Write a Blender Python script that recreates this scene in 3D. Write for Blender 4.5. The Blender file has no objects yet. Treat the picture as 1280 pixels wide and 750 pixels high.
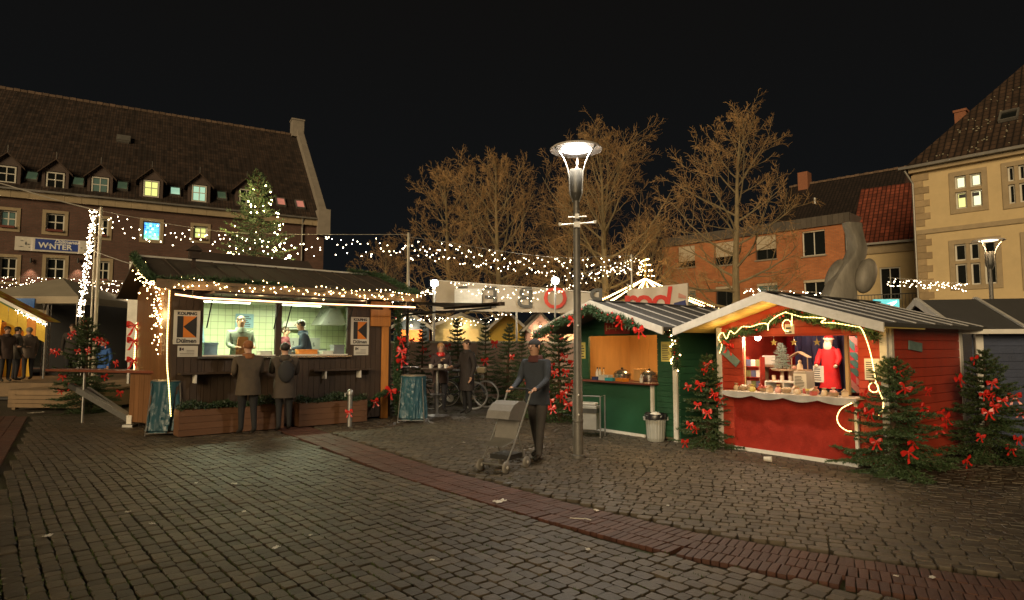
import bpy, bmesh, math, random
from mathutils import Vector, Matrix, noise as mnoise
R_ = math.radians
scene = bpy.context.scene
col = scene.collection

# ------------------------------------------------------------------ camera, sky, sun, exposure
F, H, PITCH = 780.0, 1.6, math.atan(58 / 780)          # focal length in photo pixels, eye height, upward pitch
cd = bpy.data.cameras.new('camera'); cam = bpy.data.objects.new('camera', cd); col.objects.link(cam)
cd.sensor_width = 36; cd.lens = 36 * F / 1280; cd.clip_end = 2000; cd.clip_start = .05
cam.location = (0, 0, H); cam.rotation_euler = (math.pi / 2 + PITCH, 0, 0)
scene.camera = cam
world = bpy.data.worlds.new('World'); scene.world = world; world.use_nodes = True
bg = world.node_tree.nodes['Background']
wn = world.node_tree; wtc = wn.nodes.new('ShaderNodeTexCoord'); wsp = wn.nodes.new('ShaderNodeSeparateXYZ'); wcr = wn.nodes.new('ShaderNodeValToRGB')
wn.links.new(wtc.outputs['Generated'], wsp.inputs[0]); wn.links.new(wsp.outputs[2], wcr.inputs['Fac']); wn.links.new(wcr.outputs['Color'], bg.inputs['Color'])
wcr.color_ramp.elements[0].position = .02; wcr.color_ramp.elements[0].color = (.0040, .0047, .0054, 1)      # faint bluish town glow low down
wcr.color_ramp.elements[1].position = .55; wcr.color_ramp.elements[1].color = (.0034, .0031, .0028, 1)
bg.inputs['Strength'].default_value = 1.0
sd = bpy.data.lights.new('sun', 'SUN'); sun = bpy.data.objects.new('sun', sd); col.objects.link(sun)
sd.energy = 1.7; sd.angle = R_(25); sd.color = (1, .74, .42)
sun.rotation_euler = Vector((.36, .93, -.28)).to_track_quat('-Z', 'Y').to_euler()
scene.view_settings.view_transform = 'Standard'; scene.view_settings.look = 'None'
scene.view_settings.exposure = .55; scene.view_settings.gamma = 1
scene.cycles.use_denoising = True
scene.cycles.sample_clamp_indirect = 3
scene.cycles.max_bounces = 5; scene.cycles.transparent_max_bounces = 12

# ------------------------------------------------------------------ pixel -> place
def ray(px, py):
    x = (px - 640) / F; y = (375 - py) / F
    return (x, math.cos(PITCH) - y * math.sin(PITCH), y * math.cos(PITCH) + math.sin(PITCH))
def gp(px, py, z=0):
    r = ray(px, py); t = (z - H) / r[2]; return Vector((r[0] * t, r[1] * t, z))
def at(px, py, Y):
    r = ray(px, py); t = Y / r[1]; return Vector((r[0] * t, Y, H + r[2] * t))
class Fr:                                               # upright frame: u along a front, v backwards, z up
    def __init__(s, P, d):
        n = math.hypot(*d); s.P = P; s.d = (d[0] / n, d[1] / n); s.b = (-d[1] / n, d[0] / n)
        s.rz = math.atan2(s.d[1], s.d[0])
    def L(s, px, py, v=0):
        r = ray(px, py); ox = s.P[0] + v * s.b[0]; oy = s.P[1] + v * s.b[1]
        t = (ox * s.b[0] + oy * s.b[1]) / (r[0] * s.b[0] + r[1] * s.b[1])
        return ((r[0] * t - ox) * s.d[0] + (r[1] * t - oy) * s.d[1], H + r[2] * t)
    def W(s, u, v, z): return Vector((s.P[0] + u * s.d[0] + v * s.b[0], s.P[1] + u * s.d[1] + v * s.b[1], z))

# ------------------------------------------------------------------ materials
MATS = {}
def mat(name, c, rough=.65, metal=0, var=.18, scale=6, bump=0, bscale=60, emit=0, ecol=None, stretch=None, rnd=0, sheen=0, spec=None, sampling=None, coat=0):
    if name in MATS: return MATS[name]
    m = bpy.data.materials.new(name); m.use_nodes = True; MATS[name] = m
    nt = m.node_tree; N = nt.nodes; Lk = nt.links; b = N['Principled BSDF']
    b.inputs['Roughness'].default_value = rough; b.inputs['Metallic'].default_value = metal
    if spec is not None: b.inputs['Specular IOR Level'].default_value = spec
    if coat: b.inputs['Coat Weight'].default_value = coat; b.inputs['Coat Roughness'].default_value = .15
    geo = N.new('ShaderNodeNewGeometry'); vec = geo.outputs['Position']
    if stretch:
        mp = N.new('ShaderNodeMapping'); mp.inputs['Scale'].default_value = stretch
        Lk.new(vec, mp.inputs['Vector']); vec = mp.outputs['Vector']
    nz = N.new('ShaderNodeTexNoise'); nz.inputs['Scale'].default_value = scale; nz.inputs['Detail'].default_value = 6
    nz.inputs['Roughness'].default_value = .65
    Lk.new(vec, nz.inputs['Vector'])
    mr = N.new('ShaderNodeMapRange'); mr.inputs['From Min'].default_value = .25; mr.inputs['From Max'].default_value = .75
    mr.inputs['To Min'].default_value = 1 - var; mr.inputs['To Max'].default_value = 1 + var
    Lk.new(nz.outputs['Fac'], mr.inputs['Value']); fac = mr.outputs['Result']
    if rnd:
        oi = N.new('ShaderNodeObjectInfo'); m2 = N.new('ShaderNodeMapRange')
        m2.inputs['To Min'].default_value = 1 - rnd; m2.inputs['To Max'].default_value = 1 + rnd
        Lk.new(oi.outputs['Random'], m2.inputs['Value'])
        mu = N.new('ShaderNodeMath'); mu.operation = 'MULTIPLY'; Lk.new(fac, mu.inputs[0]); Lk.new(m2.outputs['Result'], mu.inputs[1]); fac = mu.outputs[0]
    vm = N.new('ShaderNodeVectorMath'); vm.operation = 'SCALE'; vm.inputs[0].default_value = c[:3]
    Lk.new(fac, vm.inputs['Scale']); Lk.new(vm.outputs['Vector'], b.inputs['Base Color'])
    if bump:
        n2 = N.new('ShaderNodeTexNoise'); n2.inputs['Scale'].default_value = bscale; n2.inputs['Detail'].default_value = 4
        Lk.new(vec, n2.inputs['Vector'])
        bp = N.new('ShaderNodeBump'); bp.inputs['Strength'].default_value = bump; bp.inputs['Distance'].default_value = .02
        Lk.new(n2.outputs['Fac'], bp.inputs['Height']); Lk.new(bp.outputs['Normal'], b.inputs['Normal'])
    # a little roughness variation
    mr3 = N.new('ShaderNodeMapRange'); mr3.inputs['To Min'].default_value = max(.03, rough - .12); mr3.inputs['To Max'].default_value = min(1, rough + .12)
    Lk.new(nz.outputs['Fac'], mr3.inputs['Value']); Lk.new(mr3.outputs['Result'], b.inputs['Roughness'])
    if emit:
        b.inputs['Emission Color'].default_value = (*(ecol or c)[:3], 1); b.inputs['Emission Strength'].default_value = emit
    if sampling: m.cycles.emission_sampling = sampling
    return m
def mat_brick(name, c1, c2, mortar, bw=.25, bh=.075, rough=.85, bump=.5, uv=False, ms=.012, offset=.5, var=.25):
    if name in MATS: return MATS[name]
    m = bpy.data.materials.new(name); m.use_nodes = True; MATS[name] = m
    nt = m.node_tree; N = nt.nodes; Lk = nt.links; b = N['Principled BSDF']; b.inputs['Roughness'].default_value = rough
    uvn = N.new('ShaderNodeUVMap')
    br = N.new('ShaderNodeTexBrick'); br.inputs['Scale'].default_value = 1
    br.inputs['Brick Width'].default_value = bw; br.inputs['Row Height'].default_value = bh
    br.inputs['Mortar Size'].default_value = ms; br.inputs['Mortar Smooth'].default_value = .3; br.offset = offset
    br.inputs['Color1'].default_value = (*c1, 1); br.inputs['Color2'].default_value = (*c2, 1); br.inputs['Mortar'].default_value = (*mortar, 1)
    Lk.new(uvn.outputs['UV'], br.inputs['Vector'])
    nz = N.new('ShaderNodeTexNoise'); nz.inputs['Scale'].default_value = .9; nz.inputs['Detail'].default_value = 8; nz.inputs['Roughness'].default_value = .7
    Lk.new(uvn.outputs['UV'], nz.inputs['Vector'])
    mr = N.new('ShaderNodeMapRange'); mr.inputs['From Min'].default_value = .3; mr.inputs['From Max'].default_value = .7
    mr.inputs['To Min'].default_value = 1 - var; mr.inputs['To Max'].default_value = 1 + var; Lk.new(nz.outputs['Fac'], mr.inputs['Value'])
    vm = N.new('ShaderNodeVectorMath'); vm.operation = 'SCALE'; Lk.new(br.outputs['Color'], vm.inputs[0]); Lk.new(mr.outputs['Result'], vm.inputs['Scale'])
    Lk.new(vm.outputs['Vector'], b.inputs['Base Color'])
    bp = N.new('ShaderNodeBump'); bp.inputs['Strength'].default_value = bump; bp.inputs['Distance'].default_value = .03; bp.invert = True
    Lk.new(br.outputs['Fac'], bp.inputs['Height']); Lk.new(bp.outputs['Normal'], b.inputs['Normal'])
    return m
def mat_pantile(name, c, w=.22, h=.33, rough=.75, bump=1.0, var=.35):
    # interlocking clay tiles too small to pick apart: rolls along the row, a step at each course
    if name in MATS: return MATS[name]
    m = bpy.data.materials.new(name); m.use_nodes = True; MATS[name] = m
    nt = m.node_tree; N = nt.nodes; Lk = nt.links; b = N['Principled BSDF']; b.inputs['Roughness'].default_value = rough
    uvn = N.new('ShaderNodeUVMap'); sp = N.new('ShaderNodeSeparateXYZ'); Lk.new(uvn.outputs['UV'], sp.inputs[0])
    def math_(op, a, bb):
        n = N.new('ShaderNodeMath'); n.operation = op
        for i, q in enumerate((a, bb)):
            if q is None: continue
            if isinstance(q, (int, float)): n.inputs[i].default_value = q
            else: Lk.new(q, n.inputs[i])
        return n.outputs[0]
    s = math_('SINE', math_('MULTIPLY', sp.outputs[0], 2 * math.pi / w), None)
    fr = math_('FRACT', math_('DIVIDE', sp.outputs[1], h), None)
    hgt = math_('ADD', math_('MULTIPLY', s, .22), math_('MULTIPLY', fr, -1.1))
    bp = N.new('ShaderNodeBump'); bp.inputs['Strength'].default_value = bump; bp.inputs['Distance'].default_value = .05
    Lk.new(hgt, bp.inputs['Height']); Lk.new(bp.outputs['Normal'], b.inputs['Normal'])
    br = N.new('ShaderNodeTexBrick'); br.offset = 0; br.inputs['Scale'].default_value = 1; br.inputs['Brick Width'].default_value = w; br.inputs['Row Height'].default_value = h
    br.inputs['Mortar Size'].default_value = .03; br.inputs['Mortar Smooth'].default_value = .2
    k = lambda q: (c[0] * q, c[1] * q, c[2] * q, 1)
    br.inputs['Color1'].default_value = k(1 - var); br.inputs['Color2'].default_value = k(1 + var); br.inputs['Mortar'].default_value = k(.25)
    Lk.new(uvn.outputs['UV'], br.inputs['Vector'])
    nz = N.new('ShaderNodeTexNoise'); nz.inputs['Scale'].default_value = .6; nz.inputs['Detail'].default_value = 9; nz.inputs['Roughness'].default_value = .75
    Lk.new(uvn.outputs['UV'], nz.inputs['Vector'])
    mr = N.new('ShaderNodeMapRange'); mr.inputs['From Min'].default_value = .3; mr.inputs['From Max'].default_value = .7; mr.inputs['To Min'].default_value = .6; mr.inputs['To Max'].default_value = 1.4
    Lk.new(nz.outputs['Fac'], mr.inputs['Value'])
    vm = N.new('ShaderNodeVectorMath'); vm.operation = 'SCALE'; Lk.new(br.outputs['Color'], vm.inputs[0]); Lk.new(mr.outputs['Result'], vm.inputs['Scale'])
    Lk.new(vm.outputs['Vector'], b.inputs['Base Color'])
    return m
def mat_glass(name, c, rough=.06, emit=0, ecol=None):
    m = mat(name, c, rough, 0, .1, 1.5, emit=emit, ecol=ecol, spec=.8); return m

# ------------------------------------------------------------------ mesh builder
class MB:
    def __init__(s): s.v = []; s.f = []; s.uv = {}; s.mi = []; s.cur = 0
    def face(s, idx, uv=None):
        if uv: s.uv[len(s.f)] = uv
        s.f.append(tuple(idx)); s.mi.append(s.cur)
    def poly(s, pts, uv=None):
        n = len(s.v); s.v += [tuple(p) for p in pts]; s.face(range(n, n + len(pts)), uv); return s
    def box(s, x0, x1, y0, y1, z0, z1, M=None):
        n = len(s.v)
        p = [(x, y, z) for z in (z0, z1) for y in (y0, y1) for x in (x0, x1)]
        if M: p = [tuple(M @ Vector(q)) for q in p]
        s.v += p
        for f in ((0, 2, 3, 1), (4, 5, 7, 6), (0, 1, 5, 4), (2, 6, 7, 3), (0, 4, 6, 2), (1, 3, 7, 5)): s.face([n + i for i in f])
        return s
    def bar(s, a, b, w, h=None, up=(0, 0, 1)):          # square bar between two points
        a = Vector(a); b = Vector(b); h = h or w; d = b - a; L = d.length; d.normalize(); up = Vector(up)
        if abs(d.dot(up)) > .99: up = Vector((1, 0, 0))
        sx = d.cross(up).normalized(); sy = sx.cross(d)
        M = Matrix(((sx.x, d.x, sy.x, a.x), (sx.y, d.y, sy.y, a.y), (sx.z, d.z, sy.z, a.z), (0, 0, 0, 1)))
        return s.box(-w / 2, w / 2, 0, L, -h / 2, h / 2, M)
    def tube(s, pts, r, n=6, cap=True, closed=False):
        pts = [Vector(p) for p in pts]; K = len(pts); rs = r if isinstance(r, (list, tuple)) else [r] * K
        base = len(s.v); prev = None
        for i, p in enumerate(pts):
            if closed: t = pts[(i + 1) % K] - pts[i - 1]
            else: t = pts[min(i + 1, K - 1)] - pts[max(i - 1, 0)]
            if t.length < 1e-9: t = Vector((0, 0, 1))
            t.normalize()
            if prev is None:
                u = t.cross(Vector((0, 0, 1)) if abs(t.z) < .95 else Vector((1, 0, 0))).normalized()
            else:
                u = prev - t * prev.dot(t); u = u.normalized() if u.length > 1e-6 else t.orthogonal().normalized()
            prev = u; w = t.cross(u)
            for k in range(n):
                a = 2 * math.pi * k / n; s.v.append(tuple(p + (u * math.cos(a) + w * math.sin(a)) * rs[i]))
        for i in range(K if closed else K - 1):
            for k in range(n):
                a = base + i * n; b_ = base + ((i + 1) % K) * n
                s.face((a + k, a + (k + 1) % n, b_ + (k + 1) % n, b_ + k))
        if cap and not closed and n > 2:
            s.face(list(range(base, base + n))[::-1]); s.face(range(base + (K - 1) * n, base + K * n))
        return s
    def lathe(s, prof, n=16, c=(0, 0, 0), a0=0, a1=2 * math.pi, cap=False):
        base = len(s.v); full = abs(a1 - a0 - 2 * math.pi) < 1e-6; m = n if full else n + 1
        for r, z in prof:
            for k in range(m):
                a = a0 + (a1 - a0) * k / n; s.v.append((c[0] + r * math.cos(a), c[1] + r * math.sin(a), c[2] + z))
        for i in range(len(prof) - 1):
            for k in range(n):
                s.face((base + i * m + k, base + i * m + (k + 1) % m, base + (i + 1) * m + (k + 1) % m, base + (i + 1) * m + k))
        if cap:
            s.face(list(range(base, base + m))[::-1]); s.face(range(base + (len(prof) - 1) * m, base + len(prof) * m))
        return s
    def prism(s, poly, y0, y1):                         # outline in (x,z) pushed along y
        n = len(poly); b = len(s.v)
        s.v += [(x, y0, z) for x, z in poly] + [(x, y1, z) for x, z in poly]
        s.face(range(b, b + n)); s.face(list(range(b + n, b + 2 * n))[::-1])
        for i in range(n): s.face((b + i, b + n + i, b + n + (i + 1) % n, b + (i + 1) % n))
        return s
    def ell(s, c, r, nu=8, nv=6):
        base = len(s.v); r = r if isinstance(r, (tuple, list)) else (r, r, r)
        for i in range(nv + 1):
            t = math.pi * i / nv
            for k in range(nu):
                a = 2 * math.pi * k / nu; s.v.append((c[0] + r[0] * math.sin(t) * math.cos(a), c[1] + r[1] * math.sin(t) * math.sin(a), c[2] - r[2] * math.cos(t)))
        for i in range(nv):
            for k in range(nu): s.face((base + i * nu + k, base + i * nu + (k + 1) % nu, base + (i + 1) * nu + (k + 1) % nu, base + (i + 1) * nu + k))
        return s
    def mesh(s, name, m):
        me = bpy.data.meshes.new(name); me.from_pydata(s.v, [], s.f)
        for q in (m if isinstance(m, (list, tuple)) else [m]): me.materials.append(q)
        if any(s.mi): me.polygons.foreach_set('material_index', s.mi)
        if s.uv:
            ul = me.uv_layers.new(name='UVMap')
            for p in me.polygons:
                q = s.uv.get(p.index)
                if q:
                    for j, li in enumerate(p.loop_indices): ul.data[li].uv = q[j]
        return me
    def build(s, name, m, parent=None, loc=(0, 0, 0), rot=(0, 0, 0), smooth=False, bev=0, fix=True):
        me = s.mesh(name, m)
        if fix:
            bm = bmesh.new(); bm.from_mesh(me)
            bmesh.ops.remove_doubles(bm, verts=bm.verts, dist=1e-5)
            bmesh.ops.recalc_face_normals(bm, faces=bm.faces); bm.to_mesh(me); bm.free()
        if smooth: me.polygons.foreach_set('use_smooth', [True] * len(me.polygons)); me.set_sharp_from_angle(angle=R_(42))
        o = link(name, me, parent, loc, rot)
        if bev:
            md = o.modifiers.new('bevel', 'BEVEL'); md.width = bev; md.segments = 2; md.limit_method = 'ANGLE'; md.angle_limit = R_(40)
        return o
def link(name, data, parent=None, loc=(0, 0, 0), rot=(0, 0, 0), scale=None):
    o = bpy.data.objects.new(name, data); col.objects.link(o); o.location = loc; o.rotation_euler = rot
    if scale: o.scale = scale
    if parent: o.parent = parent
    return o
def tag(o, label, cat, group=None, kind=None):
    if label: o['label'] = label
    if cat: o['category'] = cat
    if group: o['group'] = group
    if kind: o['kind'] = kind
    return o
def thing(name, label, cat, loc=(0, 0, 0), rz=0, group=None):
    o = link(name, None, None, loc, (0, 0, rz)); o.empty_display_size = .2
    return tag(o, label, cat, group)
def fthing(fr, name, label, cat, group=None): return thing(name, label, cat, (fr.P[0], fr.P[1], 0), fr.rz, group)
def copy_tree(o, parent=None):
    c = o.copy(); col.objects.link(c); c.parent = parent
    for ch in [x for x in o.children]: copy_tree(ch, c)
    return c
UNIT = {}
def ubox(name, m, parent, x0, x1, y0, y1, z0, z1, rot=(0, 0, 0)):      # a plain piece: shared box, scaled
    if m.name not in UNIT:
        me = MB().box(-.5, .5, -.5, .5, -.5, .5).mesh('piece', m)
        bm = bmesh.new(); bm.from_mesh(me); bmesh.ops.recalc_face_normals(bm, faces=bm.faces); bm.to_mesh(me); bm.free(); UNIT[m.name] = me
    return link(name, UNIT[m.name], parent, ((x0 + x1) / 2, (y0 + y1) / 2, (z0 + z1) / 2), rot, (x1 - x0, y1 - y0, z1 - z0))
def rects_minus(u0, u1, z0, z1, holes):
    us = sorted({u0, u1, *[q for h in holes for q in h[:2] if u0 < q < u1]}); zs = sorted({z0, z1, *[q for h in holes for q in h[2:4] if z0 < q < z1]})
    out = []
    for i in range(len(us) - 1):
        for j in range(len(zs) - 1):
            cu = (us[i] + us[i + 1]) / 2; cz = (zs[j] + zs[j + 1]) / 2
            if not any(h[0] < cu < h[1] and h[2] < cz < h[3] for h in holes): out.append((us[i], us[i + 1], zs[j], zs[j + 1]))
    return out
def wall_panel(mb, u0, u1, z0, z1, holes, y=0, depth=.22):             # front face with real openings and reveals, facing -y
    for a, b, c, d in rects_minus(u0, u1, z0, z1, holes):
        mb.poly([(a, y, c), (b, y, c), (b, y, d), (a, y, d)], [(a, c), (b, c), (b, d), (a, d)])
    for a, b, c, d in holes:
        for q in ([(a, y, c), (a, y, d), (a, y + depth, d), (a, y + depth, c)], [(b, y, d), (b, y, c), (b, y + depth, c), (b, y + depth, d)],
                  [(a, y, d), (b, y, d), (b, y + depth, d), (a, y + depth, d)], [(b, y, c), (a, y, c), (a, y + depth, c), (b, y + depth, c)]):
            mb.poly(q, [(0, 0), (1, 0), (1, .2), (0, .2)])
    return mb
def window(parent, u0, u1, z0, z1, nx, ny, fm, pm, y=.1, fw=.07, surround=None, sw=.16, sill=None, bar=.05, proud=.04, panes=None, name='window'):
    mb = MB()
    for a, b, c, d in ((u0, u1, z0, z0 + fw), (u0, u1, z1 - fw, z1), (u0, u0 + fw, z0 + fw, z1 - fw), (u1 - fw, u1, z0 + fw, z1 - fw)): mb.box(a, b, y, y + .07, c, d)
    iu = (u1 - u0 - 2 * fw); iz = (z1 - z0 - 2 * fw)
    cu = [u0 + fw + iu * i / nx for i in range(nx + 1)]; cz = [z0 + fw + iz * (j / ny if ny != 2 else (0, .55, 1)[j]) for j in range(ny + 1)]
    for i in range(1, nx): mb.box(cu[i] - bar / 2, cu[i] + bar / 2, y + .003, y + .067, z0 + fw, z1 - fw)
    for j in range(1, ny): mb.box(u0 + fw, u1 - fw, y + .006, y + .062, cz[j] - bar / 2, cz[j] + bar / 2)
    w = mb.build(name, fm, parent)
    for i in range(nx):
        for j in range(ny):
            k = i * ny + j; q = panes[k % len(panes)] if panes else pm
            ubox('pane', q, w, cu[i] + bar / 2, cu[i + 1] - bar / 2, y + .035, y + .045, cz[j] + bar / 2, cz[j + 1] - bar / 2)
    if surround:
        s = MB()
        for a, b, c, d in ((u0 - sw, u0, z0 - sw, z1 + sw), (u1, u1 + sw, z0 - sw, z1 + sw), (u0, u1, z1, z1 + sw), (u0, u1, z0 - sw, z0)): s.box(a, b, -proud, .12, c, d)
        s.build('surround', surround, w)
    if sill: MB().box(u0 - .1, u1 + .1, -.12, .1, z0 - .07 - (sw if surround else 0), z0 - (sw if surround else 0) - .003).build('sill', sill, w)
    return w
def text_mesh(txt, size, m, parent, loc, rot, extrude=.004, bold=0, shear=0, align='CENTER', mirror=False, name='lettering', spacing=1):
    cu = bpy.data.curves.new('text', 'FONT'); cu.body = txt; cu.size = size; cu.extrude = extrude; cu.offset = bold; cu.shear = shear
    cu.align_x = align; cu.space_character = spacing; cu.resolution_u = 3
    t = bpy.data.objects.new('text', cu); col.objects.link(t)
    dg = bpy.context.evaluated_depsgraph_get(); me = bpy.data.meshes.new_from_object(t.evaluated_get(dg))
    bpy.data.objects.remove(t); me.materials.clear(); me.materials.append(m)
    if mirror: me.transform(Matrix.Scale(-1, 4, (1, 0, 0))); me.flip_normals()
    return link(name, me, parent, loc, rot)
def point_light(name, parent, loc, power, color, r=.05, typ='POINT', rot=None, spot=None, size=None):
    l = bpy.data.lights.new(name, typ); l.energy = power; l.color = color
    if typ in ('POINT', 'SPOT'): l.shadow_soft_size = r
    if typ == 'SPOT': l.spot_size = spot; l.spot_blend = .6
    if typ == 'AREA': l.shape = 'DISK' if not isinstance(size, tuple) else 'RECTANGLE'; l.size = size if not isinstance(size, tuple) else size[0]
    if typ == 'AREA' and isinstance(size, tuple): l.size_y = size[1]
    o = link(name, l, parent, loc, rot or (0, 0, 0)); return o
rng = random.Random(7)
def RR(a, b): return rng.uniform(a, b)

# ------------------------------------------------------------------ palette
white_paint = mat('white paint', (.62, .60, .55), .5, 0, .15, 5, .15, 40)
grey_board = mat('weathered white board', (.50, .48, .43), .6, 0, .18, 7, .2, 50)
stone_trim = mat('sandstone trim', (.36, .28, .17), .85, 0, .2, 3, .3, 30)
stone_quoin = mat('sandstone quoin', (.34, .25, .14), .85, 0, .2, 4, .4, 30, rnd=.15)
frame_white = mat('window frame white', (.62, .60, .52), .45, 0, .08, 3)
pane_dark = mat_glass('dark window glass', (.012, .014, .013))
pane_green = mat_glass('curtained window glass', (.05, .07, .05), .15, .05, (.55, .8, .5))
steel = mat('galvanised steel', (.30, .30, .29), .42, .75, .2, 12, .1, 60)
steel_dark = mat('dark painted steel', (.07, .07, .065), .45, .4, .2, 12, .1, 60)
black = mat('black rubber', (.015, .015, .015), .6, 0, .2, 20)
zinc = mat('zinc sheet', (.22, .21, .19), .5, .5, .2, 3)

# ------------------------------------------------------------------ ground
def ground_material():
    m = bpy.data.materials.new('joint earth and moss'); m.use_nodes = True; nt = m.node_tree; N = nt.nodes; Lk = nt.links; b = N['Principled BSDF']
    geo = N.new('ShaderNodeNewGeometry')
    nz = N.new('ShaderNodeTexNoise'); nz.inputs['Scale'].default_value = 1.1; nz.inputs['Detail'].default_value = 8; Lk.new(geo.outputs['Position'], nz.inputs['Vector'])
    cr = N.new('ShaderNodeValToRGB'); e = cr.color_ramp.elements
    e[0].position = .42; e[0].color = (.030, .023, .014, 1); e[1].position = .62; e[1].color = (.048, .058, .016, 1)
    Lk.new(nz.outputs['Fac'], cr.inputs['Fac'])
    # paving too far off to pick apart: small setts as colour and relief
    br = N.new('ShaderNodeTexVoronoi'); br.feature = 'DISTANCE_TO_EDGE'; br.inputs['Scale'].default_value = 6.2; Lk.new(geo.outputs['Position'], br.inputs['Vector'])
    mr = N.new('ShaderNodeMapRange'); mr.inputs['From Min'].default_value = .02; mr.inputs['From Max'].default_value = .1; Lk.new(br.outputs['Distance'], mr.inputs['Value'])
    sp = N.new('ShaderNodeSeparateXYZ'); Lk.new(geo.outputs['Position'], sp.inputs[0])
    far = N.new('ShaderNodeMapRange'); far.inputs['From Min'].default_value = 14.4; far.inputs['From Max'].default_value = 14.6; Lk.new(sp.outputs[1], far.inputs['Value'])
    mu = N.new('ShaderNodeMath'); mu.operation = 'MULTIPLY'; Lk.new(mr.outputs['Result'], mu.inputs[0]); Lk.new(far.outputs['Result'], mu.inputs[1])
    mx = N.new('ShaderNodeMixRGB'); Lk.new(mu.outputs[0], mx.inputs['Fac']); Lk.new(cr.outputs['Color'], mx.inputs['Color1']); mx.inputs['Color2'].default_value = (.06, .047, .031, 1)
    Lk.new(mx.outputs['Color'], b.inputs['Base Color']); b.inputs['Roughness'].default_value = .85
    bp = N.new('ShaderNodeBump'); bp.inputs['Strength'].default_value = .6; bp.inputs['Distance'].default_value = .03
    ad = N.new('ShaderNodeMath'); ad.operation = 'ADD'; n3 = N.new('ShaderNodeTexNoise'); n3.inputs['Scale'].default_value = 70; Lk.new(geo.outputs['Position'], n3.inputs['Vector'])
    Lk.new(n3.outputs['Fac'], ad.inputs[0]); Lk.new(mu.outputs[0], ad.inputs[1]); Lk.new(ad.outputs[0], bp.inputs['Height']); Lk.new(bp.outputs['Normal'], b.inputs['Normal'])
    return m
def stone_material(name, c, c2, rough=.62):
    m = bpy.data.materials.new(name); m.use_nodes = True; nt = m.node_tree; N = nt.nodes; Lk = nt.links; b = N['Principled BSDF']
    at_ = N.new('ShaderNodeAttribute'); at_.attribute_name = 'tone'
    geo = N.new('ShaderNodeNewGeometry')
    nz = N.new('ShaderNodeTexNoise'); nz.inputs['Scale'].default_value = 38; nz.inputs['Detail'].default_value = 6; nz.inputs['Roughness'].default_value = .7; Lk.new(geo.outputs['Position'], nz.inputs['Vector'])
    n2 = N.new('ShaderNodeTexNoise'); n2.inputs['Scale'].default_value = .55; n2.inputs['Detail'].default_value = 5; Lk.new(geo.outputs['Position'], n2.inputs['Vector'])
    mx = N.new('ShaderNodeMixRGB'); mx.inputs['Color1'].default_value = (*c, 1); mx.inputs['Color2'].default_value = (*c2, 1); Lk.new(at_.outputs['Fac'], mx.inputs['Fac'])
    mr = N.new('ShaderNodeMapRange'); mr.inputs['From Min'].default_value = .25; mr.inputs['From Max'].default_value = .75; mr.inputs['To Min'].default_value = .72; mr.inputs['To Max'].default_value = 1.28; Lk.new(nz.outputs['Fac'], mr.inputs['Value'])
    m4 = N.new('ShaderNodeMapRange'); m4.inputs['From Min'].default_value = .3; m4.inputs['From Max'].default_value = .7; m4.inputs['To Min'].default_value = .75; m4.inputs['To Max'].default_value = 1.2; Lk.new(n2.outputs['Fac'], m4.inputs['Value'])
    mu = N.new('ShaderNodeMath'); mu.operation = 'MULTIPLY'; Lk.new(mr.outputs['Result'], mu.inputs[0]); Lk.new(m4.outputs['Result'], mu.inputs[1])
    vm = N.new('ShaderNodeVectorMath'); vm.operation = 'SCALE'; Lk.new(mx.outputs['Color'], vm.inputs[0]); Lk.new(mu.outputs[0], vm.inputs['Scale']); Lk.new(vm.outputs['Vector'], b.inputs['Base Color'])
    r3 = N.new('ShaderNodeMapRange'); r3.inputs['To Min'].default_value = rough - .25; r3.inputs['To Max'].default_value = rough + .2; Lk.new(n2.outputs['Fac'], r3.inputs['Value']); Lk.new(r3.outputs['Result'], b.inputs['Roughness'])
    bp = N.new('ShaderNodeBump'); bp.inputs['Strength'].default_value = .55; bp.inputs['Distance'].default_value = .008; Lk.new(nz.outputs['Fac'], bp.inputs['Height']); Lk.new(bp.outputs['Normal'], b.inputs['Normal'])
    return m
mb = MB(); mb.poly([(-300, -60, -.035), (300, -60, -.035), (300, 500, -.035), (-300, 500, -.035)])
ground = mb.build('ground', ground_material()); ground['kind'] = 'structure'
sett_mat = stone_material('basalt sett', (.038, .030, .019), (.085, .066, .042))
brick_mat = stone_material('red clinker paver', (.058, .022, .014), (.088, .034, .021), .7)

BAND = [Vector(p) for p in ((-6.2, 14.9), (-4.5, 12.7), (-2.98, 10.6), (-1.3, 8.25), (.46, 6.2), (1.44, 5.22), (2.38, 4.60), (3.34, 4.10), (4.6, 3.55), (6.2, 3.0))]
def band_eval(p):                                       # (signed distance, arclength) to the brick band's centre line
    best = (1e9, 0, 0); s = 0
    for a, b in zip(BAND, BAND[1:]):
        d = b - a; L = d.length; t = max(0, min(1, (p - a).dot(d) / (L * L))); q = a + d * t; e = p - q
        if e.length < abs(best[0]): best = (e.length, 1 if d.x * e.y - d.y * e.x > 0 else -1, s + t * L)
        s += L
    return best[0] * best[1], best[2]
BW = .335
LEFT_A, LEFT_B = gp(30, 537), gp(2, 592)                # edge of the brick path at the far left
def left_side(p):
    d = (LEFT_B - LEFT_A); e = Vector((p.x, p.y, 0)) - LEFT_A; return (d.x * e.y - d.y * e.x) / d.length   # > 0: right of the edge
def in_view(p, pad=1.6): return 2.6 < p.y < 14.5 and abs(p.x) < p.y * .84 + pad
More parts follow.
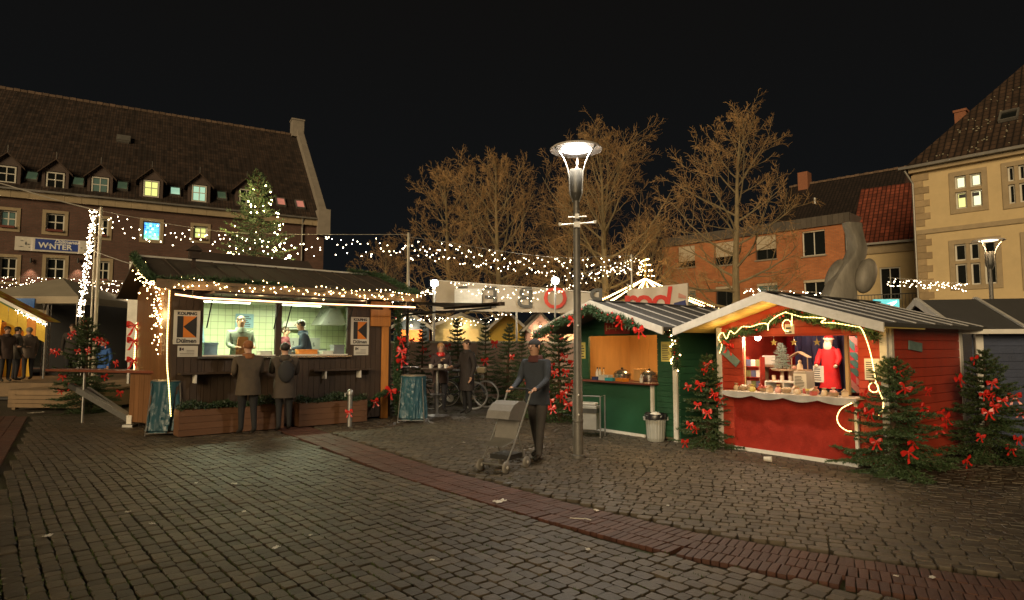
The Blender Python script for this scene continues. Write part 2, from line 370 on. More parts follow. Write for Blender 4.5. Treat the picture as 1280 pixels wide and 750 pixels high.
def stone(c, e1, e2, L, W, r, h, z=0, k=.64, top=.94, ch=-.007):
    # irregular rounded block: 8-cornered ring, chamfer, slightly domed top
    c = Vector((c[0], c[1], 0)); pts = []
    for sx, sy in ((1, k), (k + .04, 1), (-k - .04, 1), (-1, k), (-1, -k), (-k - .04, -1), (k + .04, -1), (1, -k)):
        a = sx * L / 2 + rng.uniform(-r, r); b = sy * W / 2 + rng.uniform(-r, r); pts.append((a, b))
    tz = z + rng.uniform(-h, h); tx, ty = rng.uniform(-.025, .025), rng.uniform(-.025, .025)
    V = []
    for sc, zz in ((1.0, -.04), (.995, ch), (top, 0)):
        for a, b in pts:
            q = e1 * (a * sc) + e2 * (b * sc); V.append((c.x + q.x, c.y + q.y, (tz + zz + a * tx + b * ty) if zz > -.03 else -.04))
    V.append((c.x, c.y, tz + .0015)); return V
SF = [(i, (i + 1) % 8, 8 + (i + 1) % 8, 8 + i) for i in range(8)] + [(8 + i, 8 + (i + 1) % 8, 16 + (i + 1) % 8, 16 + i) for i in range(8)] + [(16 + i, 16 + (i + 1) % 8, 24) for i in range(8)]
def sett_field(e1, e2, test, cw, lo, hi, n1, n2, org):
    out = []; b = -n2
    while b < n2:
        w = cw * rng.uniform(.9, 1.12); a = -n1 + rng.uniform(0, .2); ph = rng.uniform(0, 6)
        while a < n1:
            L = rng.uniform(lo, hi); cc = org + e1 * (a + L / 2) + e2 * (b + w / 2 + .004 * math.sin(a * 2.3 + ph) + .045 * math.sin(a * .5 + b * .12))
            if in_view(cc) and test(cc): out.append((cc, e1, e2, L - .008, w - .008))
            a += L
        b += w
    return out
e1 = Vector((-.66, .75, 0)).normalized(); e2 = Vector((.75, .66, 0)).normalized()
f1 = Vector((.93, -.37, 0)).normalized(); f2 = Vector((.37, .93, 0)).normalized()
stones = sett_field(e1, e2, lambda p: band_eval(p.xy)[0] < -BW - .06 and left_side(p) > .06, .112, .10, .16, 22, 22, Vector((0, 8, 0)))
stones += sett_field(f1, f2, lambda p: band_eval(p.xy)[0] > BW + .06, .104, .10, .17, 24, 22, Vector((0, 8, 0)))
def lay(stones, name, m, r, h, keep=300, **kw):
    stones.sort(key=lambda s: s[0].x ** 2 + s[0].y ** 2 if abs(s[0].x) < s[0].y * .83 and s[0].y > 3.75 else 900 + s[0].length)
    big = MB(); tone = []
    for i, (c, a, b, L, W) in enumerate(stones):
        V = stone(c, a, b, L, W, r, h, **kw); t = rng.random() ** 1.4
        if i < keep:
            me = bpy.data.meshes.new(name); me.from_pydata([(x - c.x, y - c.y, z) for x, y, z in V], [], SF); me.materials.append(m)
            k = me.attributes.new('tone', 'FLOAT', 'FACE'); k.data.foreach_set('value', [t] * len(SF))
            
            link(name, me, ground, (c.x, c.y, 0))
        else:
            n = len(big.v); big.v += V; big.f += [tuple(n + q for q in f) for f in SF]; tone += [t] * len(SF)
    me = bpy.data.meshes.new(name + '_field'); me.from_pydata(big.v, [], big.f); me.materials.append(m)
    k = me.attributes.new('tone', 'FLOAT', 'FACE'); k.data.foreach_set('value', tone)
    o = link(name + '_field', me, ground); o['kind'] = 'stuff'
lay(stones, 'sett', sett_mat, .0055, .0045, k=.72)
moss = MB()                                              # grass and moss pushing through the joints
for c, a, b, L, W in stones:
    d = c - Vector((-2.5, 4.5, 0))
    if c.y < 8 and rng.random() < .75 * math.exp(-d.length_squared / 7) + .04:
        for q in range(rng.randrange(3, 9)):
            p = c + b * (W / 2 + .004 + rng.uniform(-.008, .008)) + a * rng.uniform(-L / 2, L / 2); v = Vector((rng.uniform(-.6, .6), rng.uniform(-.6, .6), 1)).normalized() * rng.uniform(.008, .022); w = Vector((rng.uniform(-1, 1), rng.uniform(-1, 1), 0)).normalized() * .004
            moss.poly([p - w + Vector((0, 0, -.006)), p + w + Vector((0, 0, -.006)), p + v])
me = moss.mesh('joint_moss', mat('joint moss', (.055, .085, .018), .85, 0, .35, 9)); link('joint_moss', me, ground)['kind'] = 'stuff'
bricks = []
s = 0
for a, b in zip(BAND, BAND[1:]):
    d = (b - a); L = d.length; d.normalize(); nrm = Vector((-d.y, d.x)); t = 0
    n = int(L / .066); 
    for i in range(n):
        for k in (-1, 0, 1):
            c = a + d * (L * (i + .5) / n + (.02 if k == 0 else 0)) + nrm * (k * .215)
            if in_view(Vector((c.x, c.y, 0))): bricks.append((Vector((c.x, c.y, 0)), Vector((nrm.x, nrm.y, 0)), Vector((d.x, d.y, 0)), .205, L / n - .007))
d = (LEFT_B - LEFT_A).normalized(); nrm = Vector((d.y, -d.x, 0)) * 1
if left_side(LEFT_A + nrm) > 0: nrm = -nrm
for i in range(-60, 70):
    for k in range(14):
        c = LEFT_A + d * (i * .1) + nrm * (.06 + .105 + k * .212)
        if in_view(c): bricks.append((Vector((c.x, c.y, 0)), nrm, d, .203, .092))
lay(bricks, 'paving_brick', brick_mat, .0025, .002, k=.90, top=.97, ch=-.004)

# ------------------------------------------------------------------ brick town building on the left
FB = Fr((-25.6, 35), (.867, .497))
bwall = mat_brick('brown red brickwork', (.105, .052, .038), (.14, .068, .05), (.09, .065, .05), .26, .085, ms=.014)
broof = mat_pantile('dark brown roof tiles', (.042, .026, .018), .32, .44, .8, 1.0, .5)
roof_ridge = mat('ridge tile', (.13, .085, .055), .8, 0, .3, 2, rnd=.25)
cornice_m = mat('cornice sandstone', (.34, .27, .17), .85, 0, .2, 2.5, .3, 20)
lead = mat('dormer slate', (.075, .05, .04), .7, 0, .25, 4, .2, 30)
lit_green = mat('lit green pane', (.3, .5, .3), .3, 0, .35, 2.5, emit=.42, ecol=(.55, 1, .55))
lit_yellow = mat('lit yellow green pane', (.5, .5, .2), .3, 0, .35, 2.5, emit=.6, ecol=(.9, 1, .30))
lit_cyan = mat('lit cyan pane', (.3, .5, .5), .3, 0, .3, 2.5, emit=.38, ecol=(.6, 1, .7))
lit_pink = mat('lit pink pane', (.5, .2, .15), .3, 0, .3, 2.5, emit=.22, ecol=(1, .38, .28))
sky_green = mat('skylight glass', (.10, .16, .11), .2, 0, .25, 3, emit=.05, ecol=(.55, .8, .42))
redbox = mat('flower box red', (.16, .04, .025), .7)
b = fthing(FB, 'town_building', 'long brown brick building with dormer roof, corner gable and lit windows', 'building')
U0, U1, EZ, RZ, RV = -16, 14.65, 10.15, 18.8, 9.0
L = FB.L
wins = []
def wrect(tl, br): 
    a, z1 = L(*tl); c, z0 = L(*br); return (a, c, z0, z1)
up = [(wrect((0, 262), (20, 286)), pane_green), (wrect((58, 266), (80, 291)), pane_dark), (wrect((121, 273), (135, 297)), pane_dark),
      (wrect((179, 276), (200, 301)), None), (wrect((242, 282), (259, 301)), lit_yellow)]
for k in range(1, 5): up.append(((-3.5 - 3.0 * k, -2.4 - 3.0 * k, 8.0, 9.15), pane_dark))
low = [(wrect((0, 321), (20, 352)), pane_dark), (wrect((58, 322), (80, 352)), pane_dark), (wrect((121, 326), (136, 352)), pane_dark)]
for k in range(1, 5): low.append(((-3.4 - 3.0 * k, -2.4 - 3.0 * k, 5.3, 6.6), pane_dark))
low += [((5.2 + 2.7 * k, 6.2 + 2.7 * k, 5.3, 6.6), pane_dark) for k in range(3)]
shop = [(-1.9 + 3.3 * k, .9 + 3.3 * k, .4, 3.3) for k in range(-3, 5)]
holes = [w for w, _ in up + low] + shop
mb = MB(); wall_panel(mb, U0, U1, 0, EZ, holes)
# gable end wall (faces right) and left end
for u in (U1, U0): mb.poly([(u, 0, 0), (u, 2 * RV, 0), (u, 2 * RV, EZ), (u, RV, RZ), (u, 0, EZ)], [(0, 0), (18, 0), (18, EZ), (9, RZ), (0, EZ)])
mb.build('wall', bwall, b, fix=False)
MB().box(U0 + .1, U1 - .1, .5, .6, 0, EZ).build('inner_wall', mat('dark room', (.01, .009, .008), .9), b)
for w, p in up + low:
    if p is None: continue
    window(b, *w, 2, 2 if p in (pane_dark, pane_green) else 2, frame_white, p, surround=cornice_m, sw=.17, y=.1, fw=.08, bar=.06)
    ubox('flower_box', redbox, b, w[0] + .05, w[1] - .05, -.16, .02, w[2] + .02, w[2] + .14)
# stained glass window, blue and green cells
w = up[3][0]; sg = []
for i, c in enumerate(((.1, .45, 1), (.25, .75, 1), (.05, .25, .9), (.4, .9, .6), (.15, .6, 1), (.55, .9, 1), (.2, .8, .3))):
    sg.append(mat('stained glass %d' % i, c, .3, 0, .3, 5, emit=.9, ecol=c))
sw_ = window(b, *w, 1, 1, frame_white, sg[1], surround=cornice_m, sw=.17, y=.12, fw=.06)
nx, ny = 6, 8
for i in range(nx):
    for j in range(ny):
        du = (w[1] - w[0] - .12) / nx; dz = (w[3] - w[2] - .12) / ny; q = sg[rng.choice((0, 0, 1, 2, 4, 4, 5))] if j > 1 else sg[rng.choice((3, 6, 6))]
        ubox('stained_pane', q, sw_, w[0] + .06 + i * du + .008, w[0] + .06 + (i + 1) * du - .008, .13, .145, w[2] + .06 + j * dz + .008, w[2] + .06 + (j + 1) * dz - .008)
shop_lit = mat('lit shop glass', (.2, .24, .2), .2, 0, .5, 1.2, emit=.08, ecol=(.75, 1, .85))
for k, h in enumerate(shop): window(b, *h, 3, 2, steel_dark, shop_lit if k in (4, 5) else pane_dark, y=.1, fw=.08)
for k, h in enumerate(shop):                            # arches over the shop fronts
    MB().prism([(h[0] - .25, h[3]), (h[1] + .25, h[3]), (h[1] + .1, h[3] + .3), ((h[0] + h[1]) / 2, h[3] + .5), (h[0] - .1, h[3] + .3)], -.05, .02).build('lintel', cornice_m, b)
# cornice in blocks
n = 38
for i in range(n):
    a = U0 + (U1 - U0) * i / n; c = U0 + (U1 - U0) * (i + 1) / n
    ubox('cornice_block', cornice_m, b, a + .006, c - .006, -.22, .05, EZ - .38, EZ + .02)
MB().box(U0, U1 - .2, -.40, -.25, EZ + .02, EZ + .12).build('gutter', zinc, b)
MB().tube([(13.2, -.26, EZ), (13.2, -.1, EZ - .6), (13.2, -.1, .2)], .06, 8).build('downpipe', zinc, b)
sl = math.hypot(RV + .35, RZ - EZ); ov = .35
mb = MB()
mb.poly([(U0, -ov, EZ + .02), (U1 - .35, -ov, EZ + .02), (U1 - .35, RV, RZ), (U0, RV, RZ)], [(U0, 0), (U1 - .35, 0), (U1 - .35, sl), (U0, sl)])
mb.poly([(U1 - .35, 2 * RV + ov, EZ), (U0, 2 * RV + ov, EZ), (U0, RV, RZ), (U1 - .35, RV, RZ)], [(U0, 0), (U1, 0), (U1, sl), (U0, sl)])
roof = mb.build('roof', broof, b, fix=False)
for i in range(78):
    a = U0 + (U1 - .4 - U0) * i / 78
    if a > -6: ubox('ridge_tile', roof_ridge, roof, a + .01, a + .36, RV - .13, RV + .13, RZ - .08, RZ + .09 + .02 * (i % 2))
def rz_(v): return EZ + .02 + (v + ov) / (RV + ov) * (RZ - EZ)
# stepped gable parapet and chimney block at the corner
pm = mat('parapet coping', (.26, .23, .19), .85, 0, .2, 2, .2, 12)
mb = MB()
A, B_ = Vector((0, -.5, EZ + .15)), Vector((0, RV - .4, RZ + .45))
poly = [(-.5, EZ - .9), (-.5, EZ + .45), (RV - .35, RZ + .42), (RV + .35, RZ + .42), (2 * RV + .5, EZ + .45), (2 * RV + .5, EZ - .9)]
n0 = len(mb.v)
for u in (U1 - .35, U1 + .12):
    mb.v += [(u, y, z) for y, z in poly]
k = len(poly); mb.face([n0 + i for i in range(k)]); mb.face([n0 + k + i for i in range(k)][::-1])
for i in range(k): mb.face((n0 + i, n0 + (i + 1) % k, n0 + k + (i + 1) % k, n0 + k + i))
mb.build('gable_parapet', pm, b)
MB().box(U1 - .75, U1 + .2, RV - .45, RV + .45, RZ - .2, RZ + 1.15).box(U1 - .8, U1 + .25, RV - .5, RV + .5, RZ + 1.15, RZ + 1.28).build('chimney', pm, b, bev=.02)
MB().box(U1 - .5, U1 + .3, -.55, .5, EZ - 1.0, EZ + .75).build('kneeler', pm, b)
# dormers and skylights
dl = [(68, 200, 60, 78, 237, pane_dark), (125, 207, 116, 134, 243, pane_green), (188.5, 214, 180, 198, 247, lit_yellow), (248, 220, 240, 258, 253, lit_cyan), (8, 194, -1, 17, 229, pane_dark), (308, 228, 300, 316, 258, pane_dark)]
VD = .12
for (ax, ay, x0, x1, yb, pmn) in dl:
    u0, zt = L(x0, yb - 21, VD); u1, zb = L(x1, yb, VD); um, za = L(ax, ay, VD); um = (u0 + u1) / 2
    hw = .62; d = MB()
    zb -= .06; ze = zt + .12; za = ze + .72; vr = VD
    vback = lambda z: (z - EZ - .02) / (RZ - EZ) * (RV + ov) - ov
    # cheeks + front
    d.box(um - hw, um - hw + .15, VD, vback(ze) + .1, zb, ze); d.box(um + hw - .15, um + hw, VD, vback(ze) + .1, zb, ze)
    d.box(um - hw, um + hw, VD + .16, VD + .2, zb, ze); d.box(um - hw + .15, um + hw - .15, VD, VD + .12, zb, zb + .06)
    d.prism([(um - hw, ze), (um + hw, ze), (um, za - .06)], VD, VD + .1)
    do = d.build('dormer', lead, roof)
    rf = MB()
    for sgn in (-1, 1):
        p0 = (um + sgn * (hw + .2), ze - .12); p1 = (um, za)
        v0, v1 = vback(p0[1]) + .3, vback(p1[1]) + .3
        rf.poly([(p0[0], VD - .18, p0[1]), (p1[0], VD - .18, p1[1]), (p1[0], v1, p1[1]), (p0[0], v0, p0[1])])
        rf.poly([(p0[0], VD - .18, p0[1] - .07), (p1[0], VD - .18, p1[1] - .07), (p1[0], v1, p1[1] - .07), (p0[0], v0, p0[1] - .07)])
        rf.poly([(p0[0], VD - .18, p0[1] - .07), (p1[0], VD - .18, p1[1] - .07), (p1[0], VD - .18, p1[1]), (p0[0], VD - .18, p0[1])])
    rf.build('dormer_roof', mat('dormer tile', (.06, .037, .025), .8, 0, .3, 8), do)
    MB().tube([(um, VD, za), (um, VD, za + .42)], .02, 5).build('finial', zinc, do)
    w = window(do, um - .42, um + .42, zb + .06, ze - .04, 2, 2, frame_white, pmn, y=VD + .03, fw=.07, bar=.05)
for i, (px, py, m_) in enumerate(((40, 222, sky_green), (98, 229, sky_green), (153, 234, sky_green), (219, 241, lit_cyan), (277, 246, sky_green), (351, 254, lit_pink), (375, 257, lit_pink))):
    vv = .62; uu, zz = L(px, py, vv); 
    for _ in range(8):
        vv = max(.1, (zz - EZ) / (RZ - EZ) * (RV + ov) - ov); uu, zz = L(px, py, vv)
    an = math.atan2(RZ - EZ, RV + ov); w_, h_ = .30, .50
    o = link('skylight', None, roof, (uu, vv, rz_(vv) + .05), (an, 0, 0))
    f = MB()
    for q in ((-w_, w_, -h_, -h_ + .07), (-w_, w_, h_ - .07, h_), (-w_, -w_ + .06, -h_ + .07, h_ - .07), (w_ - .06, w_, -h_ + .07, h_ - .07)): f.box(q[0], q[1], q[2], q[3], -.04, .09)
    bpy.data.objects.remove(o); o = f.build('skylight', zinc, roof, (uu, vv, rz_(vv) + .05), (an, 0, 0))
    ubox('pane', m_, o, -w_ + .06, w_ - .06, -h_ + .07, h_ - .07, .02, .03)
uu, zz = L(155, 163, 5.2); MB().box(-.4, .4, -.35, .35, -.1, .14).box(-.33, .33, -.4, -.3, -.1, .05).build('roof_hatch', zinc, roof, (uu, 5.2, rz_(5.2) + .1), (math.atan2(RZ - EZ, RV + ov), 0, 0))
# lamps washing the facade up and down
for px in (39, 98):
    u, z = L(px, 326)
    t = thing('wall_lamp', 'cylindrical wall lamp throwing light up and down beside the winter banner', 'lamp', FB.W(u, -.14, z), FB.rz, 'facade up and down lights')
    MB().lathe([(.0, -.13), (.05, -.13), (.05, .13), (.0, .13)], 10).build('lamp_body', steel_dark, t); MB().box(-.02, .02, .04, .14, -.03, .03).build('bracket', steel_dark, t)
    point_light('down_light', t, (0, -.05, -.16), 90, (1, .62, .40), .02, 'SPOT', (R_(-8), 0, 0), R_(80))
    point_light('up_light', t, (0, -.03, .16), 160, (1, .7, .5), .02, 'SPOT', (math.pi + R_(4), 0, 0), R_(16))

# winter banner on the facade
u0, z1 = L(19, 295, -.15); u1, z0 = L(112, 318, -.15)
bn = thing('facade_banner', 'long white and blue winter banner hung on brick facade', 'banner', FB.W(u0, -.15, z0), FB.rz)
bw_, bh_ = u1 - u0, z1 - z0
MB().box(0, bw_, 0, .02, 0, bh_).build('cloth', mat('banner white', (.60, .57, .50), .6, 0, .1, 3), bn)
MB().box(bw_ * .26, bw_ * .835, -.012, -.004, .1, bh_ - .06).build('blue_field', mat('banner blue', (.02, .055, .30), .5, 0, .15, 3), bn)
wl = mat('white lettering', (.75, .75, .72), .5, 0, .05); dk = mat('grey print', (.10, .11, .11), .6)
text_mesh('W', .42, wl, bn, (bw_ * .37, -.016, .22), (math.pi / 2, 0, 0), bold=.012); text_mesh('NTER', .42, wl, bn, (bw_ * .60, -.016, .18), (math.pi / 2, 0, 0), bold=.012)
text_mesh('✶', .26, wl, bn, (bw_ * .455, -.016, .3), (math.pi / 2, 0, 0)); text_mesh('Dülmener', .28, wl, bn, (bw_ * .68, -.016, .52), (math.pi / 2, 0, 0), shear=.35, bold=.008)
for (x, z, w2, h2) in ((.09, .70, .18, .05), (.14, .52, .10, .22), (.17, .47, .24, .06), (.08, .28, .26, .05), (.19, .26, .12, .05), (.88, .45, .16, .05), (.93, .3, .1, .06)):
    MB().prism([(x * bw_ - w2 / 2, z * bh_), (x * bw_, z * bh_ - h2 / 2), (x * bw_ + w2 / 2, z * bh_), (x * bw_ + w2 * .1, z * bh_ + h2 / 2)], -.012, -.004).build('print', dk, bn)

# ------------------------------------------------------------------ cream town house on the right
FC = Fr((18.5, 28.3), (.668, -.744)); L = FC.L
c = fthing(FC, 'cream_house', 'cream rendered house with sandstone quoins, mullioned windows and steep tiled roof', 'house')
cream = mat('cream render', (.57, .44, .24), .9, 0, .10, 1.6, .15, 60)
EZ, CU = 9.75, 9.0
def wr(tl, br): a, z1 = L(*tl); d, z0 = L(*br); return (a, d, z0, z1)
wt = wr((1193, 221), (1229, 259)); wm = wr((1193, 306), (1247, 354)); w3 = wr((1259, 209), (1284, 252)); w4 = (3.95, 5.3, 4.1, 6.1)
wt = (wt[0] , wt[1], 7.62, 9.08)
hol = [wt, wm, w3, w4]
mb = MB(); wall_panel(mb, 0, CU, 0, EZ, hol)
mb.poly([(0, 0, 0), (0, 10, 0), (0, 10, EZ), (0, 0, EZ)]); mb.build('wall', cream, c, fix=False)
MB().box(.1, CU, .5, .6, 0, EZ).build('inner_wall', MATS['dark room'], c)
MB().box(-.06, CU, -.09, .05, 0, 3.45).build('plinth', stone_trim, c)
MB().box(-.05, CU, -.08, .04, 6.68, 6.88).build('string_course', stone_trim, c)
MB().box(-.1, CU, -.25, .06, EZ - .22, EZ + .02).build('eave_cornice', stone_trim, c)
z = 3.45; i = 0
while z < EZ - .3:
    h = .30
    if not (6.6 < z + h / 2 < 6.95): ubox('quoin', stone_quoin, c, -.055, (.62 if i % 2 else .40), -.05, .3, z + .006, z + h - .006)
    z += h; i += 1
lamp_y = mat('lit office pane', (.7, .7, .3), .3, 0, .25, 4, emit=.55, ecol=(1, .95, .36)); lamp_w = mat('lit office pane pale', (.7, .7, .5), .3, 0, .2, 4, emit=.7, ecol=(1, 1, .6))
def mullioned(rect, nx, ny, panes):
    a, b_, z0, z1 = rect; s = MB(); sw = .2
    for q in ((a - sw, a, z0 - sw, z1 + sw), (b_, b_ + sw, z0 - sw, z1 + sw), (a, b_, z1, z1 + sw), (a, b_, z0 - sw, z0)): s.box(q[0], q[1], -.05, .16, q[2], q[3])
    cu = [a + (b_ - a) * i / nx for i in range(nx + 1)]; cz = [z0 + (z1 - z0) * (0, .56, 1)[j] for j in range(3)] if ny == 2 else [z0, z1]
    for i in range(1, nx): s.box(cu[i] - .07, cu[i] + .07, -.03, .16, z0, z1)
    for j in range(1, ny): s.box(a, b_, -.034, .16, cz[j] - .07, cz[j] + .07)
    so = s.build('window_surround', stone_trim, c)
    for i in range(nx):
        for j in range(ny):
            e = (.07 if i else 0); e2 = .07 if i < nx - 1 else 0; g1 = .07 if j else 0; g2 = .07 if j < ny - 1 else 0
            window(so, cu[i] + e, cu[i + 1] - e2, cz[j] + g1, cz[j + 1] - g2, 1, 1, frame_white, panes[(i * ny + j) % len(panes)], y=.06, fw=.06)
mullioned(wt, 2, 2, [lamp_y, lamp_w, lamp_w, lamp_w]); mullioned(wm, 3, 2, [pane_dark]); mullioned(w3, 2, 2, [pane_dark]); mullioned(w4, 3, 2, [pane_dark])
# half-drawn dark blinds in the lit panes
bl = mat('dark blind', (.05, .05, .06), .7)
for k in (0, 1):
    du = (wt[1] - wt[0]) / 2; ubox('blind', bl, c, wt[0] + k * du + .12, wt[0] + (k + 1) * du - .12, .04, .05, wt[2] + .48, wt[2] + .64)
croof = mat_pantile('mossy brown roof tiles', (.060, .034, .020), .24, .34, .8, 1.0)
sl = math.hypot(5.3, 15.1 - EZ)
mb = MB(); mb.poly([(-.35, -.35, EZ - .02), (CU, -.35, EZ - .02), (CU, 5, 15.1), (3.52, 5, 15.1)], [(0, 0), (CU, 0), (CU, sl), (3.9, sl)])
mb.poly([(-.35, -.35, EZ - .02), (3.52, 5, 15.1), (-.35, 10.3, EZ - .02)], [(0, 0), (5.2, sl), (10.5, 0)])
mb.poly([(CU, 10.3, EZ - .02), (-.35, 10.3, EZ - .02), (3.52, 5, 15.1), (CU, 5, 15.1)], [(0, 0), (CU, 0), (CU - 4, sl), (0, sl)])
cr_ = mb.build('roof', croof, c, fix=False)
tuft = MB()                                              # moss and lichen dots on the tiles
for i in range(130):
    u = RR(.5, 5.5); k = RR(.02, .75); v = -.35 + 5.35 * k; zz = EZ - .02 + (15.12 - EZ) * k
    if u > 4 * k: tuft.ell((u, v, zz + .03), (RR(.02, .05), RR(.02, .05), .03), 5, 3)
o = tuft.build('lichen', mat('pale lichen', (.30, .28, .2), .9), cr_); o['kind'] = 'stuff'
MB().box(-.45, CU, -.48, -.34, EZ - .04, EZ + .08).build('gutter', zinc, c)
MB().tube([(-.22, -.40, EZ - .1), (.02, -.16, EZ - .7), (.02, -.16, .2)], .05, 8).build('downpipe', zinc, c)
u, z = L(1202, 150, 6.5)
MB().box(.62, 1.10, 5.1, 5.7, 10.5, 13.55).box(.57, 1.15, 5.05, 5.75, 13.55, 13.67).build('chimney', mat('chimney brick', (.26, .105, .055), .9, 0, .25, 9, .3, 30), c)
u, z = L(1262, 160, 1.6); k = (1.6 + .35) / 5.35; an = math.atan2(15.1 - EZ, 5.35)
sk = MB().box(-.35, .35, -.4, -.32, -.03, .1).box(-.35, .35, .32, .4, -.03, .1).box(-.35, -.28, -.32, .32, -.03, .1).box(.28, .35, -.32, .32, -.03, .1).build('skylight', zinc, cr_, (u, 1.6, EZ + (15.1 - EZ) * k + .05), (an, 0, 0))
ubox('pane', pane_dark, sk, -.28, .28, -.32, .32, .02, .03)

# ------------------------------------------------------------------ orange brick flat-roofed building
FO = Fr((10.9, 44.9), (.69, -.724)); L = FO.L
o_ = fthing(FO, 'orange_building', 'flat roofed orange brick building with roller shutters behind the bare tree', 'building')
ob = mat_brick('orange brickwork', (.40, .135, .045), (.48, .17, .06), (.30, .16, .09), .26, .085, ms=.012)
OU = 12.5; OZ = 8.75
wl_ = [wr((847, 309), (869, 333)), wr((893, 304), (918, 330)), wr((944, 296), (971, 323)), wr((1002, 290), (1032, 318))]
wl2 = [(a, b_, 3.5, 5.6) for a, b_, _, _ in wl_]
mb = MB(); wall_panel(mb, 0, OU, 0, OZ, wl_ + wl2)
mb.poly([(OU, 0, 0), (OU, 9, 0), (OU, 9, OZ), (OU, 0, OZ)], [(0, 0), (9, 0), (9, OZ), (0, OZ)]); mb.poly([(0, 9, 0), (0, 0, 0), (0, 0, OZ), (0, 9, OZ)], [(0, 0), (9, 0), (9, OZ), (0, OZ)])
mb.build('wall', ob, o_, fix=False)
MB().box(.1, OU - .1, .5, .6, 0, OZ).build('inner_wall', MATS['dark room'], o_)
shut = mat('roller shutter', (.50, .42, .30), .6, 0, .1, 3)
shade = (0.72, .68, .62, .05)
for i, w in enumerate(wl_):
    wo = window(o_, *w, 2, 1, steel_dark if i < 3 else frame_white, pane_dark, y=.14, fw=.06)
    h = (w[3] - w[2]) * shade[i]; n = max(1, int(h / .09))
    for k in range(n): ubox('shutter_slat', shut, wo, w[0] + .05, w[1] - .05, .06, .09, w[3] - .09 * (k + 1) + .006, w[3] - .09 * k)
    ubox('sill', mat('pale sill', (.30, .25, .19), .8), wo, w[0] - .06, w[1] + .06, -.08, .12, w[2] - .08, w[2])
for i, w in enumerate(wl2):
    wo = window(o_, *w, 2, 1, frame_white if i != 1 else steel_dark, pane_dark if i % 2 else pane_green, y=.14, fw=.07)
    ubox('shutter_box', shut, wo, w[0], w[1], .04, .12, w[3] - .16, w[3])
for i in range(42):
    a = -.15 + (OU + .3) * i / 42; ubox('fascia_panel', mat('slate fascia', (.085, .07, .055), .7, 0, .2, 4, rnd=.2), o_, a + .006, a + (OU + .3) / 42 - .006, -.14, .02, OZ, OZ + .62)
MB().box(-.15, OU + .15, .02, 9, OZ, OZ + .6).build('flat_roof', zinc, o_)
MB().tube([(OU - .1, -.1, OZ), (OU - .1, -.1, 0)], .06, 8).build('downpipe', steel_dark, o_)

# dark tiled house behind, red tiled wing beside the cream house
FD = Fr((20.8, 46.5), (.72, -.69)); L = FD.L
d_ = fthing(FD, 'dark_roofed_house', 'house with long dark tiled roof behind the orange building', 'house')
z0 = 8.6; za = 15.5; D0 = 7.6
droof = mat_pantile('dark tiles', (.020, .012, .009), .26, .36, .8)
u0, zr0 = L(985, 247, D0); u1, zr1 = L(1137, 198, D0); za = (zr0 + zr1) / 2 + .1
A0 = L(1000, 230, D0)[0]; A1 = L(1136, 200, D0)[0]; A0 = min(A0, A1 - 9)
sl = math.hypot(D0, za - z0)
mb = MB(); mb.poly([(A0, 0, z0), (A1, 0, z0), (A1, D0, za), (A0, D0, za)], [(0, 0), (A1 - A0, 0), (A1 - A0, sl), (0, sl)])
mb.poly([(A1, 2 * D0, z0), (A0, 2 * D0, z0), (A0, D0, za), (A1, D0, za)], [(0, 0), (A1 - A0, 0), (A1 - A0, sl), (0, sl)])
rf = mb.build('roof', droof, d_, fix=False)
mb = MB(); mb.poly([(A0 + .1, .3, 0), (A1 - .1, .3, 0), (A1 - .1, .3, z0 + .2), (A0 + .1, .3, z0 + .2)], [(0, 0), (9, 0), (9, 9), (0, 9)])
for u in (A0 + .1, A1 - .1): mb.poly([(u, .3, 0), (u, 2 * D0 - .3, 0), (u, 2 * D0 - .3, z0), (u, D0, za - .2), (u, .3, z0)], [(0, 0), (14, 0), (14, z0), (7, za), (0, z0)])
mb.build('wall', mat_brick('dark red brickwork', (.10, .045, .03), (.14, .06, .04), (.09, .06, .05), .26, .085), d_, fix=False)
for i in range(26):
    a = A0 + (A1 - A0) * i / 26; ubox('ridge_tile', roof_ridge, rf, a + .01, a + (A1 - A0) / 26 - .01, D0 - .13, D0 + .13, za - .05, za + .10 + .03 * (i % 2))
MB().box(A0 + .9, A0 + 1.7, D0 - .6, D0 + .4, za - 1, za + 1.0).build('chimney', MATS['chimney brick'], d_)
for px, py in ((1018, 238), (1093, 226), (1106, 224)):
    u, z = L(px, py, 5.0); zz = z0 + (za - z0) * 5 / D0; MB().lathe([(.0, .5), (.07, .5), (.07, 0)], 8).build('vent_pipe', white_paint, rf, (u, 5.0, zz))
FE = Fr((20.6, 35.2), (.78, -.62)); L = FE.L
e_ = fthing(FE, 'red_roofed_wing', 'small cream wing with red tiled roof between orange building and cream house', 'house')
ua, zt = L(1083, 315, 0); ub, _ = L(1150, 305, 0); ua -= .8; ub += .6; ze = 7.35; zr = 11.6; dv = 4.2
rroof = mat_pantile('red roof tiles', (.22, .055, .030), .24, .34, .7)
sl = math.hypot(dv + .3, zr - ze)
mb = MB(); mb.poly([(ua, -.3, ze), (ub, -.3, ze), (ub, dv, zr), (ua, dv, zr)], [(0, 0), (ub - ua, 0), (ub - ua, sl), (0, sl)])
mb.poly([(ub, 2 * dv, ze), (ua, 2 * dv, ze), (ua, dv, zr), (ub, dv, zr)], [(0, 0), (ub - ua, 0), (ub - ua, sl), (0, sl)]); mb.build('roof', rroof, e_, fix=False)
w = (L(1099, 330)[0], L(1125, 330)[0], 4.2, L(1110, 334)[1])
mb = MB(); wall_panel(mb, ua + .1, ub, 0, ze, [w]); 
mb.poly([(ua + .1, 0, 0), (ua + .1, 2 * dv, 0), (ua + .1, 2 * dv, ze), (ua + .1, dv, zr - .1), (ua + .1, 0, ze)]); mb.build('wall', cream, e_, fix=False)
MB().box(ua, ub, -.12, .03, ze - .5, ze - .05).build('eave_board', stone_trim, e_)
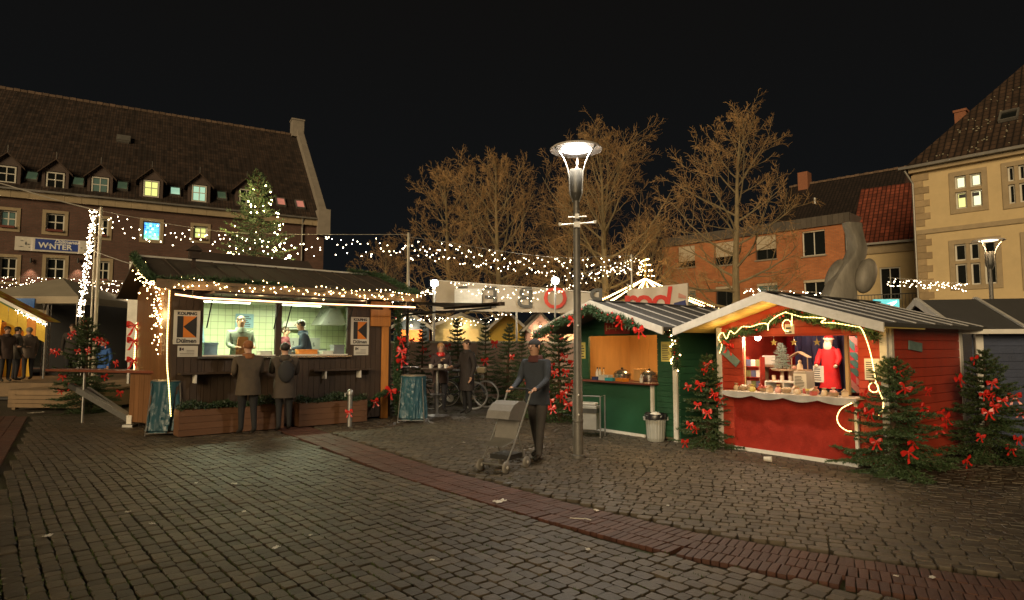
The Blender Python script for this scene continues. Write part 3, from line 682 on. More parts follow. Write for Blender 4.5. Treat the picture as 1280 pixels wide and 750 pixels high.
MB().box(ua + .2, ub, .4, .5, 0, ze).build('inner_wall', MATS['dark room'], e_)
window(e_, *w, 2, 1, frame_white, pane_dark, y=.1)
MB().box(ua, ub, -.42, -.3, ze - .02, ze + .1).build('gutter', zinc, e_)
rl = MB()
for i in range(26): rl.box(ua + i * .16, ua + i * .16 + .02, -1.2, -1.17, 3.4, 4.4)
rl.box(ua, ub, -1.22, -1.15, 4.4, 4.45).box(ua, ub, -1.3, 0, 3.25, 3.4).build('balcony_railing', steel_dark, e_)

# ------------------------------------------------------------------ street lamps
lamp_steel = mat('lamp post steel', (.12, .115, .105), .5, .3, .25, 9, .15, 50)
lamp_glow = mat('lamp disc glow', (.9, .88, .85), .4, 0, .02, emit=14, ecol=(1, .92, .86), sampling='NONE')
reflector = mat('lamp reflector', (.80, .76, .74), .35, .1, .05, 6)
def street_lamp(name, label, loc, h, power, color, glow, s=1.0, rz=0):
    t = thing(name, label, 'street lamp', loc, rz)
    MB().lathe([(.10, 0), (.10, .04), (.072, .05), (.068, 1.15), (.060, 1.17), (.050, h - 1.2), (.045, h - .78)], 16).build('pole', lamp_steel, t, smooth=True)
    MB().lathe([(.072, .50), (.076, .51), (.076, .54), (.072, .55)], 16).build('hatch_collar', lamp_steel, t, smooth=True)
    MB().lathe([(.0, h - .79), (.05, h - .78), (.098, h - .68), (.102, h - .66), (.102, h - .33), (.098, h - .31), (.0, h - .31)], 20).build('lamp_housing', steel_dark, t, smooth=True)
    for k in range(3):
        a = R_(200 + 120 * k); ca, sa = math.cos(a), math.sin(a)
        prof = [(.05, h - .80), (.108, h - .68), (.114, h - .55), (.12, h - .43), (.14, h - .32), (.18, h - .21), (.24, h - .11), (.31, h - .03), (.37, h + .012)]
        MB().tube([(r * ca * s, r * sa * s, z) for r, z in prof], .013, 7).build('arm', lamp_steel, t, smooth=True)
    MB().lathe([(.0, h + .035), (.2, h + .045), (.37, h + .02), (.395, h), (.385, h - .012), (.36, h - .006), (.235, h - .0), (.22, h + .004)], 40).build('reflector_ring', reflector, t, smooth=True)
    MB().lathe([(.0, h - .012), (.10, h - .012), (.2, h - .006), (.222, h + .002)], 32).build('light_disc', glow, t, smooth=True)
    if power: point_light('lamp_light', t, (0, 0, h - .03), power, color, typ='AREA', rot=(0, 0, 0), size=.42)
    return t
P = gp(723, 572); PH = at(727, 187, P.y).z
lp = street_lamp('street_lamp', 'tall grey street lamp with glowing disc reflector standing on open cobbles', P, PH, 165, (1, .87, .70), lamp_glow)
br = MB(); zc = at(727, 281, P.y).z
br.tube([(-.25, -.07, zc - .015), (.26, -.07, zc + .02)], .014, 6); br.tube([(-.13, -.07, zc + .10), (.14, -.07, zc + .11)], .011, 6)
for x in (-.25, .26): br.box(x - .02, x + .02, -.09, -.05, zc - .03 + (x > 0) * .035, zc + .015 + (x > 0) * .035)
br.box(-.045, .045, -.085, .065, zc - .05, zc + .03).box(-.03, .03, -.085, .06, zc + .08, zc + .15).build('cross_bracket', white_paint, lp)
for z in (.62, .9, 1.9): MB().ell((-.0, -.085, z), .014).build('bolt', white_paint, lp)
g2 = mat('small lamp disc glow', (.9, .8, .7), .4, 0, .02, emit=2.2, ecol=(1, .80, .52), sampling='NONE')
P2 = at(1243, 433, 17); P2.z = 0
street_lamp('street_lamp', 'slim street lamp with shallow lit disc in front of the cream house', P2, 4.5, 110, (1, .66, .34), g2)

# ------------------------------------------------------------------ shared small builders
spruce_green = mat('spruce needles', (.040, .072, .024), .6, 0, .4, 9, rnd=.1)
spruce_dark = mat('fir garland needles', (.036, .078, .030), .6, 0, .4, 14)
bark_s = mat('spruce bark', (.075, .045, .026), .9, 0, .3, 20, .4, 40)
bow_red = mat('red satin ribbon', (.50, .018, .012), .32, 0, .15, 18, sheen=.3)
berry = mat('red berry', (.42, .02, .02), .35)
warm_bulb = mat('warm fairy bulb', (1, .8, .5), .4, 0, .01, emit=22, ecol=(1, .66, .27))
rope_bulb = mat('rope light bulb', (1, .8, .5), .4, 0, .01, emit=7, ecol=(1, .72, .26))
cool_bulb = mat('cool fairy bulb', (1, .95, .9), .4, 0, .01, emit=20, ecol=(1, .78, .50))
wire_m = mat('light cable', (.05, .05, .04), .6)
wire_w = mat('white light cable', (.30, .28, .24), .6)
rope_glow = mat('rope light glow', (1, .9, .6), .4, 0, .01, emit=2.2, ecol=(1, .70, .20))
rope_pink = mat('eave light tube glow', (1, .8, .6), .4, 0, .01, emit=2.2, ecol=(1, .55, .28))
def catmull(pts, n=8):
    pts = [Vector(p) for p in pts]; out = []
    P = [pts[0] * 2 - pts[1]] + pts + [pts[-1] * 2 - pts[-2]]
    for i in range(1, len(P) - 2):
        for k in range(n):
            t = k / n; a, b, c, d = P[i - 1:i + 3]
            out.append(.5 * ((2 * b) + (c - a) * t + (2 * a - 5 * b + 4 * c - d) * t * t + (3 * b - a - 3 * c + d) * t ** 3))
    out.append(pts[-1]); return out
def along(pts, step):
    out = []; acc = 0
    for a, b in zip(pts, pts[1:]):
        L = (b - a).length
        while acc < L: out.append(a.lerp(b, acc / L)); acc += step
        acc -= L
    return out
def rdir():
    while True:
        v = Vector((rng.uniform(-1, 1), rng.uniform(-1, 1), rng.uniform(-1, 1)))
        if .05 < v.length < 1: return v.normalized()
def bulb(mb, p, r):                                      # octahedron
    n = len(mb.v); x, y, z = p
    mb.v += [(x + r, y, z), (x - r, y, z), (x, y + r, z), (x, y - r, z), (x, y, z + r), (x, y, z - r)]
    for f in ((0, 2, 4), (2, 1, 4), (1, 3, 4), (3, 0, 4), (2, 0, 5), (1, 2, 5), (3, 1, 5), (0, 3, 5)): mb.face([n + i for i in f])
def needle(mb, p, d, L, w):
    s = d.cross(rdir())
    if s.length < 1e-4: s = d.orthogonal()
    s = s.normalized() * w; n = len(mb.v)
    mb.v += [tuple(p - s), tuple(p + s), tuple(p + d * L)]; mb.face((n, n + 1, n + 2))
def garland(name, label, pts, r=.085, dens=420, group=None, berries=0, bulbs=0, parent=None):
    pts = catmull(pts, 8); o0 = pts[0].copy(); loc = [p - o0 for p in pts]
    t = thing(name, label, 'garland', o0, 0, group)
    MB().tube(loc, .012, 5).build('stem', bark_s, t)
    mb = MB(); L = sum((b - a).length for a, b in zip(loc, loc[1:]))
    for p in along(loc, 1 / (dens * 2.2)):
        d = rdir(); q = p + d * r * rng.uniform(.1, .75); needle(mb, q, (d + rdir() * .6).normalized(), rng.uniform(.04, .075), .0085)
    o = mb.build('needles', spruce_dark, t, fix=False); o['kind'] = 'stuff'
    if berries:
        mb = MB()
        for p in along(loc, 1 / berries): mb.ell(p + rdir() * r * .9, rng.uniform(.012, .02), 6, 4)
        o = mb.build('berries', berry, t); o['kind'] = 'stuff'
    if bulbs:
        mb = MB()
        for p in along(loc, 1 / bulbs): bulb(mb, p + rdir() * r * 1.1, .014)
        o = mb.build('bulbs', warm_bulb, t, fix=False); o['kind'] = 'stuff'
    return t
def bow_mesh():
    mb = MB()
    for s in (-1, 1):
        # loop: flat band bent back to the knot
        path = [(0, 0, 0), (s * .05, -.02, .035), (s * .11, -.035, .045), (s * .135, -.005, .02), (s * .11, .02, -.005), (s * .05, .012, -.005), (0, 0, 0)]
        pp = catmull(path, 3)
        for a, b in zip(pp, pp[1:]):
            w0 = .012 + .028 * min(1, abs(a.x) / .08); w1 = .012 + .028 * min(1, abs(b.x) / .08)
            mb.poly([a + Vector((0, 0, -w0)), b + Vector((0, 0, -w1)), b + Vector((0, 0, w1)), a + Vector((0, 0, w0))])
        tl = catmull([(0, 0, 0), (s * .03, -.025, -.06), (s * .055, -.01, -.12), (s * .09, -.03, -.185)], 3)
        for i, (a, b) in enumerate(zip(tl, tl[1:])):
            w0 = .010 + .014 * i / 8; w1 = .010 + .014 * (i + 1) / 8
            mb.poly([a - Vector((w0, 0, 0)), b - Vector((w1, 0, 0)), b + Vector((w1, 0, 0)), a + Vector((w0, 0, 0))])
    mb.ell((0, -.012, 0), (.022, .018, .024), 8, 5)
    me = mb.mesh('bow', bow_red); me.polygons.foreach_set('use_smooth', [True] * len(me.polygons)); return me
BOW = bow_mesh()
def bow(parent, p, s=1.0, rz=None):
    return link('bow', BOW, parent, p, (rng.uniform(-.3, .3), rng.uniform(-.5, .5), rng.uniform(-.5, .5) if rz is None else rz), (s, s, s))
def fairy_string(name, label, pts, drop=(.1, .5), step=.05, r=.022, m=None, cable=None, group=None, spread=.04, cr=.006, smooth=6):
    pts = catmull(pts, smooth) if len(pts) > 2 else [Vector(p) for p in pts]
    o0 = pts[0].copy(); loc = [p - o0 for p in pts]; t = thing(name, label, 'fairy lights', o0, 0, group)
    MB().tube(loc, cr, 5).build('cable', cable or wire_m, t)
    mb = MB()
    for p in along(loc, step): bulb(mb, p + Vector((rng.uniform(-spread, spread), rng.uniform(-spread, spread), -rng.uniform(*drop))), r * rng.uniform(.75, 1.2))
    o = mb.build('bulbs', m or warm_bulb, t, fix=False); o['kind'] = 'stuff'
    return t
def planks_h(parent, u0, u1, z0, z1, w, m, y0, y1, holes=(), gable=None):
    # horizontal boards, cut by the holes; gable = (centre, half width, eave z, ridge z) trims them under the roof slopes
    z = z0
    while z < z1 - .02:
        zt = min(z + w, z1); a, b = u0, u1
        if gable:
            gc, gh, ge, gr = gable
            if zt > ge:
                k = gh * (gr - zt) / (gr - ge)
                if k < .08: break
                a, b = max(u0, gc - k), min(u1, gc + k)
        for q in rects_minus(a, b, z, zt, holes):
            if q[1] - q[0] > .01 and q[3] - q[2] > .012: ubox('plank', m, parent, q[0], q[1], y0, y1, q[2] + .002, q[3] - .005)
        z = zt
def planks_v(parent, u0, u1, z0, z1, w, m, y0, y1, holes=()):
    n = max(1, round((u1 - u0) / w)); w = (u1 - u0) / n
    for i in range(n):
        for q in rects_minus(u0 + i * w, u0 + (i + 1) * w, z0, z1, holes):
            if q[1] - q[0] > .008 and q[3] - q[2] > .02: ubox('plank', m, parent, q[0] + .003, q[1] - .003, y0 + rng.uniform(0, .004), y1, q[2], q[3])
def side_planks(parent, u, d0, d1, z0, z1, w, m, t=.02, out=1):
    z = z0
    while z < z1 - .02:
        zt = min(z + w, z1); ubox('plank', m, parent, min(u, u + out * t), max(u, u + out * t), d0, d1, z + .002, zt - .006); z = zt
def gable_roof(parent, W, D, ez, rz, of, ob_, os_, felt, verge, battens=6, th=.05, soffit=None):
    hw = W / 2 + os_; slope = (rz - ez) / (W / 2); ze = rz - slope * hw; n = Vector((slope, 0, 1)).normalized()
    rf = MB()
    for s in (-1, 1):
        a = (W / 2, rz); b = (W / 2 + s * hw, ze)
        off = (s * n.x * th, n.z * th)
        rf.prism([a, b, (b[0] + off[0], b[1] + off[1]), (a[0], a[1] + th / n.z)], -of, D + ob_)
    ro = rf.build('roof', felt, parent); bat = mat('roof batten', (.30, .29, .27), .7, 0, .25, 5)
    for s in (-1, 1):
        b = (W / 2 + s * hw, ze)
        dx, dz = s * n.z, -n.x                         # unit vector down the slope
        L = math.hypot(hw, rz - ze)
        for y, w in ((-of - .03, .03), (D + ob_, .03)):
            p = [(W / 2, rz + .062), (b[0] + dx * .01, b[1] + .05 + dz * .01), (b[0] + dx * .01, b[1] - .07), (W / 2, rz - .065)]
            MB().prism(p, y, y + w).build('verge_board', verge, ro)
        ang = math.atan2(n.x, n.z)
        for i in range(battens):
            y = -of + .35 + (D + of + ob_ - .5) * i / max(1, battens - 1)
            bt = MB().box(0, L - .02, -.016, .016, th + .001, th + .016)
            bt.build('batten', bat, ro, (W / 2, y, rz), (0, ang if s > 0 else math.pi - ang, 0)) if s > 0 else MB().box(-L + .02, 0, -.016, .016, th + .001, th + .016).build('batten', bat, ro, (W / 2, y, rz), (0, -ang, 0))
        if soffit:
            for k in range(7):
                c0 = hw * k / 7; c1 = hw * (k + 1) / 7
                p = [(W / 2 + s * c0, rz - slope * c0 - .004), (W / 2 + s * (c1 - .012), rz - slope * (c1 - .012) - .004), (W / 2 + s * (c1 - .012), rz - slope * (c1 - .012) - .022), (W / 2 + s * c0, rz - slope * c0 - .022)]
                MB().prism(p, -of, D * .2).build('soffit_board', soffit, ro)
    MB().box(W / 2 - .06, W / 2 + .06, -of, D + ob_, rz + .055, rz + .075).build('ridge_cap', felt, ro)
    return ro
felt = mat('grey roofing felt', (.060, .058, .055), .85, 0, .2, 14, .4, 120)
sofit_y = mat('pale pine soffit', (.55, .42, .14), .6, 0, .12, 10, .1, 50, stretch=(1, .2, 1), rnd=.1)
def gable_wall(mb, W, z0, ez, rz, y0, y1, holes):
    for q in rects_minus(0, W, z0, ez, holes): mb.box(q[0], q[1], y0, y1, q[2], q[3])
    mb.prism([(0, ez), (W, ez), (W / 2, rz)], y0, y1); return mb

# ------------------------------------------------------------------ red gift stall
FRd = Fr((3.34, 10.16), (.598, -.801)); W, D, EZ, RZ = 2.56, 2.5, 1.92, 2.30
red = mat('red painted boards', (.34, .040, .018), .5, 0, .2, 5, .2, 60, stretch=(1, 1, .35), rnd=.12)
redpanel = mat('red painted panel', (.27, .022, .012), .42, 0, .38, 3.5, .2, 40)
r = fthing(FRd, 'market_stall', 'red wooden gift stall with lit counter and santa figure inside', 'market stall', 'wooden market stalls')
hole = (.46, 2.19, .92, 1.75)
gable_wall(MB(), W, .06, EZ, RZ, .0, .03, [hole]).build('front_wall', redpanel, r)
planks_h(r, .06, W - .06, .94, 2.34, .105, red, -.02, 0, [hole, (-1, .02, 0, 3)], (W / 2, W / 2, EZ, RZ))
for u0, u1 in ((.06, .30), (2.19, W - .06)): planks_h(r, u0, u1, .08, .93, .115, red, -.018, 0)
MB().box(.3, 2.16, -.045, -.006, .05, .90).build('counter_panel', redpanel, r, bev=.004)
MB().box(.3, 2.16, -.060, -.02, .0, .055).build('base_trim', white_paint, r); MB().box(2.13, 2.17, -.062, -.02, .06, .90).build('side_trim', white_paint, r)
for u in (.0, W - .09): MB().box(u, u + .09, -.035, .07, 0, EZ - .02).build('corner_post', grey_board, r, bev=.004)
MB().box(W - .06, W + .035, .03, .10, 0, EZ - .02).build('corner_post', grey_board, r)
MB().box(W - .05, W + .035, D - .09, D + .01, 0, EZ - .02).build('corner_post', white_paint, r)
side_planks(r, W, .10, D - .09, .06, EZ - .03, .125, red)
side_planks(r, 0, .07, D, .06, EZ - .03, .125, red, out=-1)
MB().box(0, W, D - .03, D, .06, EZ).prism([(0, EZ), (W, EZ), (W / 2, RZ)], D - .03, D).build('back_wall', redpanel, r)
MB().box(0, .03, .03, D, .06, EZ).build('side_wall', redpanel, r); MB().box(W - .03, W - .001, .03, D, .06, EZ).build('side_wall', redpanel, r)
MB().box(0, W, 0, D, .03, .06).build('floor', mat('stall floor wood', (.12, .08, .05), .8), r)
gable_roof(r, W, D, EZ, RZ, .75, .3, .27, felt, grey_board, 6, .05, sofit_y)
MB().box(.25, 2.25, -.26, .14, .895, .92).build('counter', mat('pale counter board', (.42, .36, .28), .5, 0, .15, 6), r, bev=.004)
# cloth hanging in shallow scallops under the counter edge
mb = MB(); n = 48
top = []; bot = []
for i in range(n + 1):
    u = .24 + 2.02 * i / n; top.append((u, -.265, .915)); bot.append((u, -.27 - .008 * math.sin(i * .9), .865 - .045 * abs(math.sin(i * math.pi / 12))))
for i in range(n): mb.poly([bot[i], bot[i + 1], top[i + 1], top[i]])
mb.build('counter_cloth', mat('grey counter cloth', (.30, .28, .25), .9), r, smooth=True)
# drapes inside: red at the left, dark blue behind, patchwork quilt at the right
def drape(name, m, x0, x1, y, z0, z1, par, fold=.03, n=40, freq=.7):
    mb = MB(); a = [(x0 + (x1 - x0) * i / n, y + fold * math.sin(i * freq) + fold * .4 * math.sin(i * freq * 2.3)) for i in range(n + 1)]
    for p, q in zip(a, a[1:]): mb.poly([(p[0], p[1], z0), (q[0], q[1], z0), (q[0], q[1], z1), (p[0], p[1], z1)])
    return mb.build(name, m, par, smooth=True, fix=False)
RU = lambda px, v: FRd.L(px, 450, v)[0]
drape('red_drape', mat('red drape', (.48, .012, .018), .7, 0, .2, 6), .04, RU(996, 2.0), 2.0, .1, 2.0, r)
drape('blue_drape', mat('dark blue drape', (.035, .030, .085), .75, 0, .35, 5), RU(994, 1.45), RU(1060, 1.45), 1.45, .1, 2.0, r, .035)
MB().box(RU(1056, .3), RU(1060, .3), .3, .36, .92, 1.76).build('window_post', mat('raw pine', (.50, .36, .17), .6, 0, .2, 9, stretch=(3, 3, .4)), r); MB().box(.40, .46, .0, .06, .92, 1.76).build('window_post', MATS['raw pine'], r)
q_ = thing('quilt', 'red and teal patchwork quilt hanging inside the red stall', 'quilt', FRd.W(RU(1059, .7), .7, .93), FRd.rz)
pm_ = [mat('quilt red', (.50, .03, .04), .85), mat('quilt teal', (.06, .16, .15), .85), mat('quilt rose', (.5, .20, .18), .85), mat('quilt cream', (.5, .45, .4), .85)]
for i in range(4):
    for j in range(7):
        k = rng.choice((0, 0, 1, 1, 2)); x0, z0_ = i * .115, j * .117
        mb = MB(); mb.prism([(x0, z0_), (x0 + .113, z0_), (x0, z0_ + .115)], 0, .015); mb.build('patch', pm_[k], q_)
        mb = MB(); mb.prism([(x0 + .115, z0_ + .004), (x0 + .115, z0_ + .116), (x0 + .004, z0_ + .116)], 0, .015); mb.build('patch', pm_[(k + rng.choice((1, 1, 2))) % 3], q_)
# the bare bulb hanging in the opening
lb = thing('hanging_bulb', 'glowing bare bulb hanging in red stall opening', 'lamp', FRd.W(RU(948, .25), .25, 1.74), FRd.rz)
MB().ell((0, 0, 0), (.045, .045, .05), 12, 8).build('bulb', mat('bulb glow', (1, .9, .8), .4, 0, .01, emit=30, ecol=(1, .86, .72), sampling='NONE'), lb, smooth=True)
MB().lathe([(.0, .12), (.02, .12), (.02, .05), (.0, .05)], 8).build('socket', white_paint, lb); MB().tube([(0, 0, .12), (0, 0, .5)], .004, 5).build('cord', black, lb)
point_light('bulb_light', lb, (0, -.02, -.07), 22, (1, .74, .50), .05)
ceil = thing('ceiling_bulb', 'second bulb under the roof of the red stall lighting the santa', 'lamp', FRd.W(RU(1030, .5), .5, 1.88), FRd.rz)
MB().ell((0, 0, 0), .04, 10, 7).build('bulb', MATS['bulb glow'], ceil, smooth=True); MB().tube([(0, 0, .03), (0, 0, .3)], .005, 5).build('cord', black, ceil)
point_light('bulb_light', ceil, (0, 0, -.06), 20, (1, .74, .50), .05)
# garland arch with rope light
gl = [FRd.W(u, -.09, z) for u, z in ((.16, 1.66), (.28, 1.79), (.5, 1.84), (.75, 1.88), (.98, 1.97), (1.28, 2.07), (1.6, 2.00), (1.9, 1.92), (2.15, 1.88), (2.36, 1.80), (2.46, 1.7))]
garland('garland', 'fir garland arched over the red stall opening with berries', gl, .085, 700, 'fir garlands on the stalls', 14)
def rope(label, pts, r=.006, m=None, bumps=True, glow=0, gv=None):
    pts = catmull(pts, 8); o0 = pts[0].copy(); loc = [p - o0 for p in pts]; t = thing('rope_light', label, 'rope light', o0)
    MB().tube(loc, r, 6).build('tube', m or rope_glow, t, smooth=True)
    if bumps:
        mb = MB()
        for p in along(loc, .045): bulb(mb, p, r * 1.5)
        o = mb.build('bulbs', rope_bulb, t, fix=False); o['kind'] = 'stuff'
    if glow:
        for q in along(loc, .42)[1:]: point_light('rope_glow_light', t, q + (gv or Vector((0, 0, 0))), glow, (1, .60, .20), .06)
    return t
fw_ = lambda L_, v=-.15: [FRd.W(u, v, z) for u, z in L_]
rope('yellow rope light looped along left half of the garland arch', fw_([(.14, 1.50), (.18, 1.62), (.12, 1.74), (.2, 1.82), (.27, 1.72), (.34, 1.84), (.42, 1.80), (.55, 1.90), (.7, 1.9), (.86, 1.94), (.97, 1.93), (.98, 1.84), (1.0, 1.95), (1.14, 2.05), (1.28, 2.10)]), glow=2.0, gv=FRd.W(0, -.12, 0) - FRd.W(0, 0, 0))
rope('yellow rope light along right half of the garland arch, trailing to the counter tree', fw_([(1.28, 2.09), (1.5, 2.02), (1.72, 2.00), (1.84, 1.98), (1.78, 1.93), (1.95, 1.92), (2.2, 1.87), (2.3, 1.84), (2.36, 1.70), (2.41, 1.5), (2.44, 1.3), (2.46, 1.14)]), glow=2.0, gv=FRd.W(0, -.12, 0) - FRd.W(0, 0, 0))
ring = [(1.28 + .07 * math.cos(a), 1.90 + .085 * math.sin(a)) for a in [i * math.pi / 5 for i in range(9)]]
rope('small coil of rope light under the arch centre', fw_([(1.36, 2.06)] + ring))
ring = [(2.43 + .06 * math.cos(a), 1.07 + .06 * math.sin(a)) for a in [i * math.pi / 5 for i in range(11)]]
rope('coil of rope light hanging below the paper notice', fw_(ring)); 
rope('rope light bowing out in front of the counter corner', fw_([(2.21, .86), (2.08, .78), (2.02, .66), (2.05, .56), (2.14, .50), (2.2, .5)], -.3), glow=1.0)
rope('rope light running down into the bow trimmed tree', fw_([(2.46, 1.14), (2.50, 1.02), (2.54, .90), (2.53, .80), (2.48, .72)], -.16))
paper = mat('white paper', (.58, .56, .50), .8, 0, .08, 9); ink = mat('ink', (.06, .05, .05), .8); yel_paper = mat('yellow paper', (.55, .48, .14), .8, 0, .08, 9)
def notice(label, fr, u0, u1, z0, z1, v=-.03, m=None, lines=8, name='paper_notice', rot=0, cat='notice'):
    t = thing(name, label, cat, fr.W((u0 + u1) / 2, v, z0), fr.rz); t.rotation_euler = (0, rot, fr.rz); w = u1 - u0; h = z1 - z0
    MB().box(-w / 2, w / 2, 0, .003, 0, h).build('sheet', m or paper, t)
    mb = MB()
    for i in range(lines):
        z = h * (.1 + .8 * i / lines); a = rng.uniform(.65, .95); mb.box(-w * .4, -w * .4 + w * .8 * a, -.002, -.001, z, z + h * .8 / lines * .45)
    if lines: mb.build('print', ink, t)
    return t
notice('white printed notice pinned beside the red stall opening', FRd, 2.27, 2.46, 1.16, 1.44, -.024)
notice('small tag hanging from the garland centre of the red stall', FRd, 1.24, 1.38, 1.78, 1.92, -.14, lines=2)
gb = mat('driftwood teal board', (.12, .18, .17), .7, 0, .25, 12)
sg_ = thing('wooden_sign', 'weathered teal board sign screwed on the red side wall', 'sign', FRd.W(W + .03, .55, 1.62), FRd.rz + math.pi / 2)
MB().box(0, .42, -.015, 0, -.06, .06).build('board', gb, sg_, (0, 0, 0), (0, R_(5), 0)); text_mesh('. . .', .08, ink, sg_, (.2, -.02, -.02), (math.pi / 2, 0, 0), extrude=.002) if False else None
sg_ = thing('wooden_sign', 'tilted teal board sign tied with an orange bow at red stall corner', 'sign', FRd.W(.05, -.05, 1.62), FRd.rz)
MB().box(0, .46, -.015, 0, -.06, .06).build('board', gb, sg_, (0, 0, 0), (0, R_(40), 0)); bow(sg_, (.22, -.05, .0), .8)

# goods in the red stall
goods = [mat('goods %d' % i, c, .6, 0, .2, 20) for i, c in enumerate(((.50, .38, .25), (.55, .48, .40), (.40, .08, .07), (.16, .18, .07), (.45, .36, .10), (.10, .12, .22), (.5, .25, .2), (.3, .2, .12)))]
def goods_item(kind, p, m, lab):
    t = thing(kind[0], lab, kind[1], p, RR(0, 6)); return t
def small_house(p, m, lab, s=1):
    t = thing('gift_house', lab, 'ornament', p, RR(-.4, .4)); MB().box(-.04 * s, .04 * s, -.03 * s, .03 * s, 0, .06 * s).build('body', m, t); MB().prism([(-.05 * s, .06 * s), (.05 * s, .06 * s), (0, .105 * s)], -.035 * s, .035 * s).build('roof', goods[7], t)
def basket(p, m, lab):
    t = thing('gift_basket', lab, 'basket', p); MB().lathe([(.0, .004), (.055, .004), (.075, .05), (.07, .05), (.05, .012), (0, .012)], 12).build('bowl', goods[7], t)
    mb = MB()
    for i in range(9): mb.ell((RR(-.045, .045), RR(-.045, .045), RR(.045, .07)), RR(.016, .026), 6, 4)
    mb.build('trinkets', m, t)['kind'] = 'stuff'
def candle(p, m, lab, s=1):
    t = thing('candle', lab, 'candle', p); MB().lathe([(.0, 0), (.025 * s, 0), (.025 * s, .07 * s), (.0, .072 * s)], 10).build('wax', m, t); MB().tube([(0, 0, .07 * s), (.002, 0, .085 * s)], .002, 4).build('wick', ink, t)
def bag(p, m, lab):
    t = thing('gift_bag', lab, 'gift bag', p, RR(-.6, .6)); MB().lathe([(.0, 0), (.04, 0), (.048, .035), (.03, .07), (.012, .08), (.034, .105)], 9).build('pouch', m, t, smooth=True); MB().lathe([(.014, .074), (.018, .08), (.014, .086)], 8).build('ribbon', bow_red, t)
CW = lambda u, v, z=.923: FRd.W(u, v, z)
words = ('cream', 'pale', 'dark red', 'olive', 'mustard', 'navy', 'rose', 'brown')
GRP = 'gifts laid out on the red stall counter'
for i in range(15):
    u = .36 + i * .118; k = rng.randrange(8); v = RR(-.2, -.02)
    (bag if i % 3 == 0 else basket if i % 3 == 1 else small_house)(CW(u, v), goods[(0, 1, 0, 4, 2, 0, 6)[i % 7]], ('little gift bag' if i % 3 == 0 else 'basket of trinkets' if i % 3 == 1 else 'tiny gift house') + ' in the front row on the red stall counter')
for i in range(12):
    u = .42 + i * .14; (candle if i % 2 else bag)(CW(u, RR(.03, .1)), goods[(1, 0, 2, 6, 4)[i % 5]], ('candle' if i % 2 else 'gift bag') + ' in the second row on the red stall counter')
for o in list(col.objects):
    if o.parent is None and o.get('label', '').endswith('red stall counter'): o['group'] = GRP
sh = thing('display_shelf', 'white stepped display shelf behind the red stall counter', 'shelf', FRd.W(RU(955, .4), .4, .06), FRd.rz)
MB().box(0, .62, 0, .3, .98, 1.0).build('top_board', white_paint, sh)
for x in (0, .3, .6): MB().box(x, x + .02, 0, .3, 0, .98).build('leg', white_paint, sh)
for i in range(4): candle(FRd.W(RU(955, .4) + .07 + .14 * i, .55, 1.06), goods[(0, 1, 1, 0)[i]], 'short candle on the white display shelf', 1.2)
for o in list(col.objects):
    if o.get('label') == 'short candle on the white display shelf': o['group'] = 'candles on the display shelf'
ca = thing('card_rack', 'red rack of greeting cards at the left of the red stall', 'rack', FRd.W(RU(931, .35), .35, .93), FRd.rz)
for k in range(3):
    MB().box(0, .26, 0, .12, k * .17, k * .17 + .012).build('shelf', redpanel, ca)
    for i in range(3): ubox('card', (paper, goods[3], goods[5])[(i + k) % 3], ca, .01 + i * .085, .085 + i * .085, .02, .03, k * .17 + .014, k * .17 + .12)
for x in (-.012, .26): MB().box(x, x + .012, 0, .13, -.84, .50).build('side', redpanel, ca)
notice('blank white board leaning on the dark shelf of the red stall', FRd, RU(953, .95), RU(969, .95), 1.30, 1.45, .95, lines=0, name='white_board', cat='board')
notice('pale paper sheet hung on the pedestal below the nativity crib', FRd, RU(991, .35), RU(1007, .35), .95, 1.19, .35, lines=9)
ds = thing('dark_shelf', 'dark wooden shelf holding a white board in the red stall', 'shelf', FRd.W(RU(948, .97), .97, .06), FRd.rz); MB().box(0, .55, 0, .25, 1.20, 1.235).build('board', goods[7], ds)
for x in (0, .52): MB().box(x, x + .03, 0, .25, 0, 1.2).build('leg', goods[7], ds)
pd = thing('pedestal', 'grey cloth covered pedestal carrying the nativity crib', 'pedestal', FRd.W(RU(991, .36), .36, .06), FRd.rz); MB().box(0, .2, 0, .25, 0, 1.17).build('block', mat('linen cover', (.32, .29, .24), .9), pd, bev=.01)
cb = thing('nativity_crib', 'little wooden nativity crib with a pale figure', 'crib', FRd.W(RU(999, .5), .5, 1.235), FRd.rz)
MB().box(-.14, .14, -.1, .1, 0, .015).build('base', goods[7], cb)
for x in (-.13, .12): MB().box(x, x + .012, .0, .012, .015, .2).build('post', goods[7], cb)
MB().prism([(-.16, .2), (0, .29), (.16, .2), (.14, .2), (0, .27), (-.14, .2)], -.05, .08).build('roof', goods[7], cb)
MB().lathe([(.0, .015), (.045, .015), (.04, .08), (.02, .11), (.028, .14), (.0, .17)], 10, (.03, -.04, 0)).build('figure', goods[0], cb, smooth=True); MB().ell((-.05, -.05, .04), (.03, .03, .03), 8, 6).build('figure', goods[6], cb)
# small frosted display tree
def star_orn(u, v, z):
    t = thing('straw_star', 'straw star hanging in the red stall opening', 'ornament', FRd.W(u, v, z), FRd.rz, 'straw stars in the stall opening')
    p = []
    for k in range(10):
        a = math.pi / 2 + k * math.pi / 5; q = .055 if k % 2 == 0 else .022; p.append((q * math.cos(a), q * math.sin(a)))
    MB().prism(p, -.005, .005).build('star', mat('straw', (.55, .42, .12), .6), t); MB().tube([(0, 0, .055), (0, 0, .12)], .002, 4).build('thread', white_paint, t)
for px in (968, 993, 1022): star_orn(RU(px, .12), .12, 1.66)

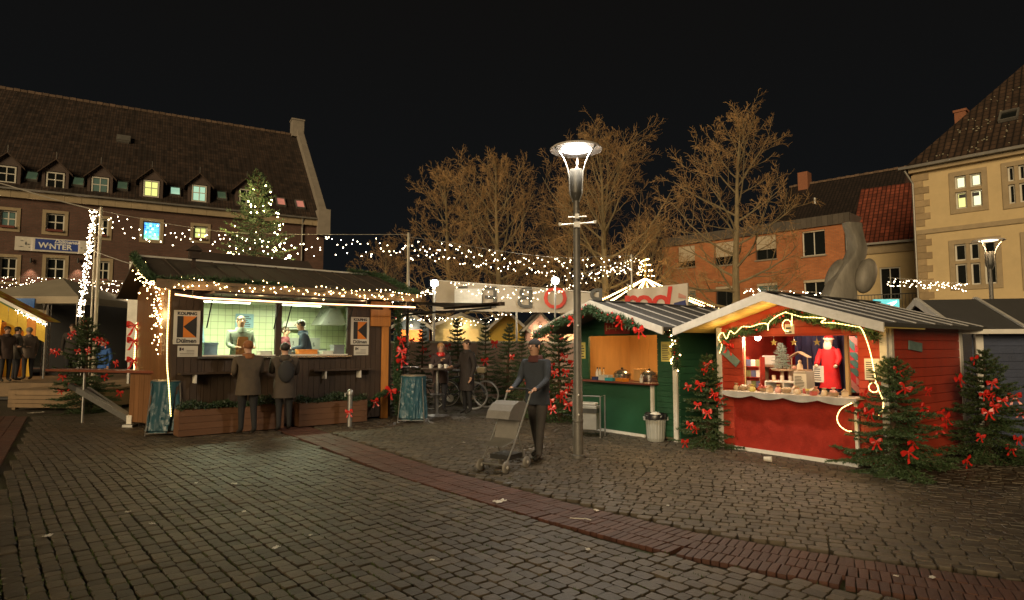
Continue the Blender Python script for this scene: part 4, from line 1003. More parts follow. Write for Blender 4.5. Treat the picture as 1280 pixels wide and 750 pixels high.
# ------------------------------------------------------------------ green stall
FG = Fr((1.3, 12.6), (.6, -.8)); Wg, Dg, EZg, RZg = 2.5, 2.6, 1.97, 2.36
green = mat('green painted boards', (.018, .075, .038), .5, 0, .2, 5, .2, 60, stretch=(1, 1, .35), rnd=.12); greenp = mat('green painted panel', (.014, .070, .034), .45, 0, .2, 2.5, .1, 50)
pine_in = mat('pine plywood inside', (.55, .30, .10), .55, 0, .14, 4, stretch=(2, 2, .4))
g = fthing(FG, 'market_stall', 'green wooden food stall with orange pine interior beside the street lamp', 'market stall', 'wooden market stalls')
hole = (.36, 2.08, .96, 1.80)
gable_wall(MB(), Wg, .06, EZg, RZg, 0, .03, [hole]).build('front_wall', greenp, g)
planks_h(g, .06, Wg - .06, .98, 2.4, .095, green, -.02, 0, [hole], (Wg / 2, Wg / 2, EZg, RZg))
for a, b_ in ((.06, .40), (2.05, Wg - .06)): planks_h(g, a, b_, .08, .97, .095, green, -.018, 0)
MB().box(.40, 2.05, -.045, -.006, .05, .93).build('counter_panel', greenp, g, bev=.004); MB().box(.40, 1.8, -.06, -.02, .0, .05).build('base_trim', white_paint, g)
for u in (0, Wg - .08): MB().box(u, u + .08, -.035, .07, 0, EZg - .02).build('corner_post', white_paint if u else grey_board, g)
MB().box(1.98, 2.03, -.10, -.05, .3, .95).build('drain_pipe', white_paint, g)
side_planks(g, Wg, .02, Dg, .06, EZg - .03, .12, green); side_planks(g, 0, .07, Dg, .06, EZg - .03, .12, green, out=-1)
MB().box(0, Wg, Dg - .03, Dg, .06, EZg).build('back_wall', greenp, g)
for x in (.0, Wg - .031): MB().box(x, x + .03, .03, Dg, .06, EZg).build('side_wall', greenp, g)
for k in range(9): ubox('inner_board', pine_in, g, .05 + k * .266, .05 + (k + 1) * .266 - .006, 1.5, 1.52, .06, 2.1)
ubox('inner_board', pine_in, g, .04, .06, .05, 1.5, .06, 2.0); ubox('inner_board', pine_in, g, 2.44, 2.46, .05, 1.5, .06, 2.0)
MB().box(0, Wg, 0, Dg, .03, .06).build('floor', MATS['stall floor wood'], g)
gable_roof(g, Wg, Dg, EZg, RZg, .8, .3, .36, felt, grey_board, 7)
MB().box(.3, 2.1, -.22, .5, .93, .96).build('counter', mat('dark red counter board', (.14, .035, .025), .45, 0, .2, 6), g, bev=.004)
gi = thing('stall_lamp', 'warm lamp under the roof inside the green stall', 'lamp', FG.W(1.2, .6, 1.95), FG.rz)
MB().ell((0, 0, 0), .05, 10, 7).build('bulb', mat('amber bulb glow', (1, .7, .4), .4, 0, .01, emit=10, ecol=(1, .62, .25), sampling='NONE'), gi); MB().tube([(0, 0, .04), (0, 0, .3)], .005, 5).build('cord', black, gi)
point_light('bulb_light', gi, (0, 0, -.08), 24, (1, .55, .20), .06)
notice('yellow price list on the right of the green stall', FG, 2.17, 2.40, 1.34, 1.68, -.024, yel_paper, 9); notice('yellow note on the left of the green stall behind the lamp post', FG, .12, .28, 1.36, 1.68, -.024, yel_paper, 5)
ms = thing('menu_sign', 'red sign board with pale scribbled lettering above the green stall opening', 'sign', FG.W(.86, -.05, 1.83), FG.rz)
MB().box(0, .62, -.02, 0, 0, .22).build('board', mat('red sign paint', (.32, .03, .025), .5), ms)
for i in range(7): MB().box(.04 + i * .08, .06 + i * .08, -.026, -.021, .06 + .02 * (i % 3), .17 - .015 * (i % 2)).build('stroke', mat('faded gold print', (.45, .33, .15), .6), ms)
MB().box(.04, .56, -.026, -.021, .10, .115).build('stroke', MATS['faded gold print'], ms)
gg = [FG.W(Wg / 2 + s * k * (Wg / 2 + .3), -.86, RZg - .10 - k * (RZg - EZg) * 1.18 - .03 * math.sin(k * 9)) for s, k in ((-1, 1), (-1, .75), (-1, .5), (-1, .25), (1, 0), (1, .25), (1, .5), (1, .75))]
t = garland('garland', 'thick fir garland with red berries along the green stall gable', gg, .10, 800, 'fir garlands on the stalls', 16)
for k in (3, 6, 7): bow(t, gg[k] - gg[0] + Vector((-.02, -.1, -.04)), .75)
t = garland('garland', 'fir garland with berries and tiny lights hanging down the green stall corner', [FG.W(2.52, -.4, 1.92), FG.W(2.55, -.15, 1.75), FG.W(2.53, -.1, 1.5), FG.W(2.55, -.1, 1.25)], .07, 700, 'fir garlands on the stalls', 18, 26)
steelp = mat('polished steel pot', (.45, .43, .40), .22, .9, .1, 8)
for u, lab, m_ in ((.95, 'steel pot with domed lid on the green stall counter', steelp), (1.62, 'second steel pot beside a brown box in the green stall', steelp)):
    t = thing('cooking_pot', lab, 'pot', FG.W(u, .30, .96), FG.rz)
    MB().lathe([(.0, 0), (.15, 0), (.16, .03), (.16, .12), (.165, .125)], 18).build('pot', m_, t, smooth=True); MB().lathe([(.165, .125), (.13, .17), (.06, .20), (.0, .205)], 18).build('lid', m_, t, smooth=True); MB().ell((0, 0, .22), (.025, .025, .02), 8, 5).build('knob', black, t)
    for s in (-1, 1): MB().tube([(s * .155, -.03, .1), (s * .195, -.03, .1), (s * .195, .03, .1), (s * .155, .03, .1)], .008, 6).build('handle', black, t)
def food_box(u, v, dims, m, lab, nm='food_box', cat='box'):
    t = thing(nm, lab, cat, FG.W(u, v, .961), FG.rz + RR(-.2, .2)); a, b_, h = dims
    MB().box(-a / 2, a / 2, -b_ / 2, b_ / 2, 0, h * .85).build('tray', m, t, bev=.006); MB().box(-a / 2 - .005, a / 2 + .005, -b_ / 2 - .005, b_ / 2 + .005, h * .85, h).build('lid', m, t, bev=.004)
food_box(.82, -.02, (.22, .16, .10), mat('white plastic box', (.5, .5, .47), .4), 'white plastic box on the green stall counter')
food_box(1.05, -.12, (.18, .13, .06), mat('turquoise plastic', (.03, .28, .34), .4), 'turquoise tray on the green stall counter'); food_box(1.32, -.1, (.24, .14, .06), mat('orange plastic', (.60, .20, .02), .4), 'orange tray on the green stall counter')
food_box(1.38, .35, (.2, .2, .22), pine_in, 'brown cardboard box between the two pots'); food_box(.62, -.05, (.14, .14, .06), mat('navy cloth', (.02, .03, .10), .8), 'folded navy cloth on the green stall counter', 'folded_cloth', 'cloth')
for u, c_, bl_n in ((.46, (.55, .50, .40), 'cream'), (.55, (.5, .3, .12), 'amber'), (.40, (.6, .55, .5), 'white')):
    t = thing('bottle', bl_n + ' sauce bottle standing on the green stall counter', 'bottle', FG.W(u, .1 + u * .2, .961), 0, 'bottles on the green stall'); MB().lathe([(.0, 0), (.035, 0), (.036, .13), (.014, .18), (.014, .22), (.0, .22)], 10).build('glass', mat('bottle %.2f' % u, c_, .25), t, smooth=True); MB().lathe([(.016, .2), (.016, .225), (0, .227)], 8).build('cap', black, t)
t = thing('utensil_cup', 'cup of white spoons at the right of the green stall counter', 'cup', FG.W(1.78, -.1, .961)); MB().lathe([(.0, 0), (.03, 0), (.035, .08), (.03, .08), (.026, .006), (0, .006)], 10).build('cup', white_paint, t)
for i in range(4): MB().tube([(0, 0, .02), (RR(-.04, .04), RR(-.04, .04), .14)], .005, 5).build('spoon', white_paint, t)
# round ribbed waste bin
binm = mat('grey ribbed plastic', (.30, .31, .29), .5, 0, .1, 6)
PB = gp(820, 551)
t = thing('waste_bin', 'round ribbed grey waste bin with black bag in front of the green stall', 'bin', PB)
mb = MB(); n = 40
for (r0, z0_), (r1, z1_) in (((.135, 0), (.15, .05)), ((.15, .05), (.175, .42))):
    for k in range(n):
        a, b_ = 2 * math.pi * k / n, 2 * math.pi * (k + 1) / n; d0 = 1 if k % 2 else .955; d1 = .955 if k % 2 else 1
        mb.poly([(r0 * d0 * math.cos(a), r0 * d0 * math.sin(a), z0_), (r0 * d1 * math.cos(b_), r0 * d1 * math.sin(b_), z0_), (r1 * d1 * math.cos(b_), r1 * d1 * math.sin(b_), z1_), (r1 * d0 * math.cos(a), r1 * d0 * math.sin(a), z1_)])
mb.build('tub', binm, t); MB().lathe([(.17, .40), (.19, .41), (.19, .44), (.17, .445)], 28).build('rim', binm, t, smooth=True)
mb = MB().lathe([(.192, .37), (.196, .43), (.185, .465), (.16, .455), (.13, .40), (.0, .33)], 24); mb.v = [(x + RR(-.007, .007), y + RR(-.007, .007), z + RR(-.01, .01)) for x, y, z in mb.v]; mb.build('bag', mat('black bin bag', (.012, .012, .014), .3), t, smooth=True)
MB().ell((0, .02, .43), (.10, .10, .06), 8, 5).build('rubbish', paper, t); 
for s in (-1, 1): MB().box(s * .19 - .015, s * .19 + .015, -.05, .05, .35, .41).build('handle', binm, t)

# ------------------------------------------------------------------ blue stall at the right edge
PBl = gp(1226, 563); FBl = Fr((PBl.x, PBl.y), (.97, -.24)); blue = mat('navy painted boards', (.030, .042, .085), .5, 0, .2, 5, .2, 60, rnd=.12)
t = fthing(FBl, 'market_stall', 'closed navy blue wooden stall with felt roof next to the red stall', 'market stall', 'wooden market stalls')
planks_h(t, .1, 3.2, .05, 1.86, .12, blue, -.02, 0)
MB().box(0, 3.2, 0, .03, .05, 1.86).build('front_wall', blue, t); MB().box(0, .03, .03, 2.4, .05, 1.86).build('side_wall', blue, t); MB().box(.03, 3.2, 2.37, 2.4, .05, 1.86).build('back_wall', blue, t); side_planks(t, 0, .05, 2.4, .05, 1.86, .12, blue, out=-1)
MB().box(0, .1, -.04, .06, 0, 1.88).build('corner_post', white_paint, t)
zr = 2.42
for s, y0, y1 in ((0, -.3, 1.2), (1, 2.7, 1.2)):
    mb = MB(); mb.poly([(-.35, y0, 1.86), (3.4, y0, 1.86), (3.4, y1, zr), (-.35, y1, zr)]); mb.poly([(-.35, y0, 1.80), (3.4, y0, 1.80), (3.4, y1, zr - .06), (-.35, y1, zr - .06)])
    ro = mb.build('roof', felt, t)
    an = math.atan2(zr - 1.86, y1 - y0)
    for u in (-.36, .55, 1.5, 2.4): MB().bar((u, y0, 1.885), (u, y1, zr + .025), .05, .03).build('batten', grey_board, ro)
    MB().bar((-.38, y0, 1.83), (-.38, y1, zr - .03), .03, .12).build('verge_board', grey_board, ro)
MB().box(-.35, 3.4, -.33, -.30, 1.79, 1.86).build('eave_board', white_paint, t)
MB().prism([(0, 0)] * 0 or [(0, 1.86), (.01, 1.86), (.01, 1.87)], 0, .01) 
mb = MB(); mb.poly([(.01, 0, 1.86), (.01, 2.4, 1.86), (.01, 1.2, 2.38)]); mb.build('gable', blue, t)

# ------------------------------------------------------------------ brown grill kiosk
FK = Fr((-6.19, 11.32), (.764, .646)); WK, DK, ZK = 4.5, 3.2, 2.62
brown = mat('dark stained boards', (.046, .028, .017), .6, 0, .25, 6, .25, 50, stretch=(3, 3, .25), rnd=.2)
orange_pine = mat('varnished pine', (.46, .19, .045), .4, 0, .2, 6, .15, 40, stretch=(3, 3, .3), rnd=.08)
tile_wall = mat_brick('pale kitchen tiles', (.55, .62, .42), (.58, .65, .45), (.30, .34, .22), .15, .15, .3, .3, ms=.006, offset=0, var=.06)
k = fthing(FK, 'grill_kiosk', 'dark brown boarded grill kiosk with two lit serving windows and fairy lights', 'kiosk')
wins = [(.54, 1.88, 1.42, 2.47), (2.0, 3.42, 1.42, 2.47)]
planks_v(k, 0.0, 4.22, .05, ZK, .118, brown, -.022, -.002, wins)
mb = MB()
for q in rects_minus(0, WK, .05, ZK, wins): mb.box(q[0], q[1], 0, .03, q[2], q[3])
mb.build('front_wall', brown, k)
MB().box(4.26, 4.42, -.05, .05, 0, ZK).build('corner_post', orange_pine, k, bev=.006); MB().box(3.95, 4.44, -.075, -.052, 2.05, 2.42).build('post_bracket', orange_pine, k)
MB().box(3.95, 4.44, -.075, -.052, 2.47, 2.60).build('post_bracket', orange_pine, k)
MB().box(1.88, 2.0, -.03, .04, 1.42, 2.47).build('window_post', brown, k)
n = 27
pine_dark = mat('smoked pine boards', (.15, .068, .024), .5, 0, .25, 6, .2, 40, stretch=(3, 3, .3), rnd=.15)
for i in range(n): ubox('plank', pine_dark, k, -.022, -.002, DK * i / n + .003, DK * (i + 1) / n - .003, .05, 2.9)
MB().box(0, .03, .03, DK, .05, 2.62).build('side_wall', pine_dark, k)
MB().box(WK - .03, WK, .03, DK, .05, 2.62).build('side_wall', brown, k); MB().box(0, WK, DK - .03, DK, .05, 2.62).build('back_wall', brown, k)
mb = MB(); mb.poly([(.04, 2.2, .05), (4.4, 2.2, .05), (4.4, 2.2, 2.6), (.04, 2.2, 2.6)], [(0, 0), (4.36, 0), (4.36, 2.55), (0, 2.55)])
mb.poly([(.035, .03, .05), (.035, 2.2, .05), (.035, 2.2, 2.6), (.035, .03, 2.6)], [(0, 0), (2.2, 0), (2.2, 2.55), (0, 2.55)]); mb.poly([(4.4, .03, .05), (4.4, 2.2, .05), (4.4, 2.2, 2.6), (4.4, .03, 2.6)], [(0, 0), (2.2, 0), (2.2, 2.55), (0, 2.55)])
mb.build('tiled_wall', tile_wall, k, fix=False)
MB().box(.03, 4.4, .03, 2.2, .40, .45).build('floor', MATS['stall floor wood'], k); MB().box(.03, 4.4, .03, 2.2, 2.56, 2.6).build('ceiling', mat('white ceiling panel', (.6, .62, .5), .7), k)
MB().box(.45, 3.5, -.10, .45, 1.375, 1.415).build('serving_counter', steelp, k)
for q in wins: MB().box(q[0], q[1], -.06, -.03, 1.415, 1.44).build('sill', white_paint, k)
# raised serving shutters with gas struts
for u0, u1 in ((.5, 1.9), (1.98, 3.46)):
    fl = MB().box(u0, u1, -.86, -.06, 2.545, 2.58).build('shutter', brown, k)
    for u in (u0 + .1, u1 - .06): MB().tube([(u, -.03, 1.95), (u, -.4, 2.54)], .012, 6).build('strut', black, fl)
# drinks shelf on brackets
for u0, u1 in ((.14, 1.62), (2.62, 3.95)):
    s_ = MB().box(u0, u1, -.22, -.025, 1.09, 1.12).build('drinks_shelf', brown, k)
    for u in (u0 + .25, u1 - .3): MB().box(u, u + .03, -.2, -.025, .93, 1.09).build('bracket', white_paint, s_)
# roof
def krz(v): return 2.66 + (v + .55) / 2.15 * .66 if v < 1.6 else 3.32 - (v - 1.6) * .33
kroof = mat('brown roof sheeting', (.050, .036, .027), .8, 0, .3, 5, .3, 30)
mb = MB()
for (v0, v1) in ((-.55, 1.6), (3.75, 1.6)):
    for dz in (0, .06): mb.poly([(-.35, v0, 2.66 + dz), (4.9, v0, 2.66 + dz), (4.9, v1, 3.32 + dz), (-.35, v1, 3.32 + dz)])
    mb.poly([(-.35, v0, 2.66), (4.9, v0, 2.66), (4.9, v0, 2.72), (-.35, v0, 2.72)])
    for u in (-.35, 4.9): mb.poly([(u, v0, 2.66), (u, v1, 3.32), (u, v1, 3.38), (u, v0, 2.72)])
kr = mb.build('roof', kroof, k)
MB().box(-.36, 4.92, -.60, -.552, 2.60, 2.76).build('fascia', mat('weathered fascia', (.17, .115, .065), .7, 0, .2, 6, stretch=(.4, .4, 3)), k)
for u in (-.04, 4.46): 
    mb = MB(); mb.poly([(u, 0, 2.62), (u, DK, 2.62), (u, 1.6, 3.30)]); mb.build('gable', pine_dark if u < 0 else brown, k)
MB().box(-.3, 4.7, 1.55, 1.66, 3.385, 3.42).build('ridge_board', white_paint, kr)
for i in range(12):
    for (v0, v1) in ((-.55, 1.6),): MB().bar((-.3 + i * .45, v0, 2.735), (-.3 + i * .45, v1, 3.395), .03, .02).build('batten', kroof, kr)
# interior light fittings
for u in (1.2, 2.75):
    t = thing('tube_lamp', 'fluorescent tube lamp on the kiosk ceiling above the %s window' % ('left' if u < 2 else 'right') if False else ('fluorescent tube lamp over the grey jacketed kiosk worker' if u < 2 else 'fluorescent tube lamp over the navy jacketed kiosk worker'), 'lamp', FK.W(u, .95, 2.52), FK.rz)
    MB().box(-.5, .5, -.05, .05, .0, .04).build('fitting', white_paint, t); MB().tube([(-.48, 0, -.015), (.48, 0, -.015)], .014, 8).build('tube', mat('tube glow', (1, 1, .9), .4, 0, .01, emit=6, ecol=(.9, 1, .72), sampling='NONE'), t)
    point_light('tube_light', t, (0, 0, -.04), 44, (.90, 1, .60), typ='AREA', size=(.95, .06))
# kitchen goods
kx = [mat('kitchen steel', (.42, .43, .42), .3, .7, .1, 6), mat('kitchen blue', (.25, .42, .55), .5), mat('kitchen orange', (.65, .22, .03), .5), mat('kitchen white', (.62, .64, .58), .5), mat('kitchen grey', (.15, .17, .18), .5)]
def kthing(name, lab, cat, u, v, z): return thing(name, lab, cat, FK.W(u, v, z), FK.rz)
t = kthing('fryer', 'stainless deep fryer with lids in the kiosk kitchen', 'fryer', 3.0, 1.2, .45); MB().box(-.45, .45, -.3, .3, 0, 1.05).build('body', kx[0], t, bev=.01)
for x in (-.22, .22): MB().box(x - .18, x + .18, -.22, .22, 1.055, 1.09).build('lid', kx[4], t)
MB().box(-.45, .45, .27, .3, 1.05, 1.35).build('splash_back', kx[0], t)
t = kthing('kitchen_cabinet', 'steel cabinet with worktop along the kiosk back wall', 'cabinet', 1.2, 1.9, .45); MB().box(-1.0, 1.0, -.25, .25, 0, .9).build('body', kx[3], t); MB().box(-1.05, 1.05, -.3, .28, .9, .94).build('worktop', kx[0], t)
t = kthing('apron', 'pale blue apron hanging on the kiosk back wall', 'apron', .95, 2.15, 1.5)
mb = MB(); mb.prism([(-.16, 0), (.18, 0), (.12, .55), (.05, .85), (-.05, .85), (-.12, .55)], -.04, 0); mb.build('cloth', kx[1], t); MB().tube([(-.05, -.02, .84), (0, -.02, .92), (.05, -.02, .84)], .008, 5).build('strap', kx[3], t)
notice('pale blue price list on the kiosk back wall', FK, 1.75, 2.15, 2.02, 2.34, 2.17, kx[1], 6)
t = kthing('wall_heater', 'white electric heater on the kiosk back wall', 'heater', 3.05, 2.1, 2.0); MB().box(-.28, .28, -.1, .08, 0, .2).build('casing', kx[3], t, bev=.02); MB().box(-.24, .24, -.105, -.1, .03, .06).build('grille', kx[4], t)
t = kthing('extractor_hood', 'slanted steel extractor hood above the fryer', 'hood', 3.7, 1.5, 2.1); MB().prism([(-.35, 0), (.3, 0), (.1, .4), (-.1, .4)], -.3, .3).build('hood', kx[0], t); MB().box(-.1, .1, -.1, .1, .4, .46).build('duct', kx[0], t)
for i, (u, h, ki, lab) in enumerate(((.72, .26, 1, 'blue bottle crate on the kiosk counter'), (1.75, .10, 3, 'white tray on the kiosk counter'), (2.62, .12, 2, 'orange bread basket on the kiosk counter'), (3.05, .09, 3, 'stack of paper plates on the kiosk counter'), (3.30, .22, 4, 'dark napkin dispenser at the end of the kiosk counter'), (2.15, .14, 4, 'mustard bucket on the kiosk counter'))):
    t = kthing('counter_container', lab, 'container', u, .2, 1.416); a = .12 if i != 2 else .2
    MB().box(-a, a, -.1, .1, 0, h * .8).build('body', kx[ki], t, bev=.01); MB().box(-a - .01, a + .01, -.11, .11, h * .8, h).build('rim', kx[ki], t, bev=.005)
# signs
sgw = mat('sign white', (.55, .53, .46), .5, 0, .06, 5); sg_o = mat('sign orange', (.62, .19, .02), .5, 0, .05); sg_k = mat('sign black', (.02, .018, .016), .5)
def kolping(u0, u1, z0, z1, lab, s_lab):
    t = thing('logo_sign', lab, 'sign', FK.W(u0, -.028, z0), FK.rz); w = u1 - u0; h = z1 - z0
    MB().box(0, w, -.012, 0, 0, h).build('plate', sgw, t)
    a, b_, c_, d_ = w * .13, w * .87, h * .2, h * .83; mx = w * .36; mz = (c_ + d_) / 2
    MB().prism([(a, c_), (mx, c_), (mx, d_), (a, d_)], -.016, -.0125).build('logo_bar', sg_k, t)
    MB().prism([(mx, c_), (b_, c_), (mx, mz - .0)], -.016, -.0125).build('logo_wedge', sg_o, t); MB().prism([(mx, mz), (b_, d_), (mx, d_)], -.016, -.0125).build('logo_wedge', sg_o, t)
    MB().prism([(mx, mz), (b_, c_), (b_, d_)], -.0155, -.0125).build('logo_wedge', sg_k, t)
    text_mesh('KOLPING', h * .125, sg_k, t, (w / 2, -.014, h * .865), (math.pi / 2, 0, 0), .001, .004); text_mesh('Dülmen', h * .17, sg_k, t, (w / 2, -.014, h * .045), (math.pi / 2, 0, 0), .001, .003)
    t = thing('small_plate', s_lab, 'sign', FK.W(u0 + .08, -.028, z0 - .23), FK.rz); MB().box(0, .34, -.008, 0, 0, .20).build('plate', sgw, t)
    MB().prism([(.03, .11), (.06, .11), (.06, .17), (.03, .17)], -.011, -.0085).build('logo_bar', sg_k, t); MB().prism([(.06, .14), (.10, .11), (.10, .17)], -.011, -.0085).build('logo_wedge', sg_k, t)
    mb = MB()
    for i in range(4): mb.box(.04 if i < 2 else .15, .28, -.011, -.0085, .03 + i * .028, .037 + i * .028)
    mb.build('print', ink, t)
kolping(.04, .48, 1.64, 2.26, 'white logo sign with orange wedge on the brown wall near the pine corner', 'small white plate under the logo sign near the pine corner')
kolping(3.50, 3.93, 1.64, 2.24, 'white logo sign with orange wedge next to the bright pine corner bracket', 'small white plate under the logo sign next to the pine bracket')
# planters with evergreen
plant_wood = mat('planter wood', (.115, .052, .023), .7, 0, .2, 4, .2, 40, stretch=(.5, .5, 3), rnd=.1)
leaf_dark = mat('evergreen leaf', (.022, .045, .018), .5, 0, .35, 12)
for u0, u1, lab in ((.10, 1.95, 'long wooden planter of evergreens beside the blue bag stand'), (2.25, 3.72, 'wooden planter of evergreens beside the grey hydrant post')):
    t = thing('planter', lab, 'planter', FK.W(u0, -.42, 0), FK.rz)
    for a in range(4): ubox('plank', plant_wood, t, 0, u1 - u0, 0, .02, .02 + a * .115, .13 + a * .115)
    MB().box(0, .02, .02, .36, .02, .48).box(u1 - u0 - .02, u1 - u0, .02, .36, .02, .48).box(.02, u1 - u0 - .02, .34, .36, .02, .48).box(.02, u1 - u0 - .02, .02, .34, .02, .44).build('box', plant_wood, t)
    mb = MB()
    for i in range(int(1500 * (u1 - u0))):
        p = Vector((RR(0, u1 - u0), RR(-.03, .36), .45)); hgt = (.06 + .10 * abs(math.sin(p.x * 3.1 + u0)) + .05 * math.sin(p.x * 9)) * RR(.2, 1); p.z += hgt
        d = (rdir() + Vector((0, 0, .4))).normalized(); needle(mb, p, d, RR(.03, .07), .011)
    mb.build('foliage', leaf_dark, t, fix=False)['kind'] = 'stuff'
# corner lights on the kiosk
def cluster(label, pts, n, spread, r=.016, m=None, cable=True):
    o0 = Vector(pts[0]); t = thing('fairy_lights', label, 'fairy lights', o0); P_ = [Vector(p) - o0 for p in pts]
    MB().tube(P_, .005, 5).build('cable', wire_m, t); mb = MB(); A = along(P_, max(.001, sum((b_ - a).length for a, b_ in zip(P_, P_[1:])) / n))
    for p in A: bulb(mb, p + Vector((rng.gauss(0, spread[0]), rng.gauss(0, spread[0]), rng.gauss(0, spread[1]))), r * RR(.8, 1.2))
    mb.build('bulbs', m or warm_bulb, t, fix=False)['kind'] = 'stuff'; return t
cluster('dense ball of warm lights under the kiosk gable garland', [FK.W(-.12, 1.5, 3.15), FK.W(-.25, .7, 2.9), FK.W(-.2, .1, 2.75)], 150, (.11, .12), .013)
cluster('curtain of warm lights on the pine side wall of the kiosk', [FK.W(-.06, .9, 2.72), FK.W(-.06, .75, 2.1), FK.W(-.06, .6, 1.75)], 110, (.07, .2), .011)
point_light('string_light', [o for o in col.objects if o.get('label', '').startswith('curtain of warm lights')][0], FK.W(-.22, .75, 2.2) - FK.W(-.06, .9, 2.72), 9, (1, .66, .26), .1)
rope('string of lights running down the pine corner of the kiosk', [FK.W(-.05, -.04, 2.6), FK.W(-.055, -.03, 1.9), FK.W(-.04, -.03, 1.3), FK.W(.0, -.04, .9), FK.W(.05, -.05, .35)], .009)
rope('string of lights down the rear edge of the kiosk side wall', [FK.W(-.05, 3.0, 2.1), FK.W(-.06, 3.02, 1.6), FK.W(-.06, 3.0, 1.05)], .012)
tb = thing('eave_light', 'glowing light tube along the kiosk eave above the windows', 'light tube', FK.W(0, -.62, 2.47), FK.rz)
MB().tube([(-.06, .1, 2.51 - 2.47), (.35, 0, -.01), (2.3, 0, -.02), (4.75, 0, .0)], .016, 8).build('tube', rope_pink, tb)
mb = MB()
for i in range(10): mb.tube([(.2 + i * .48, 0, 0), (.2 + i * .48, 0, .13)], .006, 4)
mb.build('hangers', wire_m, tb)
for i in range(5): point_light('tube_light', tb, (.3 + i * 1.05, -.06, .04), 2.2, (1, .60, .30), .05)
fairy_string('fairy_lights', 'sagging rows of warm fairy lights along the kiosk roof edge', [FK.W(u, -.63 - .03 * (i % 2), 2.74 + .05 * math.sin(i * 2.2)) for i, u in enumerate([-.1 + .5 * j for j in range(11)])], (.0, .17), .06, .012, None, wire_m)
fairy_string('fairy_lights', 'second swag of warm lights lying on the kiosk roof slope', [FK.W(u, -.35 + .12 * math.sin(u * 3), 2.83 + .04 * math.sin(u * 5)) for u in [.1 + .45 * j for j in range(11)]], (.0, .06), .10, .012, None, wire_m)
garland('garland', 'fir garland along the kiosk gable edge above the light ball', [FK.W(-.38, 1.6, 3.42), FK.W(-.42, .9, 3.2), FK.W(-.42, .2, 2.98), FK.W(-.36, -.45, 2.76), FK.W(.2, -.55, 2.78), FK.W(1.0, -.5, 2.80), FK.W(2.0, -.5, 2.78)], .09, 620)
garland('garland', 'fir garland over the kiosk gable edge above the dark awning', [FK.W(4.2, 1.6, 3.44), FK.W(4.9, 1.5, 3.38), FK.W(4.95, .9, 3.2), FK.W(4.95, .2, 2.95), FK.W(4.93, -.4, 2.78), FK.W(4.3, -.55, 2.76)], .12, 800)
t = garland('garland', 'fir garland with red bows swagged from the pine post along the kiosk foot', [FK.W(4.4, -.12, .62), FK.W(4.1, -.2, .52), FK.W(3.8, -.28, .36), FK.W(3.5, -.34, .42), FK.W(3.2, -.4, .55)], .07, 620)
bow(t, FK.W(4.4, -.2, .62) - FK.W(4.4, -.12, .62), 1.0); bow(t, FK.W(3.95, -.3, .42) - FK.W(4.4, -.12, .62), .7)
for o, s in (((-.08, 3.0, 2.05), 1.2), ((-.08, 3.0, 1.72), 1.1), ((-.08, 3.0, 1.3), 1)):
    b0 = link('ribbon_bow', BOW, None, FK.W(*o), (0, 0, .3), (s, s, s)); tag(b0, 'red ribbon bow tied on the rear edge of the kiosk side wall', 'bow', 'bows on the kiosk side wall')
# bird house and odd boards on the kiosk roof
t = thing('bird_house', 'little bird house standing on the kiosk roof edge', 'bird house', FK.W(.55, .9, krz(.9) + .06), FK.rz)
MB().box(-.03, .03, -.03, .03, 0, .18).build('post', brown, t); MB().box(-.09, .09, -.08, .08, .18, .34).build('box', brown, t); MB().prism([(-.14, .34), (.14, .34), (0, .46)], -.12, .12).build('roof', kroof, t)
t = thing('roof_shed', 'pale little shed roof with boards standing behind the kiosk ridge', 'shed', FK.W(1.3, 3.6, 0), FK.rz)
MB().box(0, 2.6, 0, 1.2, 2.2, 3.62).build('wall', white_paint, t); MB().prism([(-.2, 3.6), (2.8, 3.6), (2.6, 3.85), (0, 3.85)], -.2, 1.4).build('roof', kroof, t)
for x in (0, 2.55): MB().box(x, x + .06, 0, .06, 0, 2.2).build('post', white_paint, t)
# hydrant-like grey post by the kiosk
t = thing('grey_post', 'short grey metal post with red bow beside the kiosk planter', 'post', gp(437, 533)); MB().lathe([(.0, 0), (.05, 0), (.05, .62), (.06, .63), (.06, .70), (.03, .74), (0, .75)], 12).build('post', steel, t, smooth=True); MB().tube([(-.05, -.02, .66), (-.09, -.04, .66), (-.09, -.04, .60)], .015, 6).build('spout', steel, t); bow(t, (0, -.07, .3), .6)
# awning at the kiosk end
aw = thing('awning', 'dark folding awning stretched out from the kiosk end over the bar tables', 'awning', FK.W(4.5, .2, 0), FK.rz)
awm = mat('dark brown awning cloth', (.055, .038, .03), .8, 0, .2, 4)
mb = MB()
for dz in (0, .012): mb.poly([(.1, -.3, 2.60 + dz), (3.3, -.1, 2.72 + dz), (3.3, 2.4, 2.74 + dz), (.1, 2.4, 2.95 + dz)])
mb.build('cloth', awm, aw); MB().bar((3.3, -.2, 2.72), (3.3, 2.5, 2.74), .12, .1).build('front_bar', awm, aw)
for v in (.2, 1.9):
    MB().bar((.1, v, 2.42), (1.8, v + .25, 2.46), .05, .05).build('arm', steel_dark, aw); MB().bar((1.8, v + .25, 2.46), (3.2, v, 2.62), .05, .05).build('arm', steel_dark, aw)
    MB().bar((3.2, v, 2.6), (3.2, v, 2.72), .03).build('hinge', steel_dark, aw)
MB().bar((.12, -.3, 2.5), (.12, 2.4, 2.5), .12, .14).build('cassette', awm, aw)

